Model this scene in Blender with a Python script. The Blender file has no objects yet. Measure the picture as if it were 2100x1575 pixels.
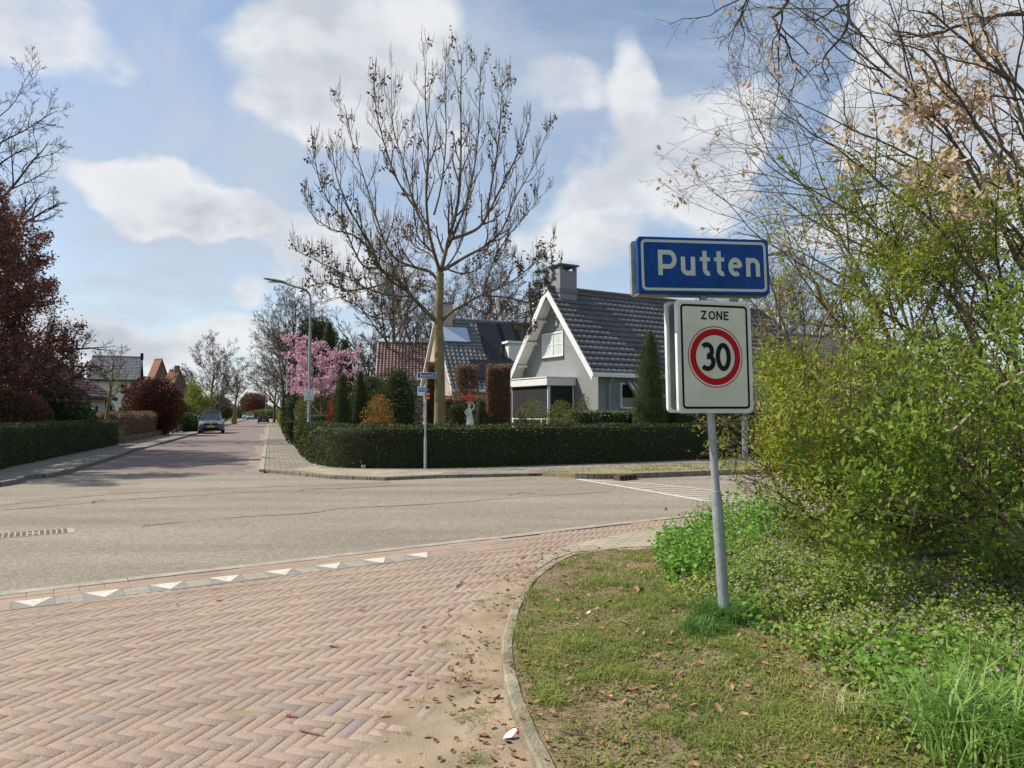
import bpy, math, random
import numpy as np
from mathutils import Vector, Matrix
PI = math.pi
R = math.radians
sc = bpy.context.scene
col = sc.collection
random.seed(7)

# ------------------------------------------------------------------ camera
F = 1456.0
PITCH = R(2.34)
CAMZ = 1.6
cam = bpy.data.cameras.new('camera')
cam.sensor_width = 36.0
cam.lens = 36.0 * F / 2100.0
cam.clip_start = 0.05
cam.clip_end = 3000
cam_o = bpy.data.objects.new('camera', cam)
cam_o.location = (0, 0, CAMZ)
cam_o.rotation_euler = (PI / 2 + PITCH, 0, 0)
col.objects.link(cam_o)
sc.camera = cam_o
sc.render.resolution_x = 1024
sc.render.resolution_y = 768
sc.render.engine = 'CYCLES'
sc.cycles.max_bounces = 5
sc.cycles.diffuse_bounces = 3
sc.cycles.transmission_bounces = 3
sc.cycles.transparent_max_bounces = 6
sc.cycles.use_denoising = True
sc.view_settings.view_transform = 'Standard'
sc.view_settings.look = 'None'
sc.view_settings.exposure = 0.24
sc.view_settings.gamma = 1.0

# ------------------------------------------------------------------ sun and sky
SUN = Vector((-1.0, 0.10, 1.06)).normalized()
sl = bpy.data.lights.new('sun', 'SUN')
sl.energy = 4.9
sl.angle = R(0.53)
sl.color = (1.0, 0.94, 0.84)
so = bpy.data.objects.new('sun', sl)
so.rotation_euler = SUN.to_track_quat('Z', 'Y').to_euler()
so.location = (-30, 5, 40)
col.objects.link(so)


def ray(px, py):
    u = (px - 1050) / F
    v = (787.5 - py) / F
    cp, sp = math.cos(PITCH), math.sin(PITCH)
    return Vector((u, cp - v * sp, sp + v * cp))


def P(px, py, d):
    r = ray(px, py)
    return Vector((r.x / r.y * d, d, CAMZ + r.z / r.y * d))


def G(px, py, z=0.0):
    r = ray(px, py)
    t = (z - CAMZ) / r.z
    return (r.x * t, r.y * t)


def zpx(py, d):
    return P(1050, py, d).z


def make_world():
    w = bpy.data.worlds.new("World")
    sc.world = w
    w.use_nodes = True
    nt = w.node_tree
    N, L = nt.nodes, nt.links
    N.clear()
    out = N.new('ShaderNodeOutputWorld')
    bg = N.new('ShaderNodeBackground')
    bg.inputs[1].default_value = 0.10
    sky = N.new('ShaderNodeTexSky')
    sky.sky_type = 'NISHITA'
    sky.sun_disc = False
    sky.sun_elevation = math.asin(SUN.z)
    sky.sun_rotation = math.atan2(SUN.x, SUN.y)
    sky.air_density = 1.0
    sky.dust_density = 0.6
    sky.ozone_density = 2.0
    tc = N.new('ShaderNodeTexCoord')

    def vm(op, a, b=None, s=None):
        n = N.new('ShaderNodeVectorMath')
        n.operation = op
        for i, x in enumerate([a, b]):
            if x is None:
                continue
            if isinstance(x, (tuple, list, Vector)):
                n.inputs[i].default_value = tuple(x)
            else:
                L.new(x, n.inputs[i])
        if s is not None:
            n.inputs['Scale'].default_value = s
        return n

    def m(op, a, b=None, c=None, clamp=False):
        n = N.new('ShaderNodeMath')
        n.operation = op
        n.use_clamp = clamp
        for i, x in enumerate([a, b, c]):
            if x is None:
                continue
            if isinstance(x, (int, float)):
                n.inputs[i].default_value = x
            else:
                L.new(x, n.inputs[i])
        return n.outputs[0]

    def mr(v, a, b, c, d, sm=True):
        n = N.new('ShaderNodeMapRange')
        if sm:
            n.interpolation_type = 'SMOOTHSTEP'
        L.new(v, n.inputs[0])
        for i, x in enumerate([a, b, c, d]):
            n.inputs[i + 1].default_value = x
        return n.outputs[0]

    def noise(vec, scale, det, rough=0.55, dist=0.0):
        n = N.new('ShaderNodeTexNoise')
        n.inputs['Scale'].default_value = scale
        n.inputs['Detail'].default_value = det
        n.inputs['Roughness'].default_value = rough
        n.inputs['Distortion'].default_value = dist
        L.new(vec, n.inputs['Vector'])
        return n.outputs[0]
    d = tc.outputs['Generated']
    warp = N.new('ShaderNodeTexNoise')
    warp.inputs['Scale'].default_value = 7.0
    warp.inputs['Detail'].default_value = 4
    L.new(d, warp.inputs['Vector'])
    wv = vm('SUBTRACT', warp.outputs['Color'], (0.5, 0.5, 0.5)).outputs[0]
    ws = vm('SCALE', wv, s=0.13).outputs[0]
    dw = vm('ADD', d, ws).outputs[0]
    # cloud bodies: centre direction, half width and half height (radians), weight
    blobs = [
        (330, 385, 115, 62, 1.15), (450, 430, 90, 45, .8), (420, 465, 120, 26, .6), (600, 480, 100, 50, .9),
        (640, 130, 170, 110, .95), (780, 60, 190, 90, .75), (620, 230, 150, 60, .7), (820, 300, 190, 80, .5),
        (70, 55, 150, 55, .8), (10, 330, 120, 60, .45),
        (1290, 160, 60, 80, .85), (1150, 190, 80, 60, .6), (1420, 280, 170, 90, .85), (1280, 400, 240, 90, .85),
        (1180, 520, 160, 60, .8), (1480, 380, 120, 70, .6),
        (400, 690, 190, 42, 1.0), (500, 610, 36, 34, .85), (250, 700, 160, 30, .8), (700, 560, 170, 55, .9), (60, 660, 160, 60, .6),
        (1900, 90, 180, 190, 1.3), (1780, 240, 90, 80, .8), (2050, 260, 120, 160, 1.1), (1780, 455, 160, 55, 1.2), (1930, 470, 170, 70, 1.0),
        (1640, 90, 70, 110, -.8), (1640, 330, 80, 90, -.9), (1500, 60, 130, 80, -.5), (1000, 140, 70, 140, -.4), (200, 540, 220, 50, -.55), (200, 210, 240, 70, -.5),
        (330, 30, 60, 40, -.6), (850, 690, 100, 80, -.5), (1090, 330, 50, 90, -.4)]
    acc = None
    for (px, py, rx, ry, wgt) in blobs:
        c = ray(px, py).normalized()
        wx, wy = rx / F * 0.92, ry / F * 0.92
        df = vm('SUBTRACT', dw, c).outputs[0]
        rt = Vector((c.y, -c.x, 0)).normalized()
        up = rt.cross(c)
        a = m('MULTIPLY', vm('DOT_PRODUCT', df, rt).outputs['Value'], 1 / wx)
        b = m('MULTIPLY', vm('DOT_PRODUCT', df, up).outputs['Value'], 1 / wy)
        e = m('MULTIPLY', vm('DOT_PRODUCT', df, c).outputs['Value'], 1 / 0.3)
        r2 = m('ADD', m('ADD', m('MULTIPLY', a, a), m('MULTIPLY', b, b)), m('MULTIPLY', e, e))
        fall = m('MULTIPLY', mr(r2, 0.0, 2.0, 1.0, 0.0), wgt)
        acc = fall if acc is None else m('ADD', acc, fall)
    st = N.new('ShaderNodeMapping')
    st.inputs['Scale'].default_value = (1.0, 1.0, 1.7)
    L.new(d, st.inputs['Vector'])
    n1 = noise(st.outputs[0], 5.0, 8, 0.56, 0.15)
    n2 = noise(st.outputs[0], 15.0, 7, 0.6)
    n3 = noise(st.outputs[0], 2.2, 7, 0.62, 0.6)
    field = m('ADD', m('ADD', m('MULTIPLY', acc, 0.44), m('MULTIPLY', n1, 0.62)), m('MULTIPLY', n2, 0.34))
    cum = mr(field, 0.58, 0.92, 0.0, 1.0)
    veil = m('MULTIPLY', mr(n3, 0.34, 0.66, 0.0, 1.0), 0.78)
    sep = N.new('ShaderNodeSeparateXYZ')
    L.new(d, sep.inputs[0])
    hz = mr(sep.outputs[2], 0.0, 0.33, 0.62, 0.0)
    wh = m('ADD', m('MULTIPLY', veil, mr(sep.outputs[0], -0.5, 0.45, 1.0, .75)), mr(sep.outputs[0], -0.6, 0.2, .22, .04))
    base = N.new('ShaderNodeMix')
    base.data_type = 'RGBA'
    tint = N.new('ShaderNodeMix')
    tint.data_type = 'RGBA'
    tint.blend_type = 'MULTIPLY'
    tint.inputs[0].default_value = 1.0
    L.new(sky.outputs[0], tint.inputs[6])
    tint.inputs[7].default_value = (1.5, 1.42, 1.34, 1)
    L.new(m('MAXIMUM', wh, hz), base.inputs[0])
    L.new(tint.outputs[2], base.inputs[6])
    base.inputs[7].default_value = (4.7, 5.3, 6.2, 1)
    # lit edges and grey bodies
    off = vm('ADD', st.outputs[0], (-0.035, 0.01, 0.05)).outputs[0]
    n1b = noise(off, 5.0, 8, 0.56, 0.15)
    lit = mr(m('SUBTRACT', n1, n1b), -0.10, 0.10, 0.0, 1.0)
    core = mr(field, 0.72, 1.35, 1.0, 0.15)
    br = m('MULTIPLY', m('ADD', lit, core), 0.5)
    cc = N.new('ShaderNodeMix')
    cc.data_type = 'RGBA'
    L.new(br, cc.inputs[0])
    cc.inputs[6].default_value = (4.2, 4.6, 5.2, 1)
    cc.inputs[7].default_value = (7.6, 7.65, 7.7, 1)
    fin = N.new('ShaderNodeMix')
    fin.data_type = 'RGBA'
    L.new(m('MULTIPLY', cum, 0.93), fin.inputs[0])
    L.new(base.outputs[2], fin.inputs[6])
    L.new(cc.outputs[2], fin.inputs[7])
    L.new(fin.outputs[2], bg.inputs[0])
    L.new(bg.outputs[0], out.inputs[0])


make_world()

# ------------------------------------------------------------------ materials
MATS = {}


def mat(name, c1, c2=None, scale=6.0, rough=0.8, bump=0.0, bscale=60.0, metal=0.0, island=0.0, transl=0.0,
        spec=0.35, speck=0.0, sscale=200.0, detail=5, coat=0.0):
    if name in MATS:
        return MATS[name]
    m = bpy.data.materials.new(name)
    m.use_nodes = True
    nt = m.node_tree
    N, L = nt.nodes, nt.links
    bs = N['Principled BSDF']
    bs.inputs['Roughness'].default_value = rough
    bs.inputs['Metallic'].default_value = metal
    bs.inputs['Specular IOR Level'].default_value = spec
    bs.inputs['Coat Weight'].default_value = coat
    tc = N.new('ShaderNodeTexCoord')
    cur = None
    if c2 is None:
        c2 = tuple(x * 0.8 for x in c1)
    nz = N.new('ShaderNodeTexNoise')
    nz.inputs['Scale'].default_value = scale
    nz.inputs['Detail'].default_value = detail
    nz.inputs['Roughness'].default_value = 0.6
    L.new(tc.outputs['Object'], nz.inputs['Vector'])
    mr = N.new('ShaderNodeMapRange')
    L.new(nz.outputs[0], mr.inputs[0])
    mr.inputs[1].default_value = 0.35
    mr.inputs[2].default_value = 0.65
    mx = N.new('ShaderNodeMix')
    mx.data_type = 'RGBA'
    mx.inputs[6].default_value = (*c1, 1)
    mx.inputs[7].default_value = (*c2, 1)
    fac = mr.outputs[0]
    if island:
        ge = N.new('ShaderNodeNewGeometry')
        a = N.new('ShaderNodeMix')
        a.data_type = 'FLOAT'
        a.inputs[0].default_value = island
        L.new(fac, a.inputs[2])
        L.new(ge.outputs['Random Per Island'], a.inputs[3])
        fac = a.outputs[0]
    L.new(fac, mx.inputs[0])
    cur = mx.outputs[2]
    if speck:
        n2 = N.new('ShaderNodeTexNoise')
        n2.inputs['Scale'].default_value = sscale
        n2.inputs['Detail'].default_value = 2
        L.new(tc.outputs['Object'], n2.inputs['Vector'])
        r2 = N.new('ShaderNodeMapRange')
        L.new(n2.outputs[0], r2.inputs[0])
        r2.inputs[1].default_value = 0.3
        r2.inputs[2].default_value = 0.7
        r2.inputs[3].default_value = 1 - speck
        r2.inputs[4].default_value = 1 + speck
        m2 = N.new('ShaderNodeVectorMath')
        m2.operation = 'SCALE'
        L.new(cur, m2.inputs[0])
        L.new(r2.outputs[0], m2.inputs['Scale'])
        cur = m2.outputs[0]
    L.new(cur, bs.inputs['Base Color'])
    if bump:
        nb = N.new('ShaderNodeTexNoise')
        nb.inputs['Scale'].default_value = bscale
        nb.inputs['Detail'].default_value = 4
        L.new(tc.outputs['Object'], nb.inputs['Vector'])
        bp = N.new('ShaderNodeBump')
        bp.inputs['Strength'].default_value = bump
        bp.inputs['Distance'].default_value = 0.02
        L.new(nb.outputs[0], bp.inputs['Height'])
        L.new(bp.outputs[0], bs.inputs['Normal'])
    if transl:
        tr = N.new('ShaderNodeBsdfTranslucent')
        L.new(cur, tr.inputs[0])
        ms = N.new('ShaderNodeMixShader')
        ms.inputs[0].default_value = transl
        L.new(bs.outputs[0], ms.inputs[1])
        L.new(tr.outputs[0], ms.inputs[2])
        L.new(ms.outputs[0], N['Material Output'].inputs[0])
    MATS[name] = m
    return m


def brick_mat(name, c1, c2, mortar, bw, bh, msize=0.01, rough=0.85, bump=0.4, axis='xz', rot=0.0, off=0.5, soft=0.1, varn=0.25):
    m = bpy.data.materials.new(name)
    m.use_nodes = True
    nt = m.node_tree
    N, L = nt.nodes, nt.links
    bs = N['Principled BSDF']
    bs.inputs['Roughness'].default_value = rough
    bs.inputs['Specular IOR Level'].default_value = 0.25
    tc = N.new('ShaderNodeTexCoord')
    vec = tc.outputs['Object']
    if axis != 'xy':
        ge = N.new('ShaderNodeSeparateXYZ')
        L.new(vec, ge.inputs[0])
        cb = N.new('ShaderNodeCombineXYZ')
        if axis == 'xz':      # u = x + y : works for any upright wall whose faces follow local x or y
            ad = N.new('ShaderNodeMath')
            L.new(ge.outputs[0], ad.inputs[0])
            L.new(ge.outputs[1], ad.inputs[1])
            L.new(ad.outputs[0], cb.inputs[0])
        L.new(ge.outputs[2], cb.inputs[1])
        vec = cb.outputs[0]
    mp = N.new('ShaderNodeMapping')
    mp.inputs['Rotation'].default_value = (0, 0, rot)
    L.new(vec, mp.inputs[0])
    bt = N.new('ShaderNodeTexBrick')
    bt.offset = off
    bt.inputs['Color1'].default_value = (*c1, 1)
    bt.inputs['Color2'].default_value = (*c2, 1)
    bt.inputs['Mortar'].default_value = (*mortar, 1)
    bt.inputs['Scale'].default_value = 1.0
    bt.inputs['Mortar Size'].default_value = msize
    bt.inputs['Mortar Smooth'].default_value = soft
    bt.inputs['Brick Width'].default_value = bw
    bt.inputs['Row Height'].default_value = bh
    L.new(mp.outputs[0], bt.inputs['Vector'])
    nz = N.new('ShaderNodeTexNoise')
    nz.inputs['Scale'].default_value = 1.3
    nz.inputs['Detail'].default_value = 7
    L.new(tc.outputs['Object'], nz.inputs['Vector'])
    mr = N.new('ShaderNodeMapRange')
    L.new(nz.outputs[0], mr.inputs[0])
    mr.inputs[1].default_value = 0.3
    mr.inputs[2].default_value = 0.7
    mr.inputs[3].default_value = 1 - varn
    mr.inputs[4].default_value = 1 + varn
    vs = N.new('ShaderNodeVectorMath')
    vs.operation = 'SCALE'
    L.new(bt.outputs['Color'], vs.inputs[0])
    L.new(mr.outputs[0], vs.inputs['Scale'])
    L.new(vs.outputs[0], bs.inputs['Base Color'])
    bp = N.new('ShaderNodeBump')
    bp.invert = True
    bp.inputs['Strength'].default_value = bump
    bp.inputs['Distance'].default_value = 0.01
    L.new(bt.outputs['Fac'], bp.inputs['Height'])
    L.new(bp.outputs[0], bs.inputs['Normal'])
    MATS[name] = m
    return m


def hexc(r, g, b):
    f = lambda c: ((c / 255 + 0.055) / 1.055) ** 2.4 if c > 10 else c / 255 / 12.92
    return (f(r), f(g), f(b))


# ------------------------------------------------------------------ objects
ORG = {}


def tag(o, label=None, cat=None, group=None, kind=None):
    if label:
        o['label'] = label
    if cat:
        o['category'] = cat
    if group:
        o['group'] = group
    if kind:
        o['kind'] = kind
    return o


def thing(name, label, cat, loc=(0, 0, 0), group=None, rot=(0, 0, 0)):
    o = bpy.data.objects.new(name, None)
    o.empty_display_size = 0.3
    o.location = loc
    o.rotation_euler = rot
    col.objects.link(o)
    tag(o, label, cat, group)
    ORG[o.name] = Vector(loc) if tuple(rot) == (0, 0, 0) else Vector((0, 0, 0))
    return o


def np_obj(name, V, Fs, mats, parent=None, smooth=False, mi=None, org=None):
    """one mesh object from numpy vertices and a list of face arrays (each with its own corner count)"""
    V = np.asarray(V, dtype=np.float32).reshape(-1, 3)
    if parent is not None:
        o_ = ORG.get(parent.name, Vector((0, 0, 0)))
        V = V - np.array(o_, dtype=np.float32)
    elif org is not None:
        V = V - np.array(org, dtype=np.float32)
    if not isinstance(Fs, (list, tuple)):
        Fs = [Fs]
    Fs = [np.asarray(f, dtype=np.int32) for f in Fs if len(f)]
    me = bpy.data.meshes.new(name)
    me.vertices.add(len(V))
    me.vertices.foreach_set('co', V.ravel())
    nl = sum(f.size for f in Fs)
    nf = sum(len(f) for f in Fs)
    me.loops.add(nl)
    me.polygons.add(nf)
    me.loops.foreach_set('vertex_index', np.concatenate([f.ravel() for f in Fs]))
    st = []
    s = 0
    for f in Fs:
        st.append(s + np.arange(len(f)) * f.shape[1])
        s += f.size
    me.polygons.foreach_set('loop_start', np.concatenate(st).astype(np.int32))
    if not isinstance(mats, (list, tuple)):
        mats = [mats]
    for m in mats:
        me.materials.append(m)
    if mi is not None:
        me.polygons.foreach_set('material_index', np.asarray(mi, dtype=np.int32))
    if smooth:
        me.polygons.foreach_set('use_smooth', np.ones(nf, dtype=bool))
    me.update(calc_edges=True)
    me.validate()
    o = bpy.data.objects.new(name, me)
    col.objects.link(o)
    if parent is not None:
        o.parent = parent
        ORG[o.name] = ORG.get(parent.name, Vector((0, 0, 0)))
    elif org is not None:
        o.location = org
        ORG[o.name] = Vector(org)
    return o


class MB:
    """mesh builder collecting verts and faces of any size"""

    def __init__(s):
        s.v, s.f, s.m = [], [], []

    def add(s, vs, fs, m=0):
        b = len(s.v)
        s.v += [tuple(v) for v in vs]
        s.f += [tuple(b + i for i in f) for f in fs]
        s.m += [m] * len(fs)
        return s

    def box(s, x0, x1, y0, y1, z0, z1, m=0, T=None, bev=0.0):
        if bev:
            b = min(bev, (x1 - x0) / 2.1, (y1 - y0) / 2.1, (z1 - z0) / 2.1)
            bm_v = []
            fs = []
            idx = {}
            X = (x0, x1)
            Y = (y0, y1)
            Z = (z0, z1)
            for i in (0, 1):
                for j in (0, 1):
                    for k in (0, 1):
                        sx, sy, sz = (1 - 2 * i), (1 - 2 * j), (1 - 2 * k)
                        idx[i, j, k, 0] = len(bm_v); bm_v.append((X[i], Y[j] + sy * b, Z[k] + sz * b))
                        idx[i, j, k, 1] = len(bm_v); bm_v.append((X[i] + sx * b, Y[j], Z[k] + sz * b))
                        idx[i, j, k, 2] = len(bm_v); bm_v.append((X[i] + sx * b, Y[j] + sy * b, Z[k]))
                        t = (idx[i, j, k, 0], idx[i, j, k, 1], idx[i, j, k, 2])
                        fs.append(t if sx * sy * sz < 0 else t[::-1])
            q = lambda a, b_, c, d: fs.append((a, b_, c, d))
            for i in (0, 1):
                f = [idx[i, 0, 0, 0], idx[i, 0, 1, 0], idx[i, 1, 1, 0], idx[i, 1, 0, 0]]
                fs.append(tuple(f if i == 0 else f[::-1]))
                f = [idx[0, i, 0, 1], idx[1, i, 0, 1], idx[1, i, 1, 1], idx[0, i, 1, 1]]
                fs.append(tuple(f if i == 0 else f[::-1]))
                f = [idx[0, 0, i, 2], idx[0, 1, i, 2], idx[1, 1, i, 2], idx[1, 0, i, 2]]
                fs.append(tuple(f if i == 0 else f[::-1]))
            for i in (0, 1):
                for j in (0, 1):
                    q(idx[i, j, 0, 0], idx[i, j, 1, 0], idx[i, j, 1, 1], idx[i, j, 0, 1])
                    q(idx[i, 0, j, 0], idx[i, 1, j, 0], idx[i, 1, j, 2], idx[i, 0, j, 2])
                    q(idx[0, i, j, 1], idx[1, i, j, 1], idx[1, i, j, 2], idx[0, i, j, 2])
            vs = bm_v
        else:
            vs = [(x0, y0, z0), (x1, y0, z0), (x1, y1, z0), (x0, y1, z0), (x0, y0, z1), (x1, y0, z1), (x1, y1, z1), (x0, y1, z1)]
            fs = [(3, 2, 1, 0), (4, 5, 6, 7), (0, 1, 5, 4), (1, 2, 6, 5), (2, 3, 7, 6), (3, 0, 4, 7)]
        if T is not None:
            vs = [T @ Vector(v) for v in vs]
        return s.add(vs, fs, m)

    def tube(s, pts, rads, n=10, m=0, cap=True):
        pts = [Vector(p) for p in pts]
        if not isinstance(rads, (list, tuple)):
            rads = [rads] * len(pts)
        vs, fs = [], []
        ref = None
        for i, p in enumerate(pts):
            t = (pts[min(i + 1, len(pts) - 1)] - pts[max(i - 1, 0)]).normalized()
            if ref is None:
                ref = Vector((0, 0, 1)) if abs(t.z) < 0.9 else Vector((1, 0, 0))
            a = t.cross(ref).normalized()
            b = a.cross(t).normalized()
            ref = b
            for k in range(n):
                th = 2 * PI * k / n
                vs.append(p + (a * math.cos(th) + b * math.sin(th)) * rads[i])
        for i in range(len(pts) - 1):
            for k in range(n):
                k2 = (k + 1) % n
                fs.append((i * n + k, i * n + k2, (i + 1) * n + k2, (i + 1) * n + k))
        if cap:
            fs.append(tuple(range(n))[::-1])
            fs.append(tuple((len(pts) - 1) * n + k for k in range(n)))
        return s.add(vs, fs, m)

    def prism(s, poly, z0, z1, m=0, T=None):
        n = len(poly)
        vs = [(x, y, z0) for x, y in poly] + [(x, y, z1) for x, y in poly]
        fs = [tuple(range(n))[::-1], tuple(range(n, 2 * n))] + [(i, (i + 1) % n, (i + 1) % n + n, i + n) for i in range(n)]
        if T is not None:
            vs = [T @ Vector(v) for v in vs]
        return s.add(vs, fs, m)

    def build(s, name, mats, parent=None, smooth=False, org=None):
        if not isinstance(mats, (list, tuple)):
            mats = [mats]
        me = bpy.data.meshes.new(name)
        o_ = Vector((0, 0, 0))
        if parent is not None:
            o_ = ORG.get(parent.name, o_)
        elif org is not None:
            o_ = Vector(org)
        me.from_pydata([tuple(Vector(v) - o_) for v in s.v], [], s.f)
        for m in mats:
            me.materials.append(m)
        me.polygons.foreach_set('material_index', s.m)
        if smooth:
            me.polygons.foreach_set('use_smooth', [True] * len(me.polygons))
            try:
                me.set_sharp_from_angle(angle=R(35))
            except Exception:
                pass
        me.update()
        o = bpy.data.objects.new(name, me)
        col.objects.link(o)
        if parent is not None:
            o.parent = parent
            ORG[o.name] = o_
        elif org is not None:
            o.location = org
            ORG[o.name] = o_
        return o


def struct(name, o):
    o.name = name
    o['kind'] = 'structure'
    return o


def copy_tree(o, parent=None):
    c = o.copy()
    col.objects.link(c)
    if parent is not None:
        c.parent = parent
    for ch in o.children:
        copy_tree(ch, c)
    return c


# ------------------------------------------------------------------ numpy noise
def _h(ix, iy, iz, seed):
    n = (ix.astype(np.int64) * 374761393 + iy.astype(np.int64) * 668265263 + iz.astype(np.int64) * 2147483647 + seed * 1274126177) & 0xffffffff
    n = ((n ^ (n >> 13)) * 1274126177) & 0xffffffff
    n = (n ^ (n >> 16)) & 0xffffff
    return n / float(0xffffff)


def vnoise(x, y, z=None, seed=0):
    x = np.asarray(x, float)
    y = np.asarray(y, float)
    z = np.zeros_like(x) if z is None else np.asarray(z, float)
    ix, iy, iz = np.floor(x), np.floor(y), np.floor(z)
    fx, fy, fz = x - ix, y - iy, z - iz
    fx, fy, fz = [f * f * (3 - 2 * f) for f in (fx, fy, fz)]
    r = 0
    for a in (0, 1):
        for b in (0, 1):
            for c in (0, 1):
                w = (fx if a else 1 - fx) * (fy if b else 1 - fy) * (fz if c else 1 - fz)
                r = r + w * _h(ix + a, iy + b, iz + c, seed)
    return r


def fbm(x, y, z=None, seed=0, o=4):
    r, a, s = 0, 0.5, 1.0
    for i in range(o):
        r = r + a * vnoise(x * s, y * s, None if z is None else z * s, seed + i)
        a *= 0.5
        s *= 2.03
    return r / (1 - 0.5 ** o)


def in_poly(x, y, poly):
    inside = np.zeros(x.shape, bool)
    n = len(poly)
    for i in range(n):
        x1, y1 = poly[i][:2]
        x2, y2 = poly[(i + 1) % n][:2]
        if y1 == y2:
            continue
        c = ((y1 > y) != (y2 > y)) & (x < (x2 - x1) * (y - y1) / (y2 - y1) + x1)
        inside ^= c
    return inside


def dist_line(x, y, pts):
    d = np.full(x.shape, 1e9)
    for (x1, y1), (x2, y2) in zip(pts[:-1], pts[1:]):
        dx, dy = x2 - x1, y2 - y1
        t = np.clip(((x - x1) * dx + (y - y1) * dy) / (dx * dx + dy * dy), 0, 1)
        d = np.minimum(d, np.hypot(x - x1 - t * dx, y - y1 - t * dy))
    return d


def sstep(a, b, x):
    t = np.clip((x - a) / (b - a), 0, 1)
    return t * t * (3 - 2 * t)


def smooth_line(pts, per=6):
    """Catmull-Rom through points of any dimension"""
    pts = [np.array(p, float) for p in pts]
    out = []
    for i in range(len(pts) - 1):
        p0 = pts[max(i - 1, 0)]
        p1, p2 = pts[i], pts[i + 1]
        p3 = pts[min(i + 2, len(pts) - 1)]
        for k in range(per):
            t = k / per
            out.append(0.5 * ((2 * p1) + (p2 - p0) * t + (2 * p0 - 5 * p1 + 4 * p2 - p3) * t * t + (3 * p1 - p0 - 3 * p2 + p3) * t ** 3))
    out.append(pts[-1])
    return out


# ------------------------------------------------------------------ foliage and wood generators
def rand_dirs(n, rng):
    v = rng.normal(size=(n, 3))
    return v / np.linalg.norm(v, axis=1)[:, None]


def leaf_arrays(pts, dirs, size, rng, aspect=0.45, fold=0.25, normals=None):
    """rhombic folded leaves: base at pts, tip along dirs"""
    n = len(pts)
    dirs = dirs / (np.linalg.norm(dirs, axis=1)[:, None] + 1e-9)
    if normals is None:
        normals = rand_dirs(n, rng)
    side = np.cross(dirs, normals)
    side /= (np.linalg.norm(side, axis=1)[:, None] + 1e-9)
    nrm = np.cross(side, dirs)
    size = np.broadcast_to(np.asarray(size, float), (n,))[:, None]
    mid = pts + dirs * size * 0.45 + nrm * size * fold * 0.5
    V = np.empty((n, 4, 3))
    V[:, 0] = pts
    V[:, 1] = mid + side * size * aspect * 0.5
    V[:, 2] = pts + dirs * size
    V[:, 3] = mid - side * size * aspect * 0.5
    b = np.arange(n)[:, None] * 4
    Fc = np.concatenate([b + np.array([[0, 1, 2]]), b + np.array([[0, 2, 3]])])
    return V.reshape(-1, 3), Fc


def tubes_np(lines, sides=4):
    """lines: list of (pts Kx3, rad K). returns V, F (quads)"""
    groups = {}
    for p, r in lines:
        groups.setdefault(len(p), []).append((p, r))
    VV, FF, base = [], [], 0
    for K, g in groups.items():
        Pn = np.array([a for a, _ in g], float)
        Rn = np.array([b for _, b in g], float)
        T = np.empty_like(Pn)
        T[:, 1:-1] = Pn[:, 2:] - Pn[:, :-2]
        T[:, 0] = Pn[:, 1] - Pn[:, 0]
        T[:, -1] = Pn[:, -1] - Pn[:, -2]
        T /= (np.linalg.norm(T, axis=2)[:, :, None] + 1e-9)
        mean = T.mean(axis=1)
        ref = np.where(np.abs(mean[:, 2:3]) < 0.8, np.array([[0, 0, 1.0]]), np.array([[1.0, 0, 0]]))[:, None, :]
        A = np.cross(T, np.broadcast_to(ref, T.shape))
        A /= (np.linalg.norm(A, axis=2)[:, :, None] + 1e-9)
        B = np.cross(A, T)
        th = np.arange(sides) * 2 * PI / sides
        V = Pn[:, :, None, :] + Rn[:, :, None, None] * (A[:, :, None, :] * np.cos(th)[None, None, :, None] + B[:, :, None, :] * np.sin(th)[None, None, :, None])
        N_ = len(g)
        VV.append(V.reshape(-1, 3))
        n_i = np.arange(N_)[:, None, None] * K * sides
        k_i = np.arange(K - 1)[None, :, None] * sides
        s_i = np.arange(sides)[None, None, :]
        s2 = (s_i + 1) % sides
        a = n_i + k_i + s_i
        b = n_i + k_i + s2
        Fq = np.stack([a, b, b + sides, a + sides], axis=-1).reshape(-1, 4) + base
        FF.append(Fq)
        base += N_ * K * sides
    return np.concatenate(VV), np.concatenate(FF)


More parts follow.
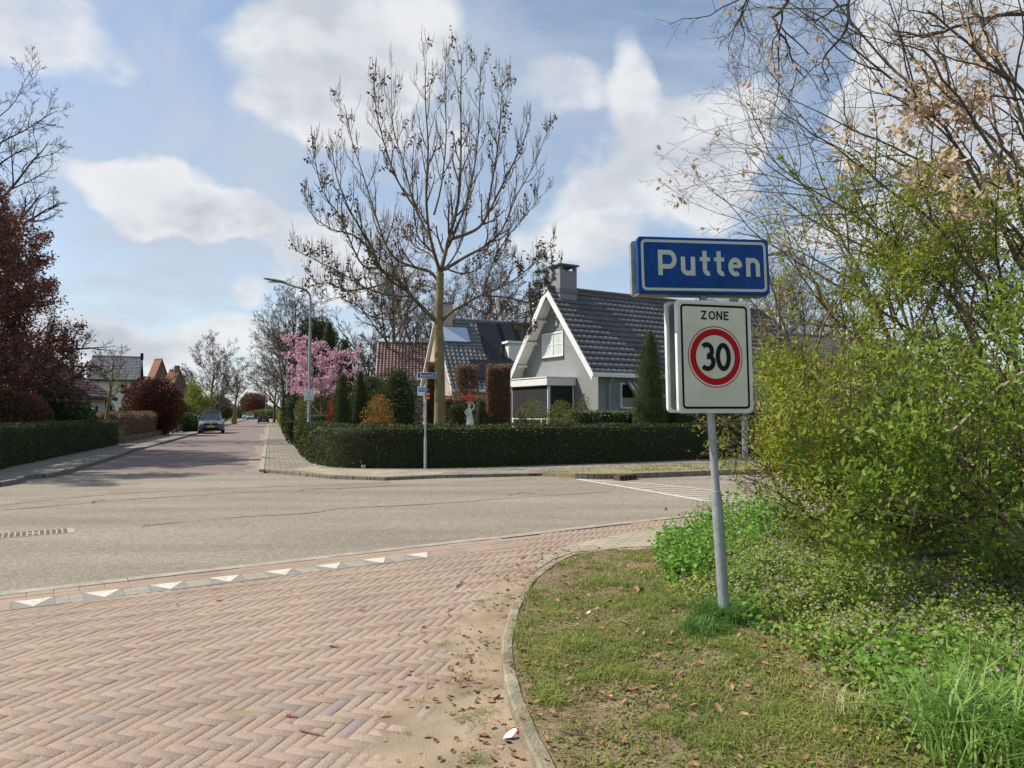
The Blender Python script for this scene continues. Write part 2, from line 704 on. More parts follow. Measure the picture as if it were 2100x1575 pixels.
class Grow:
    """recursive branching; collects polylines by level and the sites where leaves may sit"""

    def __init__(s, seed):
        s.rng = np.random.default_rng(seed)
        s.lines = {}
        s.sites = []      # (pos, dir)
        s.tips = []

    def add_line(s, level, pts, rad):
        s.lines.setdefault(level, []).append((np.array(pts), np.array(rad)))

    def branch(s, p, d, length, rad, level, spec):
        sp = spec[level]
        rng = s.rng
        K = sp.get('seg', 6)
        p = np.array(p, float)
        d = np.array(d, float)
        d /= np.linalg.norm(d)
        pts, rads, dd = [p.copy()], [rad], [d.copy()]
        step = length / K
        rt = sp.get('taper', 0.25)
        for k in range(K):
            d = d + rng.normal(size=3) * sp.get('wig', 0.12) + np.array([0, 0, sp.get('up', 0.0)])
            d /= np.linalg.norm(d)
            p = p + d * step
            pts.append(p.copy())
            dd.append(d.copy())
            rads.append(max(rad * (1 - (1 - rt) * (k + 1) / K), spec.get('rmin', 0.004)))
        s.along(pts, rads, dd, length, level, spec)

    def along(s, pts, rads, dd, length, level, spec):
        """store a polyline and spawn its children"""
        sp = spec[level]
        rng = s.rng
        K = len(pts) - 1
        s.add_line(level, pts, rads)
        s.tips.append((pts[-1], dd[-1], level))
        if level >= spec.get('leaf_from', 99):
            for k in range(1, K + 1):
                s.sites.append((pts[k], dd[k]))
        if level + 1 not in spec:
            return
        n = sp['n']
        n = int(rng.integers(max(1, int(n * 0.8)), int(n * 1.2) + 2))
        t0 = sp.get('from', 0.2)
        az = rng.uniform(0, 2 * PI)
        for i in range(n):
            t = t0 + (1 - t0) * (i + rng.uniform(0.1, 0.9)) / n
            x = t * K
            k = min(int(x), K - 1)
            f = x - k
            pp = np.array(pts[k]) * (1 - f) + np.array(pts[k + 1]) * f
            rr = rads[k] * (1 - f) + rads[k + 1] * f
            d = np.array(dd[min(k + 1, K)])
            az += 2.4 + rng.normal() * 0.4
            ang = R(sp.get('ang', 45)) * rng.uniform(0.75, 1.25)
            ref = np.array([0, 0, 1.0]) if abs(d[2]) < 0.9 else np.array([1.0, 0, 0])
            a = np.cross(d, ref)
            a /= np.linalg.norm(a)
            b = np.cross(a, d)
            nd = d * math.cos(ang) + (a * math.cos(az) + b * math.sin(az)) * math.sin(ang)
            L2 = length * sp.get('ratio', 0.55) * (1 - sp.get('short', 0.5) * t) * rng.uniform(0.75, 1.25)
            s.branch(pp, nd, L2, min(rr * 0.75, rad_child(rads[0], sp)), level + 1, spec)

    def wood(s, name, m, parent, levels, sides):
        ls = []
        for l in levels:
            ls += s.lines.get(l, [])
        if not ls:
            return None
        V, Fq = tubes_np(ls, sides)
        return np_obj(name, V, Fq, m, parent, smooth=True)


def rad_child(r0, sp):
    return r0 * sp.get('rr', 0.5)


def tree(name, label, cat, x, y, H, spec, bark, seed, crown_h0=0.3, trunk_r=0.2, limbs=9, limb_len=0.5, limb_ang=35, leaf=None, group=None,
         z0=0.0, lean=(0, 0), leafname='foliage', lflat=0.0, limb_z1=0.95, limb_short=0.45):
    """trunk with limbs from crown_h0; leaf = dict(n, size, mat, aspect, spread)"""
    t = thing(name, label, cat, (x, y, z0), group)
    g = Grow(seed)
    rng = g.rng
    K = 10
    p = np.array([x, y, z0 - 0.1])
    d = np.array([lean[0], lean[1], 1.0])
    d /= np.linalg.norm(d)
    pts, rads, dd = [p.copy()], [trunk_r * 1.25], [d.copy()]
    for k in range(K):
        d = d + np.array([rng.normal() * 0.05, rng.normal() * 0.05, 0.05])
        d /= np.linalg.norm(d)
        p = p + d * H * limb_z1 / K
        pts.append(p.copy())
        dd.append(d.copy())
        rads.append(trunk_r * (1 - 0.88 * ((k + 1) / K) ** 1.1))
    g.add_line(0, pts, rads)
    az = rng.uniform(0, 6)
    for i in range(limbs):
        t_ = crown_h0 + (1 - crown_h0) * (i + rng.uniform(0, 0.8)) / limbs
        t_ = min(t_, 0.98)
        xx = t_ * K
        k = min(int(xx), K - 1)
        f = xx - k
        pp = pts[k] * (1 - f) + pts[k + 1] * f
        rr = rads[k] * (1 - f) + rads[k + 1] * f
        az += 2.4 + rng.normal() * 0.3
        ang = R(limb_ang) * rng.uniform(0.8, 1.2) * (1 - 0.4 * (t_ - crown_h0))
        nd = np.array([math.cos(az) * math.sin(ang), math.sin(az) * math.sin(ang), math.cos(ang)])
        g.branch(pp, nd, H * limb_len * (1 - limb_short * (t_ - crown_h0)) * rng.uniform(0.85, 1.15), max(rr * 0.6, 0.012), 1, spec)
    g.wood('trunk', bark, t, [0], 9)
    g.wood('branches', bark, t, [1, 2], 5)
    lv = [l for l in g.lines if l >= 3]
    if lv:
        g.wood('twigs', spec.get('twigmat', bark), t, lv, 3)
    if leaf:
        st = g.sites
        n = leaf['n']
        if 'zmin' in leaf:
            st = [q_ for q_ in st if q_[0][2] > leaf['zmin']]
        idx = rng.integers(0, len(st), n)
        pos = np.array([st[i][0] for i in idx]) + rng.normal(size=(n, 3)) * leaf.get('spread', 0.1)
        dr = np.array([st[i][1] for i in idx]) * 0.4 + rand_dirs(n, rng)
        if leaf.get('hang'):
            dr[:, 2] -= leaf['hang']
        V, Fc = leaf_arrays(pos, dr, leaf['size'] * rng.uniform(0.6, 1.3, n), rng, leaf.get('aspect', 0.55))
        np_obj(leafname, V, Fc, leaf['mat'], t)
    return t


def shape_points(rng, n, H, rfun, lumps=0.25, lscale=1.2, seed=0, depth=0.25, bottom=0.0):
    """points near the surface of a lumpy body of revolution; returns pos and outward dir"""
    z = rng.uniform(0, 1, n * 2)
    w = np.array([rfun(t) for t in np.linspace(0, 1, 60)])
    wz = np.interp(z, np.linspace(0, 1, 60), w)
    keep = rng.uniform(0, w.max(), n * 2) < wz
    z = z[keep][:n]
    n = len(z)
    r = np.interp(z, np.linspace(0, 1, 60), w)
    th = rng.uniform(0, 2 * PI, n)
    c, s_ = np.cos(th), np.sin(th)
    lump = fbm(c * r * lscale + 7, s_ * r * lscale + 3, z * H * lscale, seed, 4) - 0.5
    f = 1 + lumps * 2 * lump
    k = 1 - depth * rng.uniform(0, 1, n) ** 1.8
    rr = r * f * k
    pos = np.stack([c * rr, s_ * rr, z * H * (1 + 0.12 * lump)], 1)
    dz = np.interp(z, np.linspace(0, 1, 60), np.gradient(w, 1 / 59)) / max(H, 0.1)
    d = np.stack([c, s_, -dz], 1)
    return pos, d


def bush(name, label, cat, x, y, H, rx, ry, n, size, m, seed, rfun=None, lumps=0.25, lscale=1.3, aspect=0.55, updir=0.3, z0=0.0, z1=0.0, rot=0.0,
         depth=0.3, core=True, stems=0, stem_mat=None, group=None, extra=None, part='foliage', rnd=0.8, coremat=None):
    """shrub, conifer or clipped plant: lumpy shell of leaves round a dark leafy core"""
    t = thing(name, label, cat, (x, y, z0), group)
    rng = np.random.default_rng(seed)
    rfun = rfun or (lambda t_: math.sqrt(max(0.0, 1 - (2 * t_ - 1) ** 2)) * 0.9 + 0.1 * (1 - t_))
    hh = H - z1
    pos, d = shape_points(rng, n, hh, rfun, lumps, lscale * max(rx, ry), seed, depth)
    n = len(pos)
    ca, sa = math.cos(rot), math.sin(rot)

    def place(p):
        q = p * np.array([rx, ry, 1])
        return np.stack([q[:, 0] * ca - q[:, 1] * sa + x, q[:, 0] * sa + q[:, 1] * ca + y, q[:, 2] + z0 + z1], 1)
    Pn = place(pos)
    dd = d * np.array([1, 1, 1.0]) + rand_dirs(n, rng) * rnd + np.array([0, 0, updir])
    V, Fc = leaf_arrays(Pn, dd, size * rng.uniform(0.6, 1.35, n), rng, aspect)
    np_obj(part, V, Fc, m, t)
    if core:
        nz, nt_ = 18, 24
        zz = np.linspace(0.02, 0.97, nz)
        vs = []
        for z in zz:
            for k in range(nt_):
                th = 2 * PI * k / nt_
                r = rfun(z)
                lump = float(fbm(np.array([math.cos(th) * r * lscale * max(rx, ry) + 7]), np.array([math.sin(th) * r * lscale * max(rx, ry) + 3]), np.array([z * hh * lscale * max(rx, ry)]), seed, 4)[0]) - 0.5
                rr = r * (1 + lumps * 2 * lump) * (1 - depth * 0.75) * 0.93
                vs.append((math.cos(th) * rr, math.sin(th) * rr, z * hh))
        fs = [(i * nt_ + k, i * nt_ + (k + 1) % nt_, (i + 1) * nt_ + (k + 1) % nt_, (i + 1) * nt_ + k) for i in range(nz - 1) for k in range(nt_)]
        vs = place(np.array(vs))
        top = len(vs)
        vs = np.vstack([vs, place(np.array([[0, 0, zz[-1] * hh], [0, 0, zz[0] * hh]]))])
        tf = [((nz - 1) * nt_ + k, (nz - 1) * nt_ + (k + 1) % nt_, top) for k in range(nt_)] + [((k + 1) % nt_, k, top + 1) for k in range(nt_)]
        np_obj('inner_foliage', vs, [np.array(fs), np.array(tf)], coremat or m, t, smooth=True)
    if stems:
        mb = []
        for k in range(stems):
            th = rng.uniform(0, 2 * PI)
            q = np.array([x + math.cos(th) * rx * 0.1, y + math.sin(th) * ry * 0.1, z0 - 0.02])
            e = np.array([x + math.cos(th) * rx * 0.45, y + math.sin(th) * ry * 0.45, z0 + z1 + hh * rng.uniform(0.35, 0.8)])
            ks = [q + (e - q) * u + rng.normal(size=3) * 0.04 * (0 < u < 1) for u in (0, .3, .6, 1)]
            mb.append((np.array(ks), np.array([0.05, 0.04, 0.03, 0.012]) * max(H, 1) * 0.4))
        V, Fq = tubes_np(mb, 6)
        np_obj('stems', V, Fq, stem_mat or bark_brown, t, smooth=True)
    if extra:
        for (ename, k, esz, em, easp) in extra:
            pos, d = shape_points(rng, k, hh, rfun, lumps, lscale * max(rx, ry), seed, 0.05)
            Pn = place(pos * np.array([1.03, 1.03, 1.0]))
            q = 5
            Pm = np.repeat(Pn, q, axis=0)
            dd = rand_dirs(len(Pm), rng) + np.repeat(d, q, axis=0) * 0.7
            V, Fc = leaf_arrays(Pm, dd, esz * rng.uniform(0.7, 1.2, len(Pm)), rng, easp)
            np_obj(ename, V, Fc, em, t)
    return t


def hedge(name, label, path, width, height, n, size, m, seed, z0=0.0, cat='hedge', side=1, bumps=0.05, coremat=None, htop=None):
    """clipped hedge along a ground path (its front foot line); body lies to the left of travel when side=1"""
    path = [np.array(p, float) for p in path]
    rng = np.random.default_rng(seed)
    seg = [np.linalg.norm(b - a) for a, b in zip(path[:-1], path[1:])]
    Ltot = sum(seg)
    cum = np.concatenate([[0], np.cumsum(seg)])
    arr = np.array(path)
    tang = np.gradient(arr, axis=0)
    tang /= np.linalg.norm(tang, axis=1)[:, None]
    nr = np.stack([-tang[:, 1], tang[:, 0]], 1) * side

    def at(s, w, z):
        bx = np.interp(s, cum, arr[:, 0])
        by = np.interp(s, cum, arr[:, 1])
        nx = np.interp(s, cum, nr[:, 0])
        ny = np.interp(s, cum, nr[:, 1])
        return np.stack([bx + nx * w, by + ny * w, z + z0], 1), np.stack([nx, ny], 1)
    org = (arr[:, 0].mean(), arr[:, 1].mean(), z0)
    t = thing(name, label, cat, org)
    per = 2 * height + width
    # cross-section parameter q: up the front, over the top, down the back
    c_ = 0.07

    def cross(q):
        w = np.where(q < height, 0.0, np.where(q < height + width, q - height, width))
        z = np.where(q < height, q, np.where(q < height + width, height, per - q))
        nw = np.where(q < height, -1.0, np.where(q < height + width, 0.0, 1.0))
        nz = np.where((q >= height) & (q < height + width), 1.0, 0.0)
        # round the shoulders
        e = np.minimum(np.abs(q - height), np.abs(q - height - width))
        rd = np.clip(1 - e / c_, 0, 1) ** 2 * c_ * 0.35
        z = z - rd * 0.8
        w = w + np.where(q < height + width / 2, rd, -rd)
        return w, z, nw, nz
    def disp(s, q):
        return (fbm(s * 1.6, q * 1.6, None, seed, 4) - 0.5) * 2 * bumps
    ns, nq = max(8, int(Ltot / 0.25)), 24
    S, Q = np.meshgrid(np.linspace(0, Ltot, ns), np.linspace(0, per, nq), indexing='ij')
    s, q = S.ravel(), Q.ravel()
    w, z, nw, nz = cross(q)
    dsp = disp(s, q) - 0.035
    pos, nn = at(s, w, z)
    pos[:, :2] += nn * (nw * dsp)[:, None]
    pos[:, 2] += nz * dsp
    i, j = np.meshgrid(np.arange(ns - 1), np.arange(nq - 1), indexing='ij')
    a = (i * nq + j).ravel()
    Fq = np.stack([a, a + nq, a + nq + 1, a + 1], 1)
    mid = nq // 2
    caps = []
    for e in (0, ns - 1):
        for k in range(nq // 2 - 1):
            caps.append((e * nq + k, e * nq + k + 1, e * nq + nq - 2 - k, e * nq + nq - 1 - k))
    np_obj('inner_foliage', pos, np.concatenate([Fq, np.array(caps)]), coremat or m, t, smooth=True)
    ne = int(n * 0.04)
    s = rng.uniform(0, Ltot, n)
    q = rng.uniform(0, per, n)
    w, z, nw, nz = cross(q)
    dsp = disp(s, q) + rng.normal(size=n) * 0.02
    s[:ne] = -rng.uniform(0, .02, ne)
    w[:ne] = rng.uniform(0, width, ne)
    z[:ne] = rng.uniform(0, height, ne)
    s[ne:2 * ne] = Ltot
    w[ne:2 * ne] = rng.uniform(0, width, ne)
    z[ne:2 * ne] = rng.uniform(0, height, ne)
    pos, nn = at(s, w, z)
    pos[:, :2] += nn * (nw * dsp)[:, None]
    pos[:, 2] += nz * dsp
    d = np.stack([nn[:, 0] * nw, nn[:, 1] * nw, nz + 0.25], 1) + rand_dirs(n, rng) * 0.75
    V, Fc = leaf_arrays(pos, d, size * rng.uniform(0.6, 1.4, n), rng, 0.5)
    np_obj('foliage', V, Fc, m, t)
    return t


# ------------------------------------------------------------------ shared materials
bark_brown = mat('bark_brown', (0.13, 0.095, 0.065), (0.07, 0.05, 0.035), 9, 0.9, 0.4, 40)
bark_grey = mat('bark_grey', (0.16, 0.135, 0.105), (0.09, 0.075, 0.06), 9, 0.9, 0.3, 40)
bark_olive = mat('bark_olive', (0.235, 0.20, 0.085), (0.15, 0.125, 0.075), 3, 0.85, 0.3, 50)
bark_limb = mat('bark_limb', (0.17, 0.14, 0.065), (0.085, 0.065, 0.045), 2.2, 0.85, 0.3, 50)
bark_pale = mat('bark_pale', (0.34, 0.27, 0.17), (0.21, 0.16, 0.10), 12, 0.8, 0.3, 60)
twig_brown = mat('twig_brown', (0.14, 0.095, 0.065), (0.085, 0.055, 0.04), 5, 0.9)
twig_tan = mat('twig_tan', (0.24, 0.18, 0.12), (0.13, 0.095, 0.065), 5, 0.9)
leaf_bronze = mat('leaf_bronze', (0.26, 0.15, 0.05), (0.40, 0.30, 0.09), 2, 0.5, island=.8, transl=.35, spec=.3)
twig_dark = mat('twig_dark', (0.075, 0.055, 0.045), (0.045, 0.035, 0.03), 5, 0.9)
leaf_yew = mat('leaf_yew', (0.030, 0.050, 0.012), (0.125, 0.145, 0.035), 1.2, 0.65, island=0.55, spec=0.2)
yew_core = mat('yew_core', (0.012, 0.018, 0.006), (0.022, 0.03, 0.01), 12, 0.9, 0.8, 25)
leaf_conifer = mat('leaf_conifer', (0.055, 0.085, 0.018), (0.15, 0.17, 0.035), 2.5, 0.6, island=0.6, spec=0.2)
leaf_cedar = mat('leaf_cedar', (0.038, 0.06, 0.018), (0.10, 0.12, 0.035), 1.6, 0.6, island=0.6, spec=0.2)
leaf_laurel = mat('leaf_laurel', (0.03, 0.08, 0.015), (0.09, 0.155, 0.035), 2, 0.35, island=0.6, spec=0.5)
leaf_lime = mat('leaf_lime', (0.16, 0.20, 0.02), (0.30, 0.32, 0.05), 3, 0.55, island=0.7, transl=0.35)
leaf_olive = mat('leaf_olive', (0.13, 0.15, 0.025), (0.23, 0.23, 0.05), 3, 0.6, island=0.7, transl=0.25)
leaf_variegated = mat('leaf_variegated', (0.09, 0.12, 0.045), (0.26, 0.28, 0.15), 6, 0.5, island=0.8)
leaf_plum = mat('leaf_plum', (0.11, 0.045, 0.035), (0.27, 0.11, 0.075), 1.2, 0.5, island=0.6, transl=0.25)
leaf_photinia = mat('leaf_photinia', (0.05, 0.03, 0.012), (0.24, 0.045, 0.025), 1.1, 0.45, island=0.45, transl=0.1)
leaf_beech = mat('leaf_beech', (0.15, 0.088, 0.05), (0.36, 0.23, 0.14), 3, 0.7, island=0.8, transl=0.2)
leaf_amber = mat('leaf_amber', (0.24, 0.10, 0.025), (0.40, 0.24, 0.05), 5, 0.6, island=0.7, transl=0.3)
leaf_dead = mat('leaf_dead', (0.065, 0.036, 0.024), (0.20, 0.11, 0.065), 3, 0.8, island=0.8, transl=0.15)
leaf_oak_dead = mat('leaf_oak_dead', (0.40, 0.27, 0.15), (0.72, 0.56, 0.38), 3, 0.7, island=0.85, transl=0.35)
seed_tip = mat('seed_tip', (0.26, 0.19, 0.15), (0.15, 0.10, 0.08), 3, 0.9, island=0.6)
petal_pink = mat('petal_pink', (0.60, 0.27, 0.41), (0.80, 0.56, 0.64), 4, 0.6, island=0.8, transl=0.35)
petal_red = mat('petal_red', (0.55, 0.03, 0.05), (0.75, 0.16, 0.13), 4, 0.6, island=0.8, transl=0.2)
petal_purple = mat('petal_purple', (0.36, 0.20, 0.34), (0.52, 0.36, 0.48), 4, 0.6, island=0.8, transl=0.3)
petal_yellow = mat('petal_yellow', (0.80, 0.55, 0.02), (0.9, 0.7, 0.05), 4, 0.6)
leaf_fresh = mat('leaf_fresh', (0.15, 0.235, 0.018), (0.42, 0.45, 0.07), 0.9, 0.5, island=0.6, transl=0.48, spec=0.3)
leaf_mid = mat('leaf_mid', (0.10, 0.19, 0.02), (0.30, 0.38, 0.06), 1.4, 0.5, island=0.65, transl=0.45, spec=0.3)
leaf_weed = mat('leaf_weed', (0.10, 0.25, 0.025), (0.23, 0.40, 0.06), 2.5, 0.5, island=0.6, transl=0.4)
leaf_nettle = mat('leaf_nettle', (0.11, 0.19, 0.03), (0.32, 0.35, 0.085), 2.2, 0.6, island=0.65, transl=0.3)
grass_mix = mat('grass_mix', (0.09, 0.175, 0.022), (0.34, 0.33, 0.09), 1.7, 0.6, island=0.55, transl=0.25, spec=0.25)
grass_long = mat('grass_long', (0.18, 0.34, 0.06), (0.34, 0.46, 0.13), 4, 0.45, island=0.7, transl=0.4)
grass_deep = mat('grass_deep', (0.08, 0.19, 0.03), (0.15, 0.29, 0.06), 4, 0.45, island=0.7, transl=0.35)
galv = mat('galvanised_steel', (0.40, 0.42, 0.43), (0.27, 0.29, 0.31), 9, 0.5, 0.1, 90, metal=0.35, speck=0.08, sscale=60, spec=0.5)
galv_pale = mat('painted_steel', (0.34, 0.375, 0.40), (0.27, 0.30, 0.33), 4, 0.5, 0.05, 80, spec=0.4)
white_paint = mat('white_paint', (0.80, 0.80, 0.77), (0.70, 0.70, 0.67), 3, 0.5)
black_paint = mat('black_paint', (0.008, 0.008, 0.008), (0.012, 0.012, 0.012), 5, 0.6, spec=.15)
sign_white = mat('sign_white', (0.68, 0.66, 0.54), (0.60, 0.58, 0.48), 3, 0.5, spec=0.25, speck=.05, sscale=7)
sign_edge = mat('sign_edge', (0.80, 0.81, 0.80), (0.62, 0.63, 0.62), 8, 0.45, spec=0.5)
sign_blue = mat('sign_blue', (0.004, 0.060, 0.27), (0.006, 0.052, 0.21), 4, 0.45, spec=0.15, speck=.12, sscale=14)
sign_letter = mat('sign_letter', (0.56, 0.57, 0.52), (0.50, 0.51, 0.47), 14, 0.4)
sign_red = mat('sign_red', (0.46, 0.004, 0.010), (0.40, 0.004, 0.009), 4, 0.5, spec=0.15)
sign_back = mat('sign_back', (0.22, 0.23, 0.24), (0.16, 0.17, 0.18), 5, 0.6)
glass_dark = mat('glass_dark', (0.02, 0.024, 0.028), (0.03, 0.034, 0.038), 2, 0.08, spec=0.8)
rubber = mat('rubber', (0.018, 0.018, 0.018), (0.03, 0.03, 0.03), 5, 0.9)

# ------------------------------------------------------------------ ground
def ground_material():
    m = bpy.data.materials.new('lawn_ground')
    m.use_nodes = True
    N, L = m.node_tree.nodes, m.node_tree.links
    bs = N['Principled BSDF']
    bs.inputs['Roughness'].default_value = 0.95
    bs.inputs['Specular IOR Level'].default_value = 0.1
    tc = N.new('ShaderNodeTexCoord')
    n1 = N.new('ShaderNodeTexNoise')
    n1.inputs['Scale'].default_value = 0.6
    n1.inputs['Detail'].default_value = 9
    L.new(tc.outputs['Object'], n1.inputs['Vector'])
    cr = N.new('ShaderNodeValToRGB')
    e = cr.color_ramp.elements
    e[0].position, e[0].color = 0.3, (0.06, 0.085, 0.02, 1)
    e[1].position, e[1].color = 0.7, (0.16, 0.15, 0.06, 1)
    L.new(n1.outputs[0], cr.inputs[0])
    L.new(cr.outputs[0], bs.inputs['Base Color'])
    return m


lawn_mat = ground_material()
g = MB()
g.add([(-900, -60, -0.05), (900, -60, -0.05), (900, 1500, -0.05), (-900, 1500, -0.05)], [(0, 1, 2, 3)])
struct('ground', g.build('ground', lawn_mat))


def asphalt_material():
    m = bpy.data.materials.new('chip_asphalt')
    m.use_nodes = True
    N, L = m.node_tree.nodes, m.node_tree.links
    bs = N['Principled BSDF']
    bs.inputs['Roughness'].default_value = 0.9
    bs.inputs['Specular IOR Level'].default_value = 0.2
    tc = N.new('ShaderNodeTexCoord')
    v = N.new('ShaderNodeTexVoronoi')
    v.inputs['Scale'].default_value = 75
    L.new(tc.outputs['Object'], v.inputs['Vector'])
    cr = N.new('ShaderNodeValToRGB')
    e = cr.color_ramp.elements
    e[0].position, e[0].color = 0.0, (0.19, 0.16, 0.124, 1)
    e[1].position, e[1].color = 1.0, (0.37, 0.325, 0.256, 1)
    x = cr.color_ramp.elements.new(0.45)
    x.color = (0.225, 0.193, 0.150, 1)
    x = cr.color_ramp.elements.new(0.75)
    x.color = (0.30, 0.26, 0.203, 1)
    sp = N.new('ShaderNodeSeparateColor')
    L.new(v.outputs['Color'], sp.inputs[0])
    L.new(sp.outputs[0], cr.inputs[0])
    n1 = N.new('ShaderNodeTexNoise')
    n1.inputs['Scale'].default_value = 0.55
    n1.inputs['Detail'].default_value = 7
    mp = N.new('ShaderNodeMapping')
    mp.inputs['Rotation'].default_value = (0, 0, -R(34))
    mp.inputs['Scale'].default_value = (0.35, 1.6, 1)
    L.new(tc.outputs['Object'], mp.inputs[0])
    L.new(mp.outputs[0], n1.inputs['Vector'])
    mr = N.new('ShaderNodeMapRange')
    L.new(n1.outputs[0], mr.inputs[0])
    mr.inputs[1].default_value, mr.inputs[2].default_value = 0.3, 0.7
    mr.inputs[3].default_value, mr.inputs[4].default_value = 0.80, 1.18
    n2 = N.new('ShaderNodeTexNoise')
    n2.inputs['Scale'].default_value = 9
    n2.inputs['Detail'].default_value = 6
    L.new(tc.outputs['Object'], n2.inputs['Vector'])
    m2 = N.new('ShaderNodeMapRange')
    L.new(n2.outputs[0], m2.inputs[0])
    m2.inputs[1].default_value, m2.inputs[2].default_value = 0.3, 0.7
    m2.inputs[3].default_value, m2.inputs[4].default_value = 0.9, 1.1
    mu = N.new('ShaderNodeMath')
    mu.operation = 'MULTIPLY'
    L.new(mr.outputs[0], mu.inputs[0])
    L.new(m2.outputs[0], mu.inputs[1])
    vs = N.new('ShaderNodeVectorMath')
    vs.operation = 'SCALE'
    L.new(cr.outputs[0], vs.inputs[0])
    L.new(mu.outputs[0], vs.inputs['Scale'])
    L.new(vs.outputs[0], bs.inputs['Base Color'])
    bp = N.new('ShaderNodeBump')
    bp.inputs['Strength'].default_value = 0.5
    bp.inputs['Distance'].default_value = 0.004
    L.new(v.outputs['Distance'], bp.inputs['Height'])
    L.new(bp.outputs[0], bs.inputs['Normal'])
    return m


asphalt = asphalt_material()
clinker = brick_mat('street_clinker', (0.235, 0.178, 0.158), (0.20, 0.158, 0.145), (0.165, 0.14, 0.12), 0.2, 0.1, 0.008, 0.9, 0.3, 'xy', rot=-R(18.8) + PI / 2, varn=0.14)
slabs = brick_mat('pavement_slabs', (0.27, 0.235, 0.185), (0.225, 0.20, 0.165), (0.10, 0.09, 0.065), 0.3, 0.3, 0.012, 0.9, 0.5, 'xy', rot=-R(18.8), off=0.5, varn=0.22)
slabs_main = brick_mat('pavement_slabs_corner', (0.27, 0.245, 0.20), (0.22, 0.205, 0.17), (0.12, 0.105, 0.08), 0.3, 0.3, 0.012, 0.9, 0.5, 'xy', rot=-R(30), off=0.5, varn=0.22)
pale_pavers = brick_mat('pale_pavers', (0.40, 0.345, 0.25), (0.33, 0.29, 0.22), (0.20, 0.17, 0.12), 0.2, 0.1, 0.008, 0.9, 0.4, 'xy', rot=-R(20), varn=0.2)
concrete = mat('concrete', (0.40, 0.365, 0.295), (0.27, 0.25, 0.20), 5, 0.9, 0.5, 60, speck=0.15, sscale=120)
concrete_grey = mat('concrete_grey', (0.36, 0.33, 0.27), (0.27, 0.25, 0.21), 8, 0.9, 0.5, 60, speck=0.18, sscale=120)
kerb_dark = mat('kerb_dark', (0.23, 0.205, 0.165), (0.15, 0.135, 0.11), 6, 0.9, 0.4, 60)
road_white = mat('road_white', (0.66, 0.62, 0.52), (0.46, 0.42, 0.34), 16, 0.8, speck=0.1, sscale=90)
sandy = mat('sand', (0.39, 0.30, 0.21), (0.25, 0.19, 0.135), 2.2, 0.98, 0.5, 120, speck=0.16, sscale=160, spec=0.1)
seal = mat('crack_seal', (0.12, 0.115, 0.105), (0.16, 0.15, 0.135), 5, 0.8)
red_strip = brick_mat('red_strip', (0.33, 0.215, 0.17), (0.27, 0.215, 0.17), (0.24, 0.21, 0.165), 0.2, 0.07, 0.012, 0.9, 0.3, 'xy', rot=-R(34) + PI / 2, varn=0.25)


def sheet(name, poly, z, m, thick=0.0):
    b = MB()
    n = len(poly)
    b.add([(x, y, z) for x, y in poly], [tuple(range(n))])
    if thick:
        b.add([(x, y, z) for x, y in poly] + [(x, y, z - thick) for x, y in poly], [(i + n, (i + 1) % n + n, (i + 1) % n, i) for i in range(n)])
    o = b.build(name, m)
    import bmesh
    bm = bmesh.new()
    bm.from_mesh(o.data)
    bmesh.ops.recalc_face_normals(bm, faces=bm.faces)
    bmesh.ops.triangulate(bm, faces=[f for f in bm.faces if len(f.verts) > 4])
    bm.to_mesh(o.data)
    bm.free()
    for p in o.data.polygons:
        pass
    return struct(name, o)


E0 = np.array(G(0, 1215))
E1 = np.array(G(1340, 1064))
ev = (E1 - E0) / np.linalg.norm(E1 - E0)
nv = np.array([ev[1], -ev[0]])      # towards the camera


def EN(a, n):
    p = E0 + ev * a + nv * n
    return (float(p[0]), float(p[1]))


road_ang = math.atan2(ev[1], ev[0])
far_edge = [(-45, -9), (-16, 10.5), (-11.6, 14.6), (-11.95, 17.5), (-11.6, 18.2), G(150, 972), G(545, 970.5), G(575, 972), G(674, 982), G(788, 986), G(900, 981), G(1110, 976.5), G(1200, 981), G(1299, 979), G(1543, 971), G(1640, 967), (14, 22.8), (22, 27), (60, 45)]
near_edge = [EN(80, 0), EN(-30, 0)]
sheet('road', near_edge + far_edge, 0.0, asphalt)

# side street (bends the same way as the hedges): c = sideways offset from the vanishing line
SD = Vector((G(553, 1000)[0] / G(553, 1000)[1], 1.0))      # dx/dy of the street
sdir = np.array([SD[0], 1.0]) / math.hypot(SD[0], 1)


def S(c, y):
    return (SD[0] * y + c, y)


def cpx(px, py):
    x, y = G(px, py)
    return x - SD[0] * y


cR = cpx(541, 940)
cL = cpx(280, 925)
cH = cpx(622, 939)
cHL = cpx(0, 967)
sheet('street', [S(cL - .9, 18.75), S(cR + .05, 18.95), S(cR, 21.5), S(cR, 330), S(cL, 330), S(cL, 24), S(cL - .15, 21)], 0.004, clinker)
# far pavement along the street and round the corner, with a kerb step
sheet('pavement', [S(cR, 19.4), S(cR, 330), S(cH + .4, 330), S(cH + .4, 24.5), G(660, 950), G(960, 950), G(1200, 945), G(1454, 937), (16, 28.6), (45, 45), (46, 44), (16, 25.2), G(1454, 957), G(1200, 969), G(1110, 975), G(900, 979), G(788, 984), G(674, 980), G(575, 970)], 0.06, slabs, 0.09)
sheet('pavement_apron', [G(590, 968), G(640, 962), G(700, 966), G(860, 969.5), G(915, 974), G(900, 978), G(788, 983), G(674, 979)], 0.065, pale_pavers)
vg = [G(1112, 975.5), G(1200, 969), G(1454, 957), (16, 25.2), (46, 44), (46, 43), (14, 23.0), G(1640, 968), G(1543, 972), G(1299, 980), G(1200, 981.5)]
verge_mat = mat('verge_earth', (0.20, 0.19, 0.07), (0.33, 0.26, 0.17), 1.6, 0.95, 0.6, 60, speck=0.2, sscale=60)
sheet('grass_verge', vg, 0.10, verge_mat, 0.12)
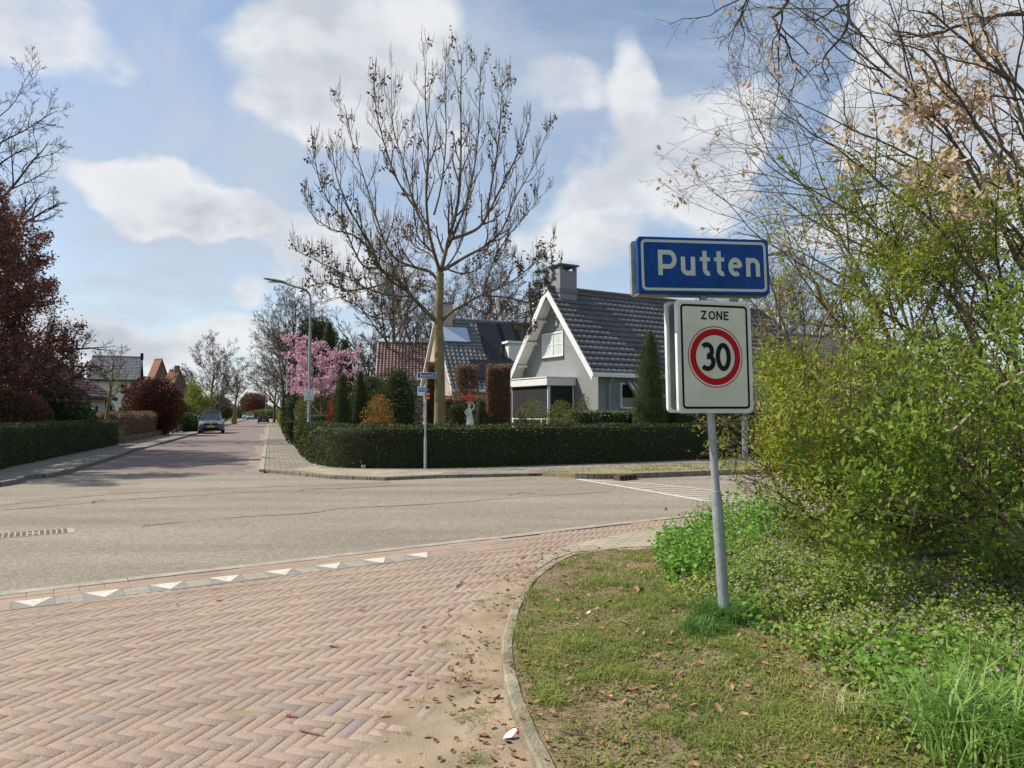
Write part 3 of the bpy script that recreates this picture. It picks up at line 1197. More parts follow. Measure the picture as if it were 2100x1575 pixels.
# kerb stones of the far verge
kl = smooth_line([G(1180, 981), G(1230, 982), G(1299, 980.5), G(1420, 976), G(1543, 972), G(1640, 968.5), (14, 22.95), (24, 28.5), (46, 42)], 5)
kb = MB()
cumd = 0
for a, b in zip(kl[:-1], kl[1:]):
    d = (b - a) / (np.linalg.norm(b - a) + 1e-9)
    nn = np.array([d[1], -d[0]])
    L_ = np.linalg.norm(b - a)
    k = max(1, int(round(L_ / 1.0)))
    for i in range(k):
        p0 = a + d * (L_ * i / k + 0.006)
        p1 = a + d * (L_ * (i + 1) / k - 0.006)
        q = [p0 + nn * .06, p1 + nn * .06, p1 - nn * .08, p0 - nn * .08]
        kb.prism([tuple(v) for v in q], -0.02, 0.125)
struct('kerb', kb.build('kerb', kerb_dark))
# left pavement beside the long hedge
left_pav = [S(cHL - .5, 330), S(cL, 330), S(cL, 34), S(cL, 31.5)]
kleft = smooth_line([S(cL, 31.5), G(278, 924), G(244, 937), G(189, 954), G(111, 977), (-11.75, 17.3), (-11.4, 14.9), (-15.7, 10.9), (-28, 3)], 5)
sheet('pavement', left_pav + [tuple(p) for p in kleft[1:]] + [(-32, 7), (-22, 12), S(cHL - .5, 15)], 0.07, slabs_main, 0.12)
kb = MB()
lk = [np.array(S(cL, y)) for y in (330, 200, 120, 60, 50)] + [np.array(S(cL, y)) for y in (46, 42, 38, 36.5)]
for line, gap in ((lk, 0), (kleft, 0)):
    for a, b in zip(line[:-1], line[1:]):
        d = (b - a) / (np.linalg.norm(b - a) + 1e-9)
        nn = np.array([d[1], -d[0]])
        q = [a + nn * .06, b + nn * .06, b - nn * .07, a - nn * .07]
        kb.prism([tuple(v) for v in q], -0.02, 0.105)
struct('kerb', kb.build('kerb', kerb_dark))
kb = MB()
prev = None
for y in list(np.arange(19.3, 60, 1.0)) + [80, 120, 200, 330]:
    if prev is not None:
        a, b = np.array(S(cR, prev + .01)), np.array(S(cR, y - .01))
        kb.prism([(a[0] - .07, a[1]), (b[0] - .07, b[1]), (b[0] + .06, b[1]), (a[0] + .06, a[1])], -0.02, 0.078)
    prev = y
struct('kerb', kb.build('kerb', concrete))
# sandy gutter strip of the street
gb = MB()
gp = smooth_line([S(cR - .06, 19.2), S(cR - .06, 30), S(cR - .06, 60), S(cR - .06, 110)], 10)
gi = [p + np.array([-0.35 - 0.25 * math.sin(i * 1.7) * math.sin(i * .6), 0]) for i, p in enumerate(gp)]
sheet('gutter_sand', [tuple(p) for p in gp] + [tuple(p) for p in gi[::-1]], 0.008, mat('gutter_dust', (.29, .235, .175), (.24, .19, .15), 1.5, .95, speck=.2, sscale=40))

# seam, crack seals, white line, hatching, brick inlays
def ribbon(pts, w, z, b, taper=True):
    pts = [np.array(p[:2], float) for p in pts]
    n = len(pts)
    vs, fs = [], []
    for i, p in enumerate(pts):
        d = pts[min(i + 1, n - 1)] - pts[max(i - 1, 0)]
        d = d / (np.linalg.norm(d) + 1e-9)
        nn = np.array([-d[1], d[0]])
        ww = w(i / (n - 1)) if callable(w) else w
        vs += [(*(p + nn * ww / 2), z), (*(p - nn * ww / 2), z)]
    for i in range(n - 1):
        fs.append((2 * i + 1, 2 * i + 3, 2 * i + 2, 2 * i))
    b.add(vs, fs)


rngc = random.Random(3)
cb = MB()
for pxs in ([(0, 1047), (190, 1031), (300, 1022), (618, 1004), (720, 1001), (1100, 982)],
            [(293, 1079), (480, 1062), (640, 1052), (700, 1043), (880, 1034), (1100, 1018), (1250, 1009)],
            [(190, 1032), (196, 1027), (215, 1025)], [(610, 1009), (635, 1003), (700, 1003)], [(1040, 1016), (1070, 1011), (1100, 1013)]):
    pts = smooth_line([G(*p) for p in pxs], 14)
    pts = [p + np.array([rngc.gauss(0, .012), rngc.gauss(0, .02)]) for p in pts]
    ph = rngc.uniform(0, 9)
    ribbon(pts, lambda t: 0.035 + 0.025 * math.sin(t * 31 + ph) * math.sin(t * 13), 0.005, cb)
struct('crack_seal', cb.build('crack_seal', seal))
st_ = [G(-40, 1036), G(0, 1033), G(200, 1014), G(400, 1003), G(620, 995), G(700, 992), G(800, 989)]
sb = MB()
ribbon(smooth_line(st_, 8), lambda t: 0.62 * (1 - t * 0.75), 0.004, sb)
struct('gutter_strip', sb.build('gutter_strip', red_strip))
wb = MB()
for (a, b) in ((150, 262), (272, 335), (346, 400), (408, 470), (478, 536)):
    p, q = G(a, 972.6 - (a - 150) * .004), G(b, 972.4 - (b - 150) * .004)
    ribbon([p, q], 0.10, 0.009, wb)
hl = [G(1184, 983), G(1300, 1002), G(1456, 1029)]
ribbon(hl, 0.14, 0.005, wb)
for t in np.linspace(0.08, 0.97, 9):
    a = np.array(hl[0]) * (1 - t) + np.array(hl[2]) * t
    far = np.array(G(1190 + 240 * t + 40, 984 + 22 * t))
    d = np.array(G(1470, 1005)) - np.array(G(1320, 999))
    d = d / np.linalg.norm(d)
    ln = 0.8 + 2.0 * t
    ribbon([a, a + d * ln], 0.09, 0.006, wb)
ribbon([G(1192, 983.5), G(1330, 992), G(1470, 1006)], 0.10, 0.0055, wb)
struct('road_markings', wb.build('road_markings', road_white))
ib = MB()
brick_red = mat('inlay_brick', (0.17, 0.11, 0.10), (0.13, 0.09, 0.085), 12, 0.9, 0.4, 80, island=0.6)
o_ = np.array(G(-12, 1104))
for i in range(12):
    for j in range(3):
        if j == 1 and 4 < i < 7:
            continue
        c = o_ + ev * (0.045 + i * 0.066) * 1.0 - nv * (0.045 + j * 0.12)
        a, b = ev * 0.020, nv * 0.056
        ib.prism([tuple(c - a - b), tuple(c + a - b), tuple(c + a + b), tuple(c - a + b)][::-1], 0.003, 0.011)
struct('drain_bricks', ib.build('drain_bricks', brick_red))
ib = MB()
a0 = o_ - ev * .05 + nv * .06
q = [a0, a0 + ev * .93, a0 + ev * .93 - nv * .44, a0 - nv * .42]
ib.add([(p[0], p[1], 0.005) for p in q], [(0, 1, 2, 3)])
struct('drain_mortar', ib.build('drain_mortar', mat('drain_mortar', (0.40, 0.36, 0.30), (0.32, 0.29, 0.24), 9, .95, speck=.15, sscale=90)))
# kerb inlet of the far verge
gi_ = thing('drain_inlet', 'rusty iron kerb inlet with four round holes in the far kerb', 'drain', (*G(1287, 984), 0))
dd_ = np.array(G(1310, 980)) - np.array(G(1265, 984))
dd_ = dd_ / np.linalg.norm(dd_)
nn_ = np.array([dd_[1], -dd_[0]])
c0 = np.array(G(1287, 984.5))
b = MB()
q = [c0 - dd_ * .31 + nn_ * .03, c0 + dd_ * .31 + nn_ * .03, c0 + dd_ * .31 - nn_ * .16, c0 - dd_ * .31 - nn_ * .16]
b.prism([tuple(v) for v in q], 0.0, 0.132)
b.build('frame', mat('rusty_iron', (0.16, 0.085, 0.055), (0.09, 0.055, 0.04), 14, .9), gi_)
for k in range(4):
    b = MB()
    c = c0 + dd_ * (-.22 + k * .147) + nn_ * .032
    vs = [(c[0] + dd_[0] * .05 * math.cos(t), c[1] + dd_[1] * .05 * math.cos(t), .062 + .042 * math.sin(t)) for t in np.linspace(0, 2 * PI, 13)[:-1]]
    b.add(vs, [tuple(range(12))])
    b.build('hole', black_paint, gi_)

# ------------------------------------------------------------------ near pavement of herringbone clinkers
kerb_pts = [G(1338, 1124), G(1255, 1127), G(1182, 1136), G(1140, 1151), G(1113, 1170), G(1083, 1195), G(1060, 1235), G(1045, 1270), G(1033, 1317), G(1029, 1345), G(1030, 1381), G(1036, 1420), G(1046, 1460), G(1068, 1526), G(1090, 1575), (0.16, 2.9), (0.30, 2.5), (0.6, 2.1)]
kx, ky = EN(7.2, 1.62), EN(12.5, 1.62)
kerb_pts = [EN(30, 1.62), EN(16, 1.62), EN(11, 1.62), EN(9.0, 1.62)] + kerb_pts
kc = smooth_line(kerb_pts, 6)
kcl = [(float(p[0]), float(p[1])) for p in kc]
verge_poly = kcl + [(14, 1.0), (40, 20)]
band1, band2 = 0.15, 0.44

bl, bw = 0.213, 0.071
ang = R(-17)
ca, sa = math.cos(ang), math.sin(ang)
rng = np.random.default_rng(11)
cells = []
gN = 230
ii, jj = np.meshgrid(np.arange(-gN, gN), np.arange(-gN, gN), indexing='ij')
k = (ii - jj) % 6
Hm = k == 0
Vm = k == 5
hx, hy = ii[Hm], jj[Hm]
vx, vy = ii[Vm], jj[Vm]
cx = np.concatenate([(hx + 1.5) * bw, (vx + 0.5) * bw])
cy = np.concatenate([(hy + 0.5) * bw, (vy + 1.5) * bw])
hl_ = np.concatenate([np.full(len(hx), 1.5 * bw), np.full(len(vx), 0.5 * bw)])
hw_ = np.concatenate([np.full(len(hx), 0.5 * bw), np.full(len(vx), 1.5 * bw)])
ox, oy = -2.0, 6.0
wx = ca * cx - sa * cy + ox
wy = sa * cx + ca * cy + oy
rel = np.stack([wx - E0[0], wy - E0[1]], 1)
aa = rel @ ev
nn = rel @ nv
inb = (nn > np.where(aa < 5.15, band2 + 0.33, band1 + 0.05)) & (wy > 2.2) & (wx > -9) & ~in_poly(wx, wy, verge_poly) & (aa < 22)
cx, cy, hl_, hw_ = cx[inb], cy[inb], hl_[inb], hw_[inb]
nb = len(cx)
gap = 0.0019
hl_ = hl_ - gap + rng.normal(size=nb) * 0.0008
hw_ = hw_ - gap + rng.normal(size=nb) * 0.0008
rot = rng.normal(size=nb) * R(1.1)
jx, jy = rng.normal(size=(2, nb)) * 0.0010
z = rng.normal(size=nb) * 0.0007
tx, ty = rng.normal(size=(2, nb)) * 0.003
ch = 0.0010
offs = []
for lvl, (ins, dz) in enumerate([(0, -0.03), (0, -ch), (ch, 0)]):
    for sx, sy in ((-1, -1), (1, -1), (1, 1), (-1, 1)):
        lx = sx * (hl_ - ins)
        ly = sy * (hw_ - ins)
        offs.append((lx, ly, dz))
V = np.empty((nb, 12, 3))
for i, (lx, ly, dz) in enumerate(offs):
    x_ = cx + jx + lx * np.cos(rot) - ly * np.sin(rot)
    y_ = cy + jy + lx * np.sin(rot) + ly * np.cos(rot)
    V[:, i, 0] = ca * x_ - sa * y_ + ox
    V[:, i, 1] = sa * x_ + ca * y_ + oy
    V[:, i, 2] = z + dz + lx * tx + ly * ty
bi = np.arange(nb)[:, None] * 12
fq = [[8, 9, 10, 11]]
for l in (0, 4):
    for i in range(4):
        fq.append([l + i, l + (i + 1) % 4, l + (i + 1) % 4 + 4, l + i + 4])
Fb = np.concatenate([bi + np.array([f]) for f in fq])
paver = mat('clinker_paver', (0.385, 0.292, 0.222), (0.305, 0.225, 0.175), 0.9, 0.95, 0.5, 90, island=0.28, speck=0.10, sscale=45, spec=0.2)
# grey-blue odd bricks through a third colour
Nn, Ll = paver.node_tree.nodes, paver.node_tree.links
bsn = Nn['Principled BSDF']
src = bsn.inputs['Base Color'].links[0].from_socket
gg = Nn.new('ShaderNodeNewGeometry')
cmp_ = Nn.new('ShaderNodeMath')
cmp_.operation = 'GREATER_THAN'
cmp_.inputs[1].default_value = 0.985
Ll.new(gg.outputs['Random Per Island'], cmp_.inputs[0])
mx_ = Nn.new('ShaderNodeMix')
mx_.data_type = 'RGBA'
Ll.new(cmp_.outputs[0], mx_.inputs[0])
Ll.new(src, mx_.inputs[6])
mx_.inputs[7].default_value = (0.285, 0.235, 0.205, 1)
Ll.new(mx_.outputs[2], bsn.inputs['Base Color'])
struct('brick_pavement', np_obj('brick_pavement', V.reshape(-1, 3), Fb, paver))

# sand in the joints, drifting over the bricks towards the kerb
gx = np.arange(-7.5, 3.8, 0.02)
gy = np.arange(2.2, 11.6, 0.02)
X, Y = np.meshgrid(gx, gy, indexing='ij')
relx = X - E0[0]
rely = Y - E0[1]
NNv = relx * nv[0] + rely * nv[1]
dk = dist_line(X.ravel(), Y.ravel(), kcl).reshape(X.shape)
near = np.exp(-dk / 0.75) * sstep(9.6, 6.4, Y)
cover = near * 1.02 + (fbm(X * 1.6, Y * 1.6, None, 5, 5) - 0.5) * 1.0
Z = -0.0026 + sstep(0.36, 0.95, cover) * 0.0095 + (fbm(X * 9, Y * 9, None, 9, 4) - 0.5) * (0.0015 + 0.012 * sstep(0.35, 1.0, cover)) + (fbm(X * 1.1 + 9, Y * 1.1, None, 31, 3) - .5) * 0.0018
keep = (NNv > band1 + 0.02) & (~in_poly(X.ravel(), Y.ravel(), verge_poly).reshape(X.shape) | (dk < 0.06))
nx, ny = X.shape
idx = np.arange(nx * ny).reshape(nx, ny)
fm = keep[:-1, :-1] & keep[1:, 1:] & keep[1:, :-1] & keep[:-1, 1:]
a = idx[:-1, :-1][fm]
Fs_ = np.stack([a, a + ny, a + ny + 1, a + 1], 1)
used = np.zeros(nx * ny, bool)
used[Fs_.ravel()] = True
remap = np.cumsum(used) - 1
Vs = np.stack([X.ravel(), Y.ravel(), Z.ravel()], 1)[used]
struct('joint_sand', np_obj('joint_sand', Vs, remap[Fs_], sandy, smooth=True))
sheet('brick_bed', [EN(-12, .2), EN(25, .2), EN(25, 1.66), EN(8.5, 1.7), (0.6, 8.2), (-0.12, 6), (-.1, 4), (.2, 2), (-12, 2)], -0.035, sandy)

# edge bands: pale concrete strip, row of bricks, shark teeth
eb = MB()
q_ = [EN(-30, 0.0), EN(80, 0.0), EN(80, band1), EN(-30, band1)]
s_ = -8.0
i = 0
while s_ < 40:
    L_ = 1.0
    p = [EN(s_ + .004, .002), EN(s_ + L_ - .004, .002), EN(s_ + L_ - .004, band1 - .003), EN(s_ + .004, band1 - .003)][::-1]
    eb.prism(p, -0.03, 0.006 + 0.002 * math.sin(i * 2.3))
    s_ += L_
    i += 1
struct('edge_band', eb.build('edge_band', concrete))
eb = MB()
rr_ = random.Random(5)
s_ = -8.0
while s_ < 5.2:
    for (n0, n1) in ((band1 + .004, band1 + .142), (band1 + .149, band2 - .004)):
        p = [EN(s_ + .003, n0), EN(s_ + .2 - .003, n0), EN(s_ + .2 - .003, n1), EN(s_ + .003, n1)][::-1]
        eb.prism(p, -0.03, rr_.gauss(0.001, .0010))
    s_ += .2
struct('brick_row', eb.build('brick_row', paver))
tb, wb2, gb2 = MB(), MB(), MB()
g0 = np.array(G(31, 1236)) - E0
a_start = g0 @ ev - 0.02
for i in range(8):
    a0 = a_start + i * 0.517
    n0, n1 = band2, band2 + 0.30
    tb.prism([EN(a0, n0), EN(a0 + .30, n0), EN(a0 + .30, n1), EN(a0, n1)][::-1], -0.03, 0.0015)
    wb2.prism([EN(a0 + .012, n0 + .01), EN(a0 + .288, n0 + .01), EN(a0 + .15, n1 - .03)][::-1], 0.0, 0.0035)
    if i < 7:
        for j in range(2):
            b0 = a0 + .304 + j * .105
            gb2.prism([EN(b0, n0 + .004), EN(b0 + .101, n0 + .004), EN(b0 + .101, n1 - .10), EN(b0, n1 - .10)][::-1], -0.03, 0.001)
            gb2.prism([EN(b0, n1 - .094), EN(b0 + .101, n1 - .094), EN(b0 + .101, n1 - .004), EN(b0, n1 - .004)][::-1], -0.03, 0.002)
# bricks before and after the row of teeth
tb2 = MB()
s_ = a_start - .21
while s_ > -8:
    tb2.prism([EN(s_, band2 + .002), EN(s_ + .2, band2 + .002), EN(s_ + .2, band2 + .15), EN(s_, band2 + .15)][::-1], -0.03, rr_.gauss(0.001, .0012))
    tb2.prism([EN(s_, band2 + .156), EN(s_ + .2, band2 + .156), EN(s_ + .2, band2 + .30), EN(s_, band2 + .30)][::-1], -0.03, rr_.gauss(0.001, .0012))
    s_ -= .207
s_ = a_start + 8 * .517 - .2
while s_ < 5.15:
    tb2.prism([EN(s_, band2 + .002), EN(s_ + .2, band2 + .002), EN(s_ + .2, band2 + .30), EN(s_, band2 + .30)][::-1], -0.03, rr_.gauss(0.001, .0012))
    s_ += .207
struct('marking_tiles', tb.build('marking_tiles', mat('tile_grey', (0.27, 0.25, 0.22), (0.21, 0.195, 0.175), 9, .9, speck=.1)))
struct('give_way_triangles', wb2.build('give_way_triangles', road_white))
struct('grey_pavers', gb2.build('grey_pavers', concrete_grey))
struct('brick_row', tb2.build('brick_row', paver))
# pale paver strip along the kerb where the footway starts
sheet('pavement_strip', [G(1340, 1084), EN(20, .2), EN(20, 1.58), G(1338, 1121), G(1255, 1125), G(1180, 1133), G(1135, 1147), G(1105, 1166), G(1095, 1163), G(1120, 1140), G(1165, 1120), G(1240, 1103)], 0.007, pale_pavers)

# kerb round the verge
def kerb_height(i, n):
    return 0


kcum = np.concatenate([[0], np.cumsum([math.hypot(b[0] - a[0], b[1] - a[1]) for a, b in zip(kcl[:-1], kcl[1:])])])


def kh_at(y, x):
    return 0.018 + 0.062 * sstep(8.2, 3.6, y)


vs, fs = [], []
for i, p in enumerate(kcl):
    a = np.array(kcl[max(i - 1, 0)])
    b = np.array(kcl[min(i + 1, len(kcl) - 1)])
    d = (b - a) / (np.linalg.norm(b - a) + 1e-9)
    n_ = np.array([-d[1], d[0]])     # polyline runs right-to-left then towards the camera: inside of the verge is on this side
    if not in_poly(np.array([p[0] + n_[0] * .3]), np.array([p[1] + n_[1] * .3]), verge_poly)[0]:
        n_ = -n_
    h = float(kh_at(p[1], p[0])) + 0.004 * math.sin(i * .7)
    w = 0.075
    prof = [(-0.0, -0.04), (-0.0, h - .012), (0.012, h), (w - .008, h), (w, h - .01), (w, -0.04)]
    for (o, zz) in prof:
        vs.append((p[0] + n_[0] * o, p[1] + n_[1] * o, zz))
m_ = 6
for i in range(len(kcl) - 1):
    for k_ in range(m_ - 1):
        fs.append((i * m_ + k_, i * m_ + k_ + 1, (i + 1) * m_ + k_ + 1, (i + 1) * m_ + k_))
b = MB()
b.add(vs, fs)
kerb_mat = mat('kerb_concrete', (0.33, 0.29, 0.21), (0.16, 0.14, 0.09), 3.5, 0.95, 0.7, 50, speck=0.2, sscale=60)
struct('kerb', b.build('kerb', kerb_mat, smooth=True))

# verge surface
def vz(x, y):
    x = np.asarray(x, float)
    y = np.asarray(y, float)
    sh = x.shape
    d = dist_line(x.ravel(), y.ravel(), kcl).reshape(sh)
    h = kh_at(y, x) - 0.01
    return h + 0.085 * sstep(0.1, 1.5, d) + 0.10 * sstep(1.4, 5, d) + (fbm(x * 2.2, y * 2.2, None, 3, 4) - .5) * 0.05 * sstep(0.05, .5, d) + (fbm(x * 12, y * 12, None, 4, 3) - .5) * 0.018


gx = np.concatenate([np.arange(-0.3, 4.5, 0.035), np.arange(4.5, 13, 0.2)])
gy = np.concatenate([np.arange(1.2, 10, 0.035), np.arange(10, 20, 0.15)])
X, Y = np.meshgrid(gx, gy, indexing='ij')
Z = vz(X, Y)
ins = in_poly(X.ravel(), Y.ravel(), verge_poly).reshape(X.shape)
nx, ny = X.shape
idx = np.arange(nx * ny).reshape(nx, ny)
fm = ins[:-1, :-1] & ins[1:, 1:] & ins[1:, :-1] & ins[:-1, 1:]
a = idx[:-1, :-1][fm]
Fs_ = np.stack([a, a + ny, a + ny + 1, a + 1], 1)
used = np.zeros(nx * ny, bool)
used[Fs_.ravel()] = True
remap = np.cumsum(used) - 1
earth = mat('verge_soil', (0.15, 0.11, 0.065), (0.27, 0.20, 0.125), 4, 0.98, 0.8, 60, speck=0.25, sscale=45, spec=0.1)
struct('verge', np_obj('verge', np.stack([X.ravel(), Y.ravel(), Z.ravel()], 1)[used], remap[Fs_], earth, smooth=True))


# ------------------------------------------------------------------ signs
def rrect(w, h, r, n=6, cx=0, cy=0):
    pts = []
    for (sx, sy, a0) in ((1, 1, 0), (-1, 1, 90), (-1, -1, 180), (1, -1, 270)):
        for k in range(n + 1):
            a = R(a0 + 90 * k / n)
            pts.append((cx + sx * (w / 2 - r) + r * math.cos(a), cy + sy * (h / 2 - r) + r * math.sin(a)))
    return pts


def panel(b, w, h, r, y0, y1, T, m=0, bev=0.008):
    """rounded sheet-metal panel in the local xz plane; front at y0 (towards -y), soft front edge"""
    rings = [(w - 2 * bev, h - 2 * bev, max(r - bev, .002), y0), (w - bev * .6, h - bev * .6, r - bev * .3, y0 + bev * .25), (w, h, r, y0 + bev), (w, h, r, y1)]
    vs = []
    for (ww, hh, rr, y) in rings:
        vs += [T @ Vector((x, y, z)) for x, z in rrect(ww, hh, rr)]
    n = len(vs) // len(rings)
    fs = [tuple(range(n))]
    for k in range(len(rings) - 1):
        fs += [(k * n + i, (k + 1) * n + i, (k + 1) * n + (i + 1) % n, k * n + (i + 1) % n) for i in range(n)]
    fs.append(tuple((len(rings) - 1) * n + i for i in range(n))[::-1])
    b.add(vs, fs, m)


def ring(b, outer, inner, y, T, m=0):
    n = len(outer)
    vs = [T @ Vector((x, y, z)) for x, z in outer] + [T @ Vector((x, y, z)) for x, z in inner]
    b.add(vs, [(i, i + n, (i + 1) % n + n, (i + 1) % n) for i in range(n)], m)


def stroke(b, pts, w, y, T, closed=False, m=0, sx=1, sy=1):
    P2 = []
    for p in pts:
        p = Vector((p[0], p[1]))
        if not P2 or (p - P2[-1]).length > .0012:
            P2.append(p)
    n = len(P2)
    A, B = [], []
    for i, p in enumerate(P2):
        a = P2[i - 1] if (i > 0 or closed) else None
        c = P2[(i + 1) % n] if (i < n - 1 or closed) else None
        d1 = (p - a).normalized() if a is not None else (c - p).normalized()
        d2 = (c - p).normalized() if c is not None else d1
        nn = Vector((-(d1.y + d2.y), d1.x + d2.x)).normalized()
        n1 = Vector((-d1.y, d1.x))
        s = 1 / max(0.5, nn.dot(n1))
        A.append(p + nn * w / 2 * s)
        B.append(p - nn * w / 2 * s)
    vs = [T @ Vector((p.x * sx, y, p.y * sy)) for p in A] + [T @ Vector((p.x * sx, y, p.y * sy)) for p in B]
    rg = range(n) if closed else range(n - 1)
    b.add(vs, [(i, n + i, n + (i + 1) % n, (i + 1) % n) for i in rg], m)


def arc(cx, cy, rx, ry, a0, a1, n=12):
    return [(cx + rx * math.cos(R(a0 + (a1 - a0) * k / n)), cy + ry * math.sin(R(a0 + (a1 - a0) * k / n))) for k in range(n + 1)]


# main sign post
base = Vector((1.497, 5.05, float(vz(np.array([1.515]), np.array([5.05]))[0])))
lean = Matrix.Translation(base) @ Matrix.Rotation(R(-3.1), 4, 'Y') @ Matrix.Rotation(R(-0.8), 4, 'X')
sp_ = thing('sign_post', 'leaning grey steel post with blue Putten name board above white ZONE 30 sign', 'road sign', base)
b = MB()
b.tube([lean @ Vector((0, 0, z)) for z in (-.12, 0, .4, .80, .86, .90, .905)], [.0385, .0385, .0385, .0385, .0365, .0305, .0305], 24)
b.tube([lean @ Vector((0, 0, z)) for z in (.905, 1.6, 2.72)], [.0275, .0275, .0275], 24)
b.tube([lean @ Vector((0, 0, z)) for z in (.90, .912, .914)], [.0312, .0312, .028], 24)
b.build('pole', galv, sp_, smooth=True)


def sign_frame(zc, yaw, roll, dx=0.0):
    return lean @ Matrix.Translation((dx, 0, zc)) @ Matrix.Rotation(R(yaw), 4, 'Z') @ Matrix.Rotation(R(roll), 4, 'Y')


T1 = sign_frame(2.512, 10.5, 1.9, -.003)
pn = MB()
panel(pn, 1.0, .405, .028, -.075, -.045, T1)
p1 = pn.build('name_board', sign_blue, sp_, smooth=True)
b = MB()
ring(b, rrect(.952, .362, .034), rrect(.914, .324, .02), -.0762, T1)
b.build('border', sign_letter, p1)
b = MB()
mm = .001
yy = -.0763
SW = .033
base_y = -.072


def gl(pts, closed=False, w=SW):
    global yy
    yy -= .0002
    stroke(b, pts, w, yy, T1, closed)


def off(pts, dx):
    return [(x + dx, y + base_y) for x, y in pts]


X0 = -.352
gl(off([(.0165, 0), (.0165, .180)], X0))
gl(off([(.0165, .1635)] + arc(.082, .113, .0405, .0505, 90, -90, 14) + [(.0165, .0625)], X0))
X0 = -.182
gl(off([(.0165, .135), (.0165, .056)] + arc(.054, .052, .0375, .0355, 180, 350, 14), X0))
gl(off([(.0915, .135), (.0915, 0)], X0))
for X0 in (-.038, .070):
    gl(off([(.037, .180), (.037, .045)] + arc(.066, .045, .029, .0285, 180, 285, 8), X0))
    gl(off([(.0, .120), (.078, .120)], X0), w=.029)
X0 = .178
gl(off([(.022, .073), (.095, .073)], X0), w=.026)
gl(off(arc(.055, .068, .0385, .0515, 4, 305, 20), X0))
X0 = .315
gl(off([(.0165, 0), (.0165, .137)], X0))
gl(off(arc(.054, .083, .0375, .0375, 165, 0, 12) + [(.0915, 0)], X0))
b.build('lettering', sign_letter, p1)
pn = MB()
panel(pn, 1.0, .405, .028, .045, .078, T1 @ Matrix.Translation((-.008, 0, 0)))
bb = pn.build('rear_board', galv, sp_, smooth=True)
pn = MB()
pn.box(-.49, .49, -.045, .044, -.205, -.196, T=T1)
pn.box(-.03, .03, -.045, .044, -.16, -.10, T=T1)
pn.box(-.03, .03, -.045, .044, .10, .16, T=T1)
pn.build('mounting_rail', sign_back, sp_)

T2 = sign_frame(1.862, 16, 2.6, .022)
pn = MB()
panel(pn, .60, .80, .035, -.072, -.044, T2)
p2 = pn.build('zone_panel', sign_edge, sp_, smooth=True)
b = MB()
panel(b, .574, .774, .03, -.0725, -.0722, T2, bev=.0001)
b.build('face', sign_white, p2)
b = MB()
ring(b, rrect(.538, .738, .03), rrect(.505, .705, .016), -.0731, T2)
b.build('border', black_paint, p2)
b = MB()
yy = -.0733
yz = .262


def g2(pts, closed=False, w=.0115, dx=0):
    global yy
    yy -= .00016
    stroke(b, pts, w, yy, T2, closed)


zx = -.107
h_ = .064
g2([(zx, yz + h_ - .006), (zx + .046, yz + h_ - .006)])
g2([(zx + .041, yz + h_ - .002), (zx + .005, yz + .002)])
g2([(zx, yz + .006), (zx + .047, yz + .006)])
g2(arc(zx + .088, yz + h_ / 2, .021, h_ / 2 - .006, 0, 345, 22), True)
g2([(zx + .128, yz), (zx + .128, yz + h_)])
g2([(zx + .165, yz), (zx + .165, yz + h_)])
g2([(zx + .127, yz + h_ - .004), (zx + .166, yz + .004)])
g2([(zx + .188, yz), (zx + .188, yz + h_)])
g2([(zx + .183, yz + .006), (zx + .222, yz + .006)])
g2([(zx + .183, yz + h_ - .006), (zx + .222, yz + h_ - .006)])
g2([(zx + .188, yz + h_ / 2 + .001), (zx + .217, yz + h_ / 2 + .001)])
# 30
b.build('lettering', black_paint, p2)
b = MB()
dy = -.002
nd = .034
H3 = .168
g2(arc(-.069, dy + .042, .040, .0445, 138, -90, 18), w=nd)
g2(arc(-.066, dy - .037, .047, .0475, 90, -140, 18), w=nd)
b.build('digit', black_paint, p2)
b = MB()
g2(arc(.062, dy + .001, .0435, .0835, 0, 350, 30), True, w=nd)
b.build('digit', black_paint, p2)
b = MB()
cc_ = lambda r: [(r * math.cos(R(a)) + .0, r * math.sin(R(a)) + dy) for a in range(0, 360, 5)]
ring(b, cc_(.2185), cc_(.2115), -.0732, T2)
ring(b, cc_(.2000), cc_(.1545), -.0732, T2)
b.build('red_ring', sign_red, p2)
pn = MB()
panel(pn, .60, .80, .035, .058, .086, T2 @ Matrix.Translation((-.01, 0, .008)))
rp = pn.build('rear_panel', sign_edge, sp_, smooth=True)
pn = MB()
panel(pn, .556, .756, .03, .0562, .0575, T2 @ Matrix.Translation((-.01, 0, .008)), bev=.0001)
pn.build('back', sign_back, rp)
for zz in (-.22, .22):
    pn = MB()
    pn.box(-.25, .25, -.0435, -.030, zz - .02, zz + .02, T=T2)
    pn.box(-.25, .25, .040, .0555, zz - .02, zz + .02, T=T2)
    pn.box(-.045, .045, -.030, .040, zz - .015, zz + .015, T=T2)
    pn.build('clamp_rail', sign_back, sp_)

# street name post at the hedge corner
x, y = G(872, 966)
t = thing('street_sign', 'slim grey post with blue Bosrand street name plate by the corner hedge', 'street sign', (x, y, 0.06))
b = MB()
b.tube([(x, y, z) for z in (0, .5, .86, .90, .95)], [.040, .040, .040, .036, .027], 12)
b.tube([(x + .006 * (z - .95), y, z) for z in (.95, 2.75)], [.026, .026], 12)
b.build('pole', galv_pale, t, smooth=True)
zc = zpx(770, y)
T = Matrix.Translation((x + .02, y, zc)) @ Matrix.Rotation(R(10), 4, 'Y' if False else 'Z')
b = MB()
panel(b, .51, .155, .012, -.05, -.03, T, bev=.003)
npn = b.build('name_plate', sign_edge, t, smooth=True)
b = MB()
panel(b, .485, .132, .010, -.0515, -.0505, T, bev=.0002)
b.build('plate_face', sign_blue, npn)


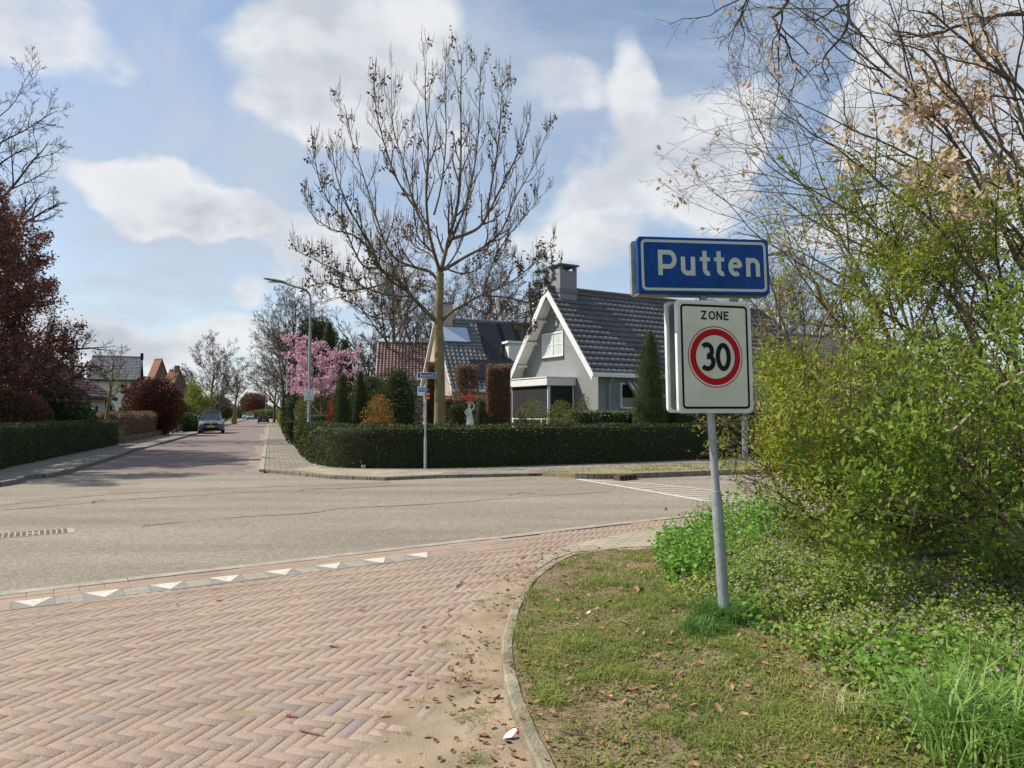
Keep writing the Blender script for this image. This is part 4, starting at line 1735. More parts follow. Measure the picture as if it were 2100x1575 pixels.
def text_mesh(name, txt, size, T, m, parent, yoff, spacing=1.0, bold=0.0):
    cu = bpy.data.curves.new(name, 'FONT')
    cu.body = txt
    cu.size = size
    cu.align_x = 'CENTER'
    cu.align_y = 'CENTER'
    cu.space_character = spacing
    cu.offset = bold
    cu.extrude = 0.0003
    ob = bpy.data.objects.new(name, cu)
    col.objects.link(ob)
    dg = bpy.context.evaluated_depsgraph_get()
    me = bpy.data.meshes.new_from_object(ob.evaluated_get(dg))
    bpy.data.objects.remove(ob)
    M_ = T @ Matrix.Translation((0, yoff, 0)) @ Matrix.Rotation(PI / 2, 4, 'X')
    o_ = ORG.get(parent.name, Vector((0, 0, 0)))
    me.transform(Matrix.Translation(-o_) @ M_)
    me.materials.clear()
    me.materials.append(m)
    o = bpy.data.objects.new(name, me)
    col.objects.link(o)
    o.parent = parent
    return o


text_mesh('lettering', 'Bosrand', .105, T, sign_white, npn, -.053, 1.1, .002)
b = MB()
panel(b, .51, .155, .012, .03, .045, T, bev=.003)
b.build('rear_plate', sign_edge, t, smooth=True)
T = Matrix.Translation((x - .115, y - .02, zpx(802, y))) @ Matrix.Rotation(R(20), 4, 'Z')
b = MB()
panel(b, .21, .25, .012, -.03, -.015, T, bev=.003)
pp = b.build('route_plate', sign_edge, t, smooth=True)
b = MB()
panel(b, .185, .125, .008, -.0315, -.0305, T @ Matrix.Translation((0, 0, .035)), bev=.0002)
b.build('blue_field', mat('route_blue', (.03, .25, .62), (.03, .22, .55), 5, .5), pp)
text_mesh('lettering', 'Postweg', .045, T @ Matrix.Translation((0, 0, .05)), sign_white, pp, -.0325, 1.0, .0006)
b = MB()
for k in range(4):
    b.box(-.07 + k * .04, -.058 + k * .04, -.0318, -.0305, -.085, -.073, T=T)
b.build('dots', black_paint, pp)
for zc_, nm in ((808.5, 'red_tab'), (816, 'red_tab')):
    T = Matrix.Translation((x + .06, y - .02, zpx(zc_, y)))
    b = MB()
    panel(b, .135, .075, .006, -.035, -.025, T, bev=.002)
    tb_ = b.build(nm, mat('tab_red', (.50, .045, .025), (.42, .04, .02), 5, .5), t, smooth=True)
    b = MB()
    b.box(-.042, .042, -.0362, -.0352, -.012, .014, T=T)
    b.build('inscription', sign_white, tb_)

# street lamps
lamp_head = mat('lamp_head', (0.16, 0.17, 0.18), (0.12, 0.13, 0.14), 5, .5)
lamp_glass = mat('lamp_lens', (0.55, 0.56, 0.55), (0.45, 0.46, 0.45), 5, .3)


def make_lamp(label, group):
    t = thing('street_lamp', label, 'street lamp', (0, 0, 0), group)
    b = MB()
    b.tube([(0, 0, z) for z in (0, 1.15, 1.22, 1.27, 1.33)], [.095, .095, .085, .068, .062], 14)
    b.tube([(0, 0, z) for z in (1.33, 4.55, 4.6, 4.62)], [.060, .056, .050, .042], 14)
    pts = [(0, 0, 4.62), (0, 0, 5.9)] + [(-.36 + .36 * math.cos(a), 0, 5.9 + .40 * math.sin(a)) for a in np.linspace(.25, 1.25, 6)] + [(-.62, 0, 6.37), (-.98, 0, 6.50)]
    b.tube(pts, [.040] * len(pts), 12)
    b.build('pole', galv_pale, t, smooth=True)
    b = MB()
    n = 8
    vs = []
    secs = [(-.86, .045, .04, 6.45), (-1.0, .10, .075, 6.50), (-1.3, .14, .07, 6.56), (-1.62, .12, .05, 6.61), (-1.72, .06, .02, 6.63)]
    for (x_, hw, hh, z_) in secs:
        for k in range(n):
            a = 2 * PI * k / n
            vs.append((x_, hw * math.cos(a), z_ + hh * (math.sin(a) if math.sin(a) > 0 else .55 * math.sin(a))))
    fs = [(i * n + k, i * n + (k + 1) % n, (i + 1) * n + (k + 1) % n, (i + 1) * n + k) for i in range(len(secs) - 1) for k in range(n)]
    fs += [tuple(range(n))[::-1], tuple((len(secs) - 1) * n + k for k in range(n))]
    b.add(vs, fs)
    h = b.build('lamp_head', lamp_head, t, smooth=True)
    b = MB()
    b.box(-1.55, -1.02, -.09, .09, 6.49, 6.515, T=None, bev=.01)
    b.build('lens', lamp_glass, h)
    return t


lamp0 = make_lamp('grey street lamp behind the corner hedge with a white plate on its pole', 'street lamps along the side street')
lg = 'street lamps along the side street'
lamps = [(634, 27.0, None), (588, 58, 'grey street lamp standing by the second hedge along the side street'), (574.5, 94, 'grey street lamp further down the side street, third along the right pavement'), (545, 150, 'farthest small street lamp at the end of the side street')]
for i, (px, d, lb) in enumerate(lamps):
    q = P(px, 847, d)
    o = lamp0 if i == 0 else copy_tree(lamp0)
    o.location = (q.x, q.y, 0.05)
    o.rotation_euler = (0, 0, R(12))
    if lb:
        o['label'] = lb
for o in list(lamp0.children):
    ORG[o.name] = Vector((0, 0, 0))
ORG[lamp0.name] = Vector((0, 0, 0))
# its white plate and stickers
t = lamp0
T = Matrix.Rotation(R(-12 + 8), 4, 'Z') @ Matrix.Translation((0, -.075, zpx(811.5, 27) - .05))
b = MB()
panel(b, .36, .43, .03, -.03, .0, T, bev=.005)
pl = b.build('info_plate', sign_edge, t, smooth=True)
ORG[pl.name] = Vector((0, 0, 0))
grn = mat('plate_green', (.03, .17, .10), (.03, .15, .09), 5, .5)
b = MB()
ring(b, rrect(.30, .37, .01), rrect(.286, .356, .006), -.0312, T)
ring(b, [(.085 * math.cos(R(a)), -.055 + .075 * math.sin(R(a))) for a in range(0, 360, 15)], [(.073 * math.cos(R(a)), -.055 + .063 * math.sin(R(a))) for a in range(0, 360, 15)], -.0312, T)
ring(b, [(.02 + .028 * math.cos(R(a)), -.055 + .03 * math.sin(R(a))) for a in range(0, 360, 15)], [(.02 + .016 * math.cos(R(a)), -.055 + .018 * math.sin(R(a))) for a in range(0, 360, 15)], -.0314, T)
b.add([T @ Vector(v) for v in ((-.04, -.0313, .10), (.04, -.0313, .10), (0, -.0313, .15))], [(0, 1, 2)])
b.box(-.008, .008, -.0314, -.0306, .04, .10, T=T)
b.box(-.15, .15, -.0314, -.0306, -.195, -.165, T=T)
b.build('pictogram', grn, pl)
b = MB()
T = Matrix.Rotation(R(-4), 4, 'Z') @ Matrix.Translation((0, -.062, zpx(829, 27) - .05))
b.box(-.04, .04, -.004, .0, -.04, .04, T=T)
st1 = b.build('sticker', sign_white, t)
b = MB()
b.box(-.02, .02, -.006, -.0045, -.02, .02, T=T)
b.build('sticker_mark', sign_red, st1)

# taller lamp on the far pavement to the right
q = G(1528, 946)
lamp_r = copy_tree(lamp0)
for ch in list(lamp_r.children):
    if ch.name.startswith(('info_plate', 'sticker')):
        for c2 in list(ch.children):
            bpy.data.objects.remove(c2)
        bpy.data.objects.remove(ch)
lamp_r.location = (q[0], q[1], .05)
lamp_r.rotation_euler = (0, 0, R(188))
lamp_r.scale = (1, 1, 1.06)
lamp_r['label'] = 'grey street lamp on the far pavement, half hidden behind the road signs'
del lamp_r['group']

# ------------------------------------------------------------------ houses
def tile_mesh(x0, x1, u0, u1, pitch_fn, tw=0.30, th=0.33, hump=0.011, step=0.022, sub=8, flat=False):
    """tiled slope: x along the eave, u up the slope; pitch_fn maps (x,u,height above slope) to a point"""
    ncol = max(1, int(round((x1 - x0) / tw)))
    nrow = max(1, int(round((u1 - u0) / th)))
    xs = np.linspace(x0, x1, ncol * sub + 1)
    ph = (np.arange(ncol * sub + 1) % sub) / sub
    prof = np.where(ph < 0.62, hump * 0.5 * (1 - np.cos(2 * PI * ph / 0.62)), -hump * 0.25 * np.sin(PI * (ph - .62) / .38)) if not flat else 0 * ph
    rows = []
    us = np.linspace(u0, u1, nrow + 1)
    for i in range(nrow):
        rows += [(us[i] - 0.006, 0.0), (us[i], step), (us[i] + (us[i + 1] - us[i]) * .5, step * .55), (us[i + 1] - .004, step * .12)]
    V = []
    for (u, h) in rows:
        V.append(pitch_fn(xs, np.full_like(xs, u), prof + h))
    V = np.array(V)
    nr, nc = V.shape[:2]
    i, j = np.meshgrid(np.arange(nr - 1), np.arange(nc - 1), indexing='ij')
    a = (i * nc + j).ravel()
    return V.reshape(-1, 3), np.stack([a, a + 1, a + nc + 1, a + nc], 1)


def plane_hit(px, py, org, ang, axis, val):
    """pixel ray met with the local plane axis=val of a frame at org turned by ang"""
    M_ = Matrix.Rotation(-ang, 3, 'Z')
    o = M_ @ (Vector((0, 0, CAMZ)) - Vector(org))
    d = M_ @ ray(px, py)
    t = (val - o[axis]) / d[axis]
    return o + d * t


def house(name, label, cat, org, ang, L, W, ze, zr, wallm, roofm, x_over=0.5, y_over=0.35, board=None, tiles=True, boards_w=0.16, tw=.30, wall_z0=0.0,
          gable_mat=None, gable_split=None, hump=.011, hidden_side=False, eave_white=True):
    """gable at local x=0 facing -x, eave sides at y=0 and y=W; ze is the height of the roof edge, zr the ridge"""
    t = thing(name, label, cat, org, rot=(0, 0, ang))
    board = board or white_paint
    xw0, xw1 = x_over, L - x_over
    yw0, yw1 = y_over, W - y_over
    sl_ = (zr - ze) / (W / 2)
    zt = ze + sl_ * y_over - .12
    b = MB()
    prof = [(yw0, wall_z0), (yw1, wall_z0), (yw1, zt), (W / 2, zr - .22), (yw0, zt)]
    n = 5
    vs = [(xw0, y, z) for y, z in prof] + [(xw1, y, z) for y, z in prof]
    b.add(vs, [tuple(range(n))[::-1], tuple(range(n, 2 * n))] + [(i, (i + 1) % n, (i + 1) % n + n, i + n) for i in range(n)])
    wall = b.build('wall', wallm, t)
    # roof deck
    b = MB()
    cs = W / 2 / math.hypot(W / 2, zr - ze)
    th = .10
    for s in (0, 1):
        y0, y1 = (0, W / 2) if s == 0 else (W, W / 2)
        vs = [(.03, y0, ze), (L - .03, y0, ze), (L - .03, y1, zr), (.03, y1, zr)]
        lo = [(x, y, z - th / cs) for x, y, z in vs]
        b.add(vs + lo, [(0, 1, 2, 3), (7, 6, 5, 4), (0, 4, 5, 1), (3, 2, 6, 7), (0, 3, 7, 4), (1, 5, 6, 2)] if s == 0 else [(3, 2, 1, 0), (4, 5, 6, 7), (1, 5, 4, 0), (7, 6, 2, 3), (4, 7, 3, 0), (2, 6, 5, 1)])
    b.build('roof_deck', board, t)
    slope = math.hypot(W / 2, zr - ze)
    dy, dz = (W / 2) / slope, (zr - ze) / slope

    def pf0(x, u, h):
        return np.stack([x, u * dy - h * dz - dz * .005, ze + u * dz + h * dy + dy * .012], -1)

    def pf1(x, u, h):
        return np.stack([x, W - u * dy + h * dz + dz * .005, ze + u * dz + h * dy + dy * .012], -1)
    V0, F0 = tile_mesh(0.0, L, -.06, slope, pf0, tw=tw, flat=not tiles, hump=hump)
    V1, F1 = tile_mesh(0.0, L, -.06, slope, pf1, tw=tw, flat=not tiles, hump=hump)
    V = np.vstack([V0, V1])
    roof = np_obj('roof', V, np.vstack([F0, F1[:, ::-1] + len(V0)]), roofm, t, smooth=False)
    # ridge caps
    b = MB()
    k = max(1, int(L / .35))
    for i in range(k):
        x0_, x1_ = L * i / k, L * (i + 1) / k + .03
        b.tube([(x0_, W / 2, zr + .0), (x1_, W / 2, zr + .012)], [.115, .105], 10)
    b.build('ridge', roofm, t, smooth=True)
    # barge boards and gutters
    for X in (-.03, L):
        for s in (0, 1):
            b = MB()
            y0, y1 = (0, W / 2) if s == 0 else (W, W / 2)
            sg = 1 if s == 0 else -1
            hh = boards_w / cs
            pr = [(y0 - sg * .0, ze - hh * .9), (y0, ze + .03), (y1, zr + .03), (y1, zr - hh)]
            vs = [(X, y, z) for y, z in pr] + [(X + .03, y, z) for y, z in pr]
            f = [(0, 1, 2, 3), (7, 6, 5, 4), (0, 4, 5, 1), (1, 5, 6, 2), (2, 6, 7, 3), (3, 7, 4, 0)]
            if s:
                f = [q_[::-1] for q_ in f]
            b.add(vs, f)
            b.build('barge_board', board, t)
    for s, y in ((0, -.11), (1, W + .02)):
        b = MB()
        b.box(.02 if not eave_white else -.06, L - .02, y, y + .09 + (.0), ze - .19, ze - .02, bev=.01)
        b.build('gutter', board, t)
    return t, wall, roof


def window(parent, x0, x1, z0, z1, face, val, frame_m=None, cols=2, rows=1, glassm=None, sill=True, depth=.05, fw=.07, curtain=False):
    """window on a wall plane; face 'x-' (wall at local x=val facing -x) or 'y-'"""
    frame_m = frame_m or white_paint
    glassm = glassm or glass_dark
    b = MB()
    if face == 'x-':
        bx = lambda a0, a1, z0_, z1_, d0, d1: b.box(val - d1, val - d0, a0, a1, z0_, z1_)
    else:
        bx = lambda a0, a1, z0_, z1_, d0, d1: b.box(a0, a1, val - d1, val - d0, z0_, z1_)
    bx(x0, x1, z0, z0 + fw, -.02, depth)
    bx(x0, x1, z1 - fw, z1, -.02, depth)
    bx(x0, x0 + fw, z0 + fw, z1 - fw, -.02, depth)
    bx(x1 - fw, x1, z0 + fw, z1 - fw, -.02, depth)
    for c in range(1, cols):
        xc = x0 + (x1 - x0) * c / cols
        bx(xc - fw * .6, xc + fw * .6, z0 + fw, z1 - fw, -.02, depth - .004)
    for c in range(cols):
        a0 = x0 + (x1 - x0) * c / cols + fw
        a1 = x0 + (x1 - x0) * (c + 1) / cols - fw
        for r in range(1, rows):
            zc = z0 + (z1 - z0) * r / rows
            bx(a0, a1, zc - .018, zc + .018, -.02, depth - .014)
        if curtain:
            bx((a0 + a1) / 2 - .016, (a0 + a1) / 2 + .016, z0 + fw, z1 - fw, -.02, depth - .018)
    w = b.build('window', frame_m, parent)
    b = MB()
    bx(x0 + fw * .8, x1 - fw * .8, z0 + fw * .8, z1 - fw * .8, -.01, depth * .3)
    b.build('pane', glassm, w)
    if sill:
        b = MB()
        bx(x0 - .03, x1 + .03, z0 - .06, z0 - .004, -.02, depth + .05)
        b.build('sill', mat('sill_dark', (.05, .05, .055), (.07, .07, .07), 5, .6), w)
    return w


roof_anthracite = mat('roof_anthracite', (0.095, 0.095, 0.098), (0.135, 0.135, 0.138), 1.5, 0.8, 0.1, 30, speck=.12, sscale=9, spec=0.12)
roof_weathered = mat('roof_weathered', (0.10, 0.105, 0.115), (0.19, 0.19, 0.195), 2.5, 0.35, speck=.2, sscale=6, spec=0.6)
roof_maroon = mat('roof_maroon', (0.11, 0.05, 0.045), (0.17, 0.10, 0.09), 3, 0.5, speck=.2, sscale=8)
roof_brown = mat('roof_brown', (0.13, 0.068, 0.062), (0.18, 0.10, 0.09), 3, 0.6, speck=.15, sscale=8)
roof_orange = mat('roof_orange', (0.32, 0.13, 0.075), (0.26, 0.115, 0.07), 3, 0.8, speck=.2, sscale=6)
grey_brick = brick_mat('grey_painted_brick', (0.285, 0.295, 0.30), (0.265, 0.275, 0.28), (0.215, 0.225, 0.23), 0.22, 0.065, 0.008, 0.75, 0.9, 'xz', varn=.05)
pink_brick = brick_mat('pink_brick', (0.52, 0.38, 0.32), (0.44, 0.31, 0.26), (0.46, 0.38, 0.33), 0.22, 0.065, 0.009, 0.9, 0.6, 'xz', varn=.1)
brown_brick = brick_mat('brown_brick', (0.19, 0.115, 0.08), (0.14, 0.085, 0.06), (0.20, 0.17, 0.13), 0.22, 0.065, 0.009, 0.9, 0.6, 'xz')
white_wall = mat('white_wall', (0.72, 0.70, 0.65), (0.62, 0.61, 0.57), 1.2, 0.85, 0.2, 60)
dark_boards = brick_mat('dark_boards', (0.025, 0.03, 0.05), (0.02, 0.025, 0.045), (0.008, 0.008, 0.012), 8.0, 0.18, 0.015, 0.6, 0.5, 'xz', varn=.1)
screen_dark = mat('screen_fabric', (0.020, 0.020, 0.023), (0.026, 0.026, 0.03), 3, 0.8)
curtain_glass = mat('curtained_glass', (0.50, 0.56, 0.55), (0.62, 0.67, 0.65), 4, 0.25, spec=0.6)
solar_black = mat('solar_panel', (0.018, 0.018, 0.022), (0.026, 0.025, 0.03), 2, 0.18, spec=0.4)
lead_grey = mat('lead_grey', (0.17, 0.18, 0.20), (0.12, 0.13, 0.145), 4, .6)

# grey corner house
A1 = R(31)
lx, ly = math.cos(A1), math.sin(A1)
ry_ = 29.7
Rp = P(1215, 762, ry_)
ze = zpx(766, ry_) + .06
org = (Rp.x, Rp.y, 0.0)
Wg = 6.9
zr = zpx(589, ry_ + Wg / 2 * lx * 1.0)
hs, wall, roof = house('grey_house', 'grey painted brick house with dark tiled roof and white gable boards behind the corner hedge', 'house', org, A1, 14.9, Wg, ze, zr, grey_brick, roof_anthracite, x_over=.62, y_over=.42, boards_w=.26)
ORG[hs.name] = Vector((0, 0, 0))
xw = .62
a = plane_hit(1113, 735, org, A1, 0, xw)
c = plane_hit(1156, 678, org, A1, 0, xw)
y0_, y1_ = min(a.y, c.y), max(a.y, c.y)
window(hs, y0_, y1_, a.z, c.z, 'x-', xw, cols=2, rows=2, glassm=curtain_glass, fw=.075, curtain=True)
# dark reveal round the gable window
b = MB()
b.box(xw - .012, xw - .002, y0_ - .04, y1_ + .04, a.z - .05, c.z + .05)
b.build('window_reveal', lead_grey, hs)
# purlin ends under the verge
for f in (.22, .48, .72, .93):
    b = MB()
    yv = Wg - f * Wg / 2
    zv = ze + (zr - ze) * f
    b.tube([(.03, yv, zv - .30), (xw, yv, zv - .30)], [.07, .07], 10)
    b.build('purlin_end', white_paint, hs, smooth=True)
b = MB()
b.tube([(xw - .05, Wg / 2, zr - 1.35), (xw + .02, Wg / 2, zr - 1.35)], [.06, .06], 10)
b.box(xw - .10, xw - .0, Wg / 2 - .03, Wg / 2 + .03, zr - 1.75, zr - 1.5, bev=.01)
b.build('gable_lamp', white_paint, hs, smooth=True)
# chimney
ch_x = .42
b = MB()
b.box(ch_x, ch_x + .95, Wg / 2 - .5, Wg / 2 + .28, zr - 1.2, zr + .78)
chm = b.build('chimney', grey_brick, hs)
b = MB()
b.box(ch_x - .04, ch_x + .99, Wg / 2 - .54, Wg / 2 + .32, zr - .28, zr - .06)
b.build('chimney_flashing', lead_grey, chm)
b = MB()
for (xx, yy_) in ((ch_x, Wg / 2 - .5), (ch_x + .80, Wg / 2 - .5), (ch_x, Wg / 2 + .13), (ch_x + .80, Wg / 2 + .13)):
    b.box(xx + .002, xx + .15, yy_ + .002, yy_ + .148, zr + .782, zr + 1.00)
b.box(ch_x - .10, ch_x + 1.05, Wg / 2 - .60, Wg / 2 + .38, zr + 1.00, zr + 1.08, bev=.02)
b.build('chimney_cap', lead_grey, chm)
b = MB()
b.box(11.6, 12.35, Wg / 2 - .45, Wg / 2 + .4, zr - 1.0, zr + .85)
chm = b.build('chimney', grey_brick, hs)
b = MB()
b.box(11.5, 12.45, Wg / 2 - .55, Wg / 2 + .5, zr + .852, zr + .95)
b.build('chimney_cap', lead_grey, chm)
b = MB()
b.box(11.56, 12.39, Wg / 2 - .49, Wg / 2 + .44, zr - .28, zr - .06)
b.build('chimney_flashing', lead_grey, chm)
# bay window projecting from the gable
q1 = plane_hit(1122, 776, org, A1, 0, xw - 1.55)
q2 = plane_hit(1044, 785, org, A1, 0, xw - 1.55)
zt_ = q1.z + .04
zb_ = plane_hit(1122, 790, org, A1, 0, xw - 1.55).z
xb = xw - 1.45
yb0, yb1 = q1.y + .10, q2.y - .10
b = MB()
b.box(xb - .14, xw - .02, yb0 - .14, yb1 + .14, zb_, zt_, bev=.015)
b.box(xb - .17, xw - .02, yb0 - .17, yb1 + .17, zt_ + .002, zt_ + .05)
bay = b.build('bay_window', white_paint, hs)
b = MB()
for (x0_, x1_, ya, yb_) in ((xb, xb + .10, yb0, yb0 + .12), (xb, xb + .10, yb1 - .12, yb1), (xw - .12, xw - .03, yb0, yb0 + .10), (xb, xb + .1, yb0 + .48, yb0 + .56)):
    b.box(x0_, x1_, ya, yb_, .3, zb_ - .002)
for z_ in (.95, 1.36):
    b.box(xb + .002, xb + .098, yb0 + .121, yb1 - .121, z_ - .05, z_)
    b.box(xb + .10, xw - .121, yb0 + .002, yb0 + .098, z_ - .05, z_)
b.box(xb + .01, xw - .13, yb0 + .01, yb1 - .01, 0, .58)
b.build('bay_frame', white_paint, bay)
b = MB()
b.box(xb + .03, xb + .045, yb0 + .10, yb1 - .10, .6, zb_ - .01)
b.box(xb + .10, xw - .12, yb0 + .03, yb0 + .045, .6, zb_ - .01)
b.build('pane', glass_dark, bay)
b = MB()
b.box(xb - .012, xb - .004, yb0 + .05, yb1 - .05, 1.40, zb_ - .02)
b.box(xb + .22, xw - .13, yb0 - .012, yb0 - .004, 1.40, zb_ - .02)
b.build('sun_screen', screen_dark, bay)
# side wall: rain pipe, awning window, dark recess
b = MB()
b.tube([(xw + .55, .02, ze - .15), (xw + .55, .30, ze - .5), (xw + .55, .35, .05)], [.045, .045, .045], 10)
b.build('rain_pipe', galv_pale, hs, smooth=True)
yv = .42
a = plane_hit(1272, 838, org, A1, 1, yv)
c = plane_hit(1345, 787, org, A1, 1, yv)
window(hs, a.x, c.x, a.z, c.z, 'y-', yv, cols=2, rows=1, fw=.07)
b = MB()
xs0, xs1 = a.x + .25, c.x - .1
ns_ = 12
for i in range(ns_):
    x0_ = xs0 + (xs1 - xs0) * i / ns_
    x1_ = xs0 + (xs1 - xs0) * (i + 1) / ns_
    b.add([(x0_, yv - .06, c.z + .05), (x1_, yv - .06, c.z + .05), (x1_, yv - .75, c.z - .62), (x0_, yv - .75, c.z - .62),
           (x0_, yv - .05, c.z + .035), (x1_, yv - .05, c.z + .035), (x1_, yv - .74, c.z - .635), (x0_, yv - .74, c.z - .635)],
          [(0, 3, 2, 1), (4, 5, 6, 7), (3, 7, 6, 2)], i % 2)
b.build('awning', [mat('awning_grey', (.16, .17, .19), (.14, .15, .17), 5, .8), white_paint], hs)
a = plane_hit(1440, 840, org, A1, 1, yv)
window(hs, a.x - .2, a.x + 1.9, 1.0, 2.25, 'y-', yv, cols=2, rows=1, fw=.07)

# neighbouring pink house with solar panels
A2 = R(23)
org2 = (P(926, 800, 43).x, 43.0, 0.0)
ze2 = zpx(797, 43)
W2 = 7.2
zr2 = zpx(653, 46.2)
h2, wall2, roof2 = house('pink_brick_house', 'pale pink brick house with weathered pantiles, skylight and solar panels left of the grey house', 'house', org2, A2, 13.5, W2, ze2, zr2, pink_brick, roof_weathered, x_over=.16, y_over=.4, boards_w=.09, tw=.3, hump=.05)
ORG[h2.name] = Vector((0, 0, 0))
sl2 = math.hypot(W2 / 2, zr2 - ze2)
dy2, dz2 = W2 / 2 / sl2, (zr2 - ze2) / sl2


def on_roof(b, x0, x1, u0, u1, h0, h1, m=0):
    f = lambda x, u, h: (x, u * dy2 - h * dz2, ze2 + u * dz2 + h * dy2)
    vs = [f(x0, u0, h0), f(x1, u0, h0), f(x1, u1, h0), f(x0, u1, h0), f(x0, u0, h1), f(x1, u0, h1), f(x1, u1, h1), f(x0, u1, h1)]
    b.add(vs, [(3, 2, 1, 0), (4, 5, 6, 7), (0, 1, 5, 4), (1, 2, 6, 5), (2, 3, 7, 6), (3, 0, 4, 7)], m)


def roof_hit(px, py):
    M_ = Matrix.Rotation(-A2, 3, 'Z')
    o = M_ @ (Vector((0, 0, CAMZ)) - Vector(org2))
    d = M_ @ ray(px, py)
    nn_ = Vector((0, -dz2, dy2))
    p0 = Vector((0, 0, ze2)) + nn_ * .1
    t = (p0 - o).dot(nn_) / d.dot(nn_)
    q_ = o + d * t
    return q_.x, (q_.y + .1 * dz2) / dy2


xa, ua = roof_hit(912, 701)
xb_, ub = roof_hit(958, 672)
sky_b = MB()
on_roof(sky_b, xa, xb_, ua, ub, 0, .13)
skl = sky_b.build('skylight', lead_grey, h2)
sky_b = MB()
on_roof(sky_b, xa + .06, xb_ - .06, ua + .06, ub - .06, .132, .145)
sky_b.build('pane', mat('skylight_glass', (.45, .52, .62), (.40, .47, .58), 1, .12, spec=1.0), skl)


def px_panel(x0, y0, x1, y1):
    a_, b1 = roof_hit(x0, y1)
    c_, d1 = roof_hit(x1, y0)
    return a_, c_, b1, d1


for (x0, y0, x1, y1) in ((990, 664, 1026, 700), (1028, 665, 1058, 701), (1060, 666, 1086, 702), (1000, 702, 1037, 738), (1086, 667, 1112, 703), (975, 739, 1040, 776)):
    u_ = px_panel(x0, y0, x1, y1)
    b = MB()
    on_roof(b, u_[0], max(u_[1], u_[0] + .9), u_[2], u_[3], .06, .12)
    b.build('solar_panel', solar_black, h2)
b = MB()
b.box(.15, 1.1, W2 / 2 - .45, W2 / 2 + .35, zr2 - .9, zr2 + .95)
chm = b.build('chimney', pink_brick, h2)
b = MB()
b.box(.08, 1.17, W2 / 2 - .52, W2 / 2 + .42, zr2 + .952, zr2 + 1.06)
b.build('chimney_cap', lead_grey, chm)
for yw_ in (W2 / 2 + .55, W2 / 2 - .9):
    window(h2, yw_, yw_ + .42, 4.1, 5.3, 'x-', .25, cols=1, sill=False, fw=.06)
a = plane_hit(1010, 820, org2, A2, 1, .4)
window(h2, 1.2, 3.6, .9, 2.2, 'y-', .4, cols=3)
window(h2, 6.0, 7.6, .9, 2.2, 'y-', .4, cols=2)
# dormer
a = roof_hit(1043, 735)
b = MB()
yd = a[1] * dy2
b.box(a[0] + .0, a[0] + 2.4, yd - .1, yd + 1.6, ze2 + a[1] * dz2 - .1, ze2 + a[1] * dz2 + 1.05)
dm = b.build('dormer', white_paint, h2)
b = MB()
b.box(a[0] - .15, a[0] + 2.55, yd - .28, yd + 1.7, ze2 + a[1] * dz2 + 1.052, ze2 + a[1] * dz2 + 1.2)
b.build('dormer_roof', white_paint, dm)

# house behind with maroon roof
o3 = P(770, 795, 62)
h3, _, _ = house('maroon_roof_house', 'house with glossy maroon pantile roof and pale gable trim beyond the cedar', 'house', (P(770, 800, 58).x, 58, 0), R(8), 11, 7.5, zpx(775, 58), zpx(703, 61.5), pink_brick, roof_maroon, x_over=.2, y_over=.4, boards_w=.25, tw=.28, hump=.05)

# left: white bungalow with dark boards and brown roof
yb_ = 41.0
tip = P(187, 813, yb_)
h4 = thing('white_bungalow', 'low white bungalow with dark boarded gable and brown tiled roof behind the left hedge', 'house', (tip.x, tip.y, 0), rot=(0, 0, R(24)))
h4, w4, _ = (None, None, None) if False else house('white_bungalow', 'low white bungalow with dark boarded gable and brown tiled roof behind the left hedge', 'house', (tip.x, tip.y, 0), R(108.8 - 14), 3.1, 9.0, tip.z, tip.z + 2.9, white_wall, roof_brown, x_over=.35, y_over=.5, board=mat('dark_trim', (.02, .024, .035), (.03, .034, .045), 5, .6), boards_w=.25, tw=.28)
for o in [o for o in bpy.data.objects if o.name == 'white_bungalow' and not o.children]:
    bpy.data.objects.remove(o)
h4.name = 'white_bungalow'
b = MB()
sl_ = 2.9 / 4.5
b.add([(.345, .55, tip.z + .02), (.345, 8.45, tip.z + .02), (.345, 4.5, tip.z + 2.5)], [(0, 2, 1)])
ORG[h4.name] = Vector((0, 0, 0))
b.build('gable_boards', dark_boards, h4)
window(h4, .9, 1.9, .9, 2.1, 'y-', .5, cols=2)
window(h4, 1.0, 1.7, 1.0, 2.1, 'x-', .35, cols=1)

# left: white two-storey house with grey roof
d5 = 64
o5 = P(300, 778, d5)
h5, w5, _ = house('white_house', 'white two storey house with grey pantile roof and small roof vent behind the pollard tree', 'house', (P(178, 778, d5).x, d5, 0), R(25), 4.2, 8.5, zpx(777, d5), zpx(731, d5 + 4.2), white_wall, roof_weathered, x_over=.2, y_over=.4, boards_w=.22, tw=.28, board=mat('dark_trim', (.02, .024, .035)))
ORG[h5.name] = Vector((0, 0, 0))
window(h5, 2.6, 3.3, 3.3, 4.3, 'y-', .4, cols=1, sill=False)
window(h5, 2.5, 3.2, .6, 2.2, 'y-', .4, cols=1, sill=False)
b = MB()
b.tube([(4.2, 3.9, zpx(731, d5 + 4.2) - .3), (4.2, 3.9, zpx(731, d5 + 4.2) + .4)], [.14, .14], 10)
b.build('roof_vent', black_paint, h5)
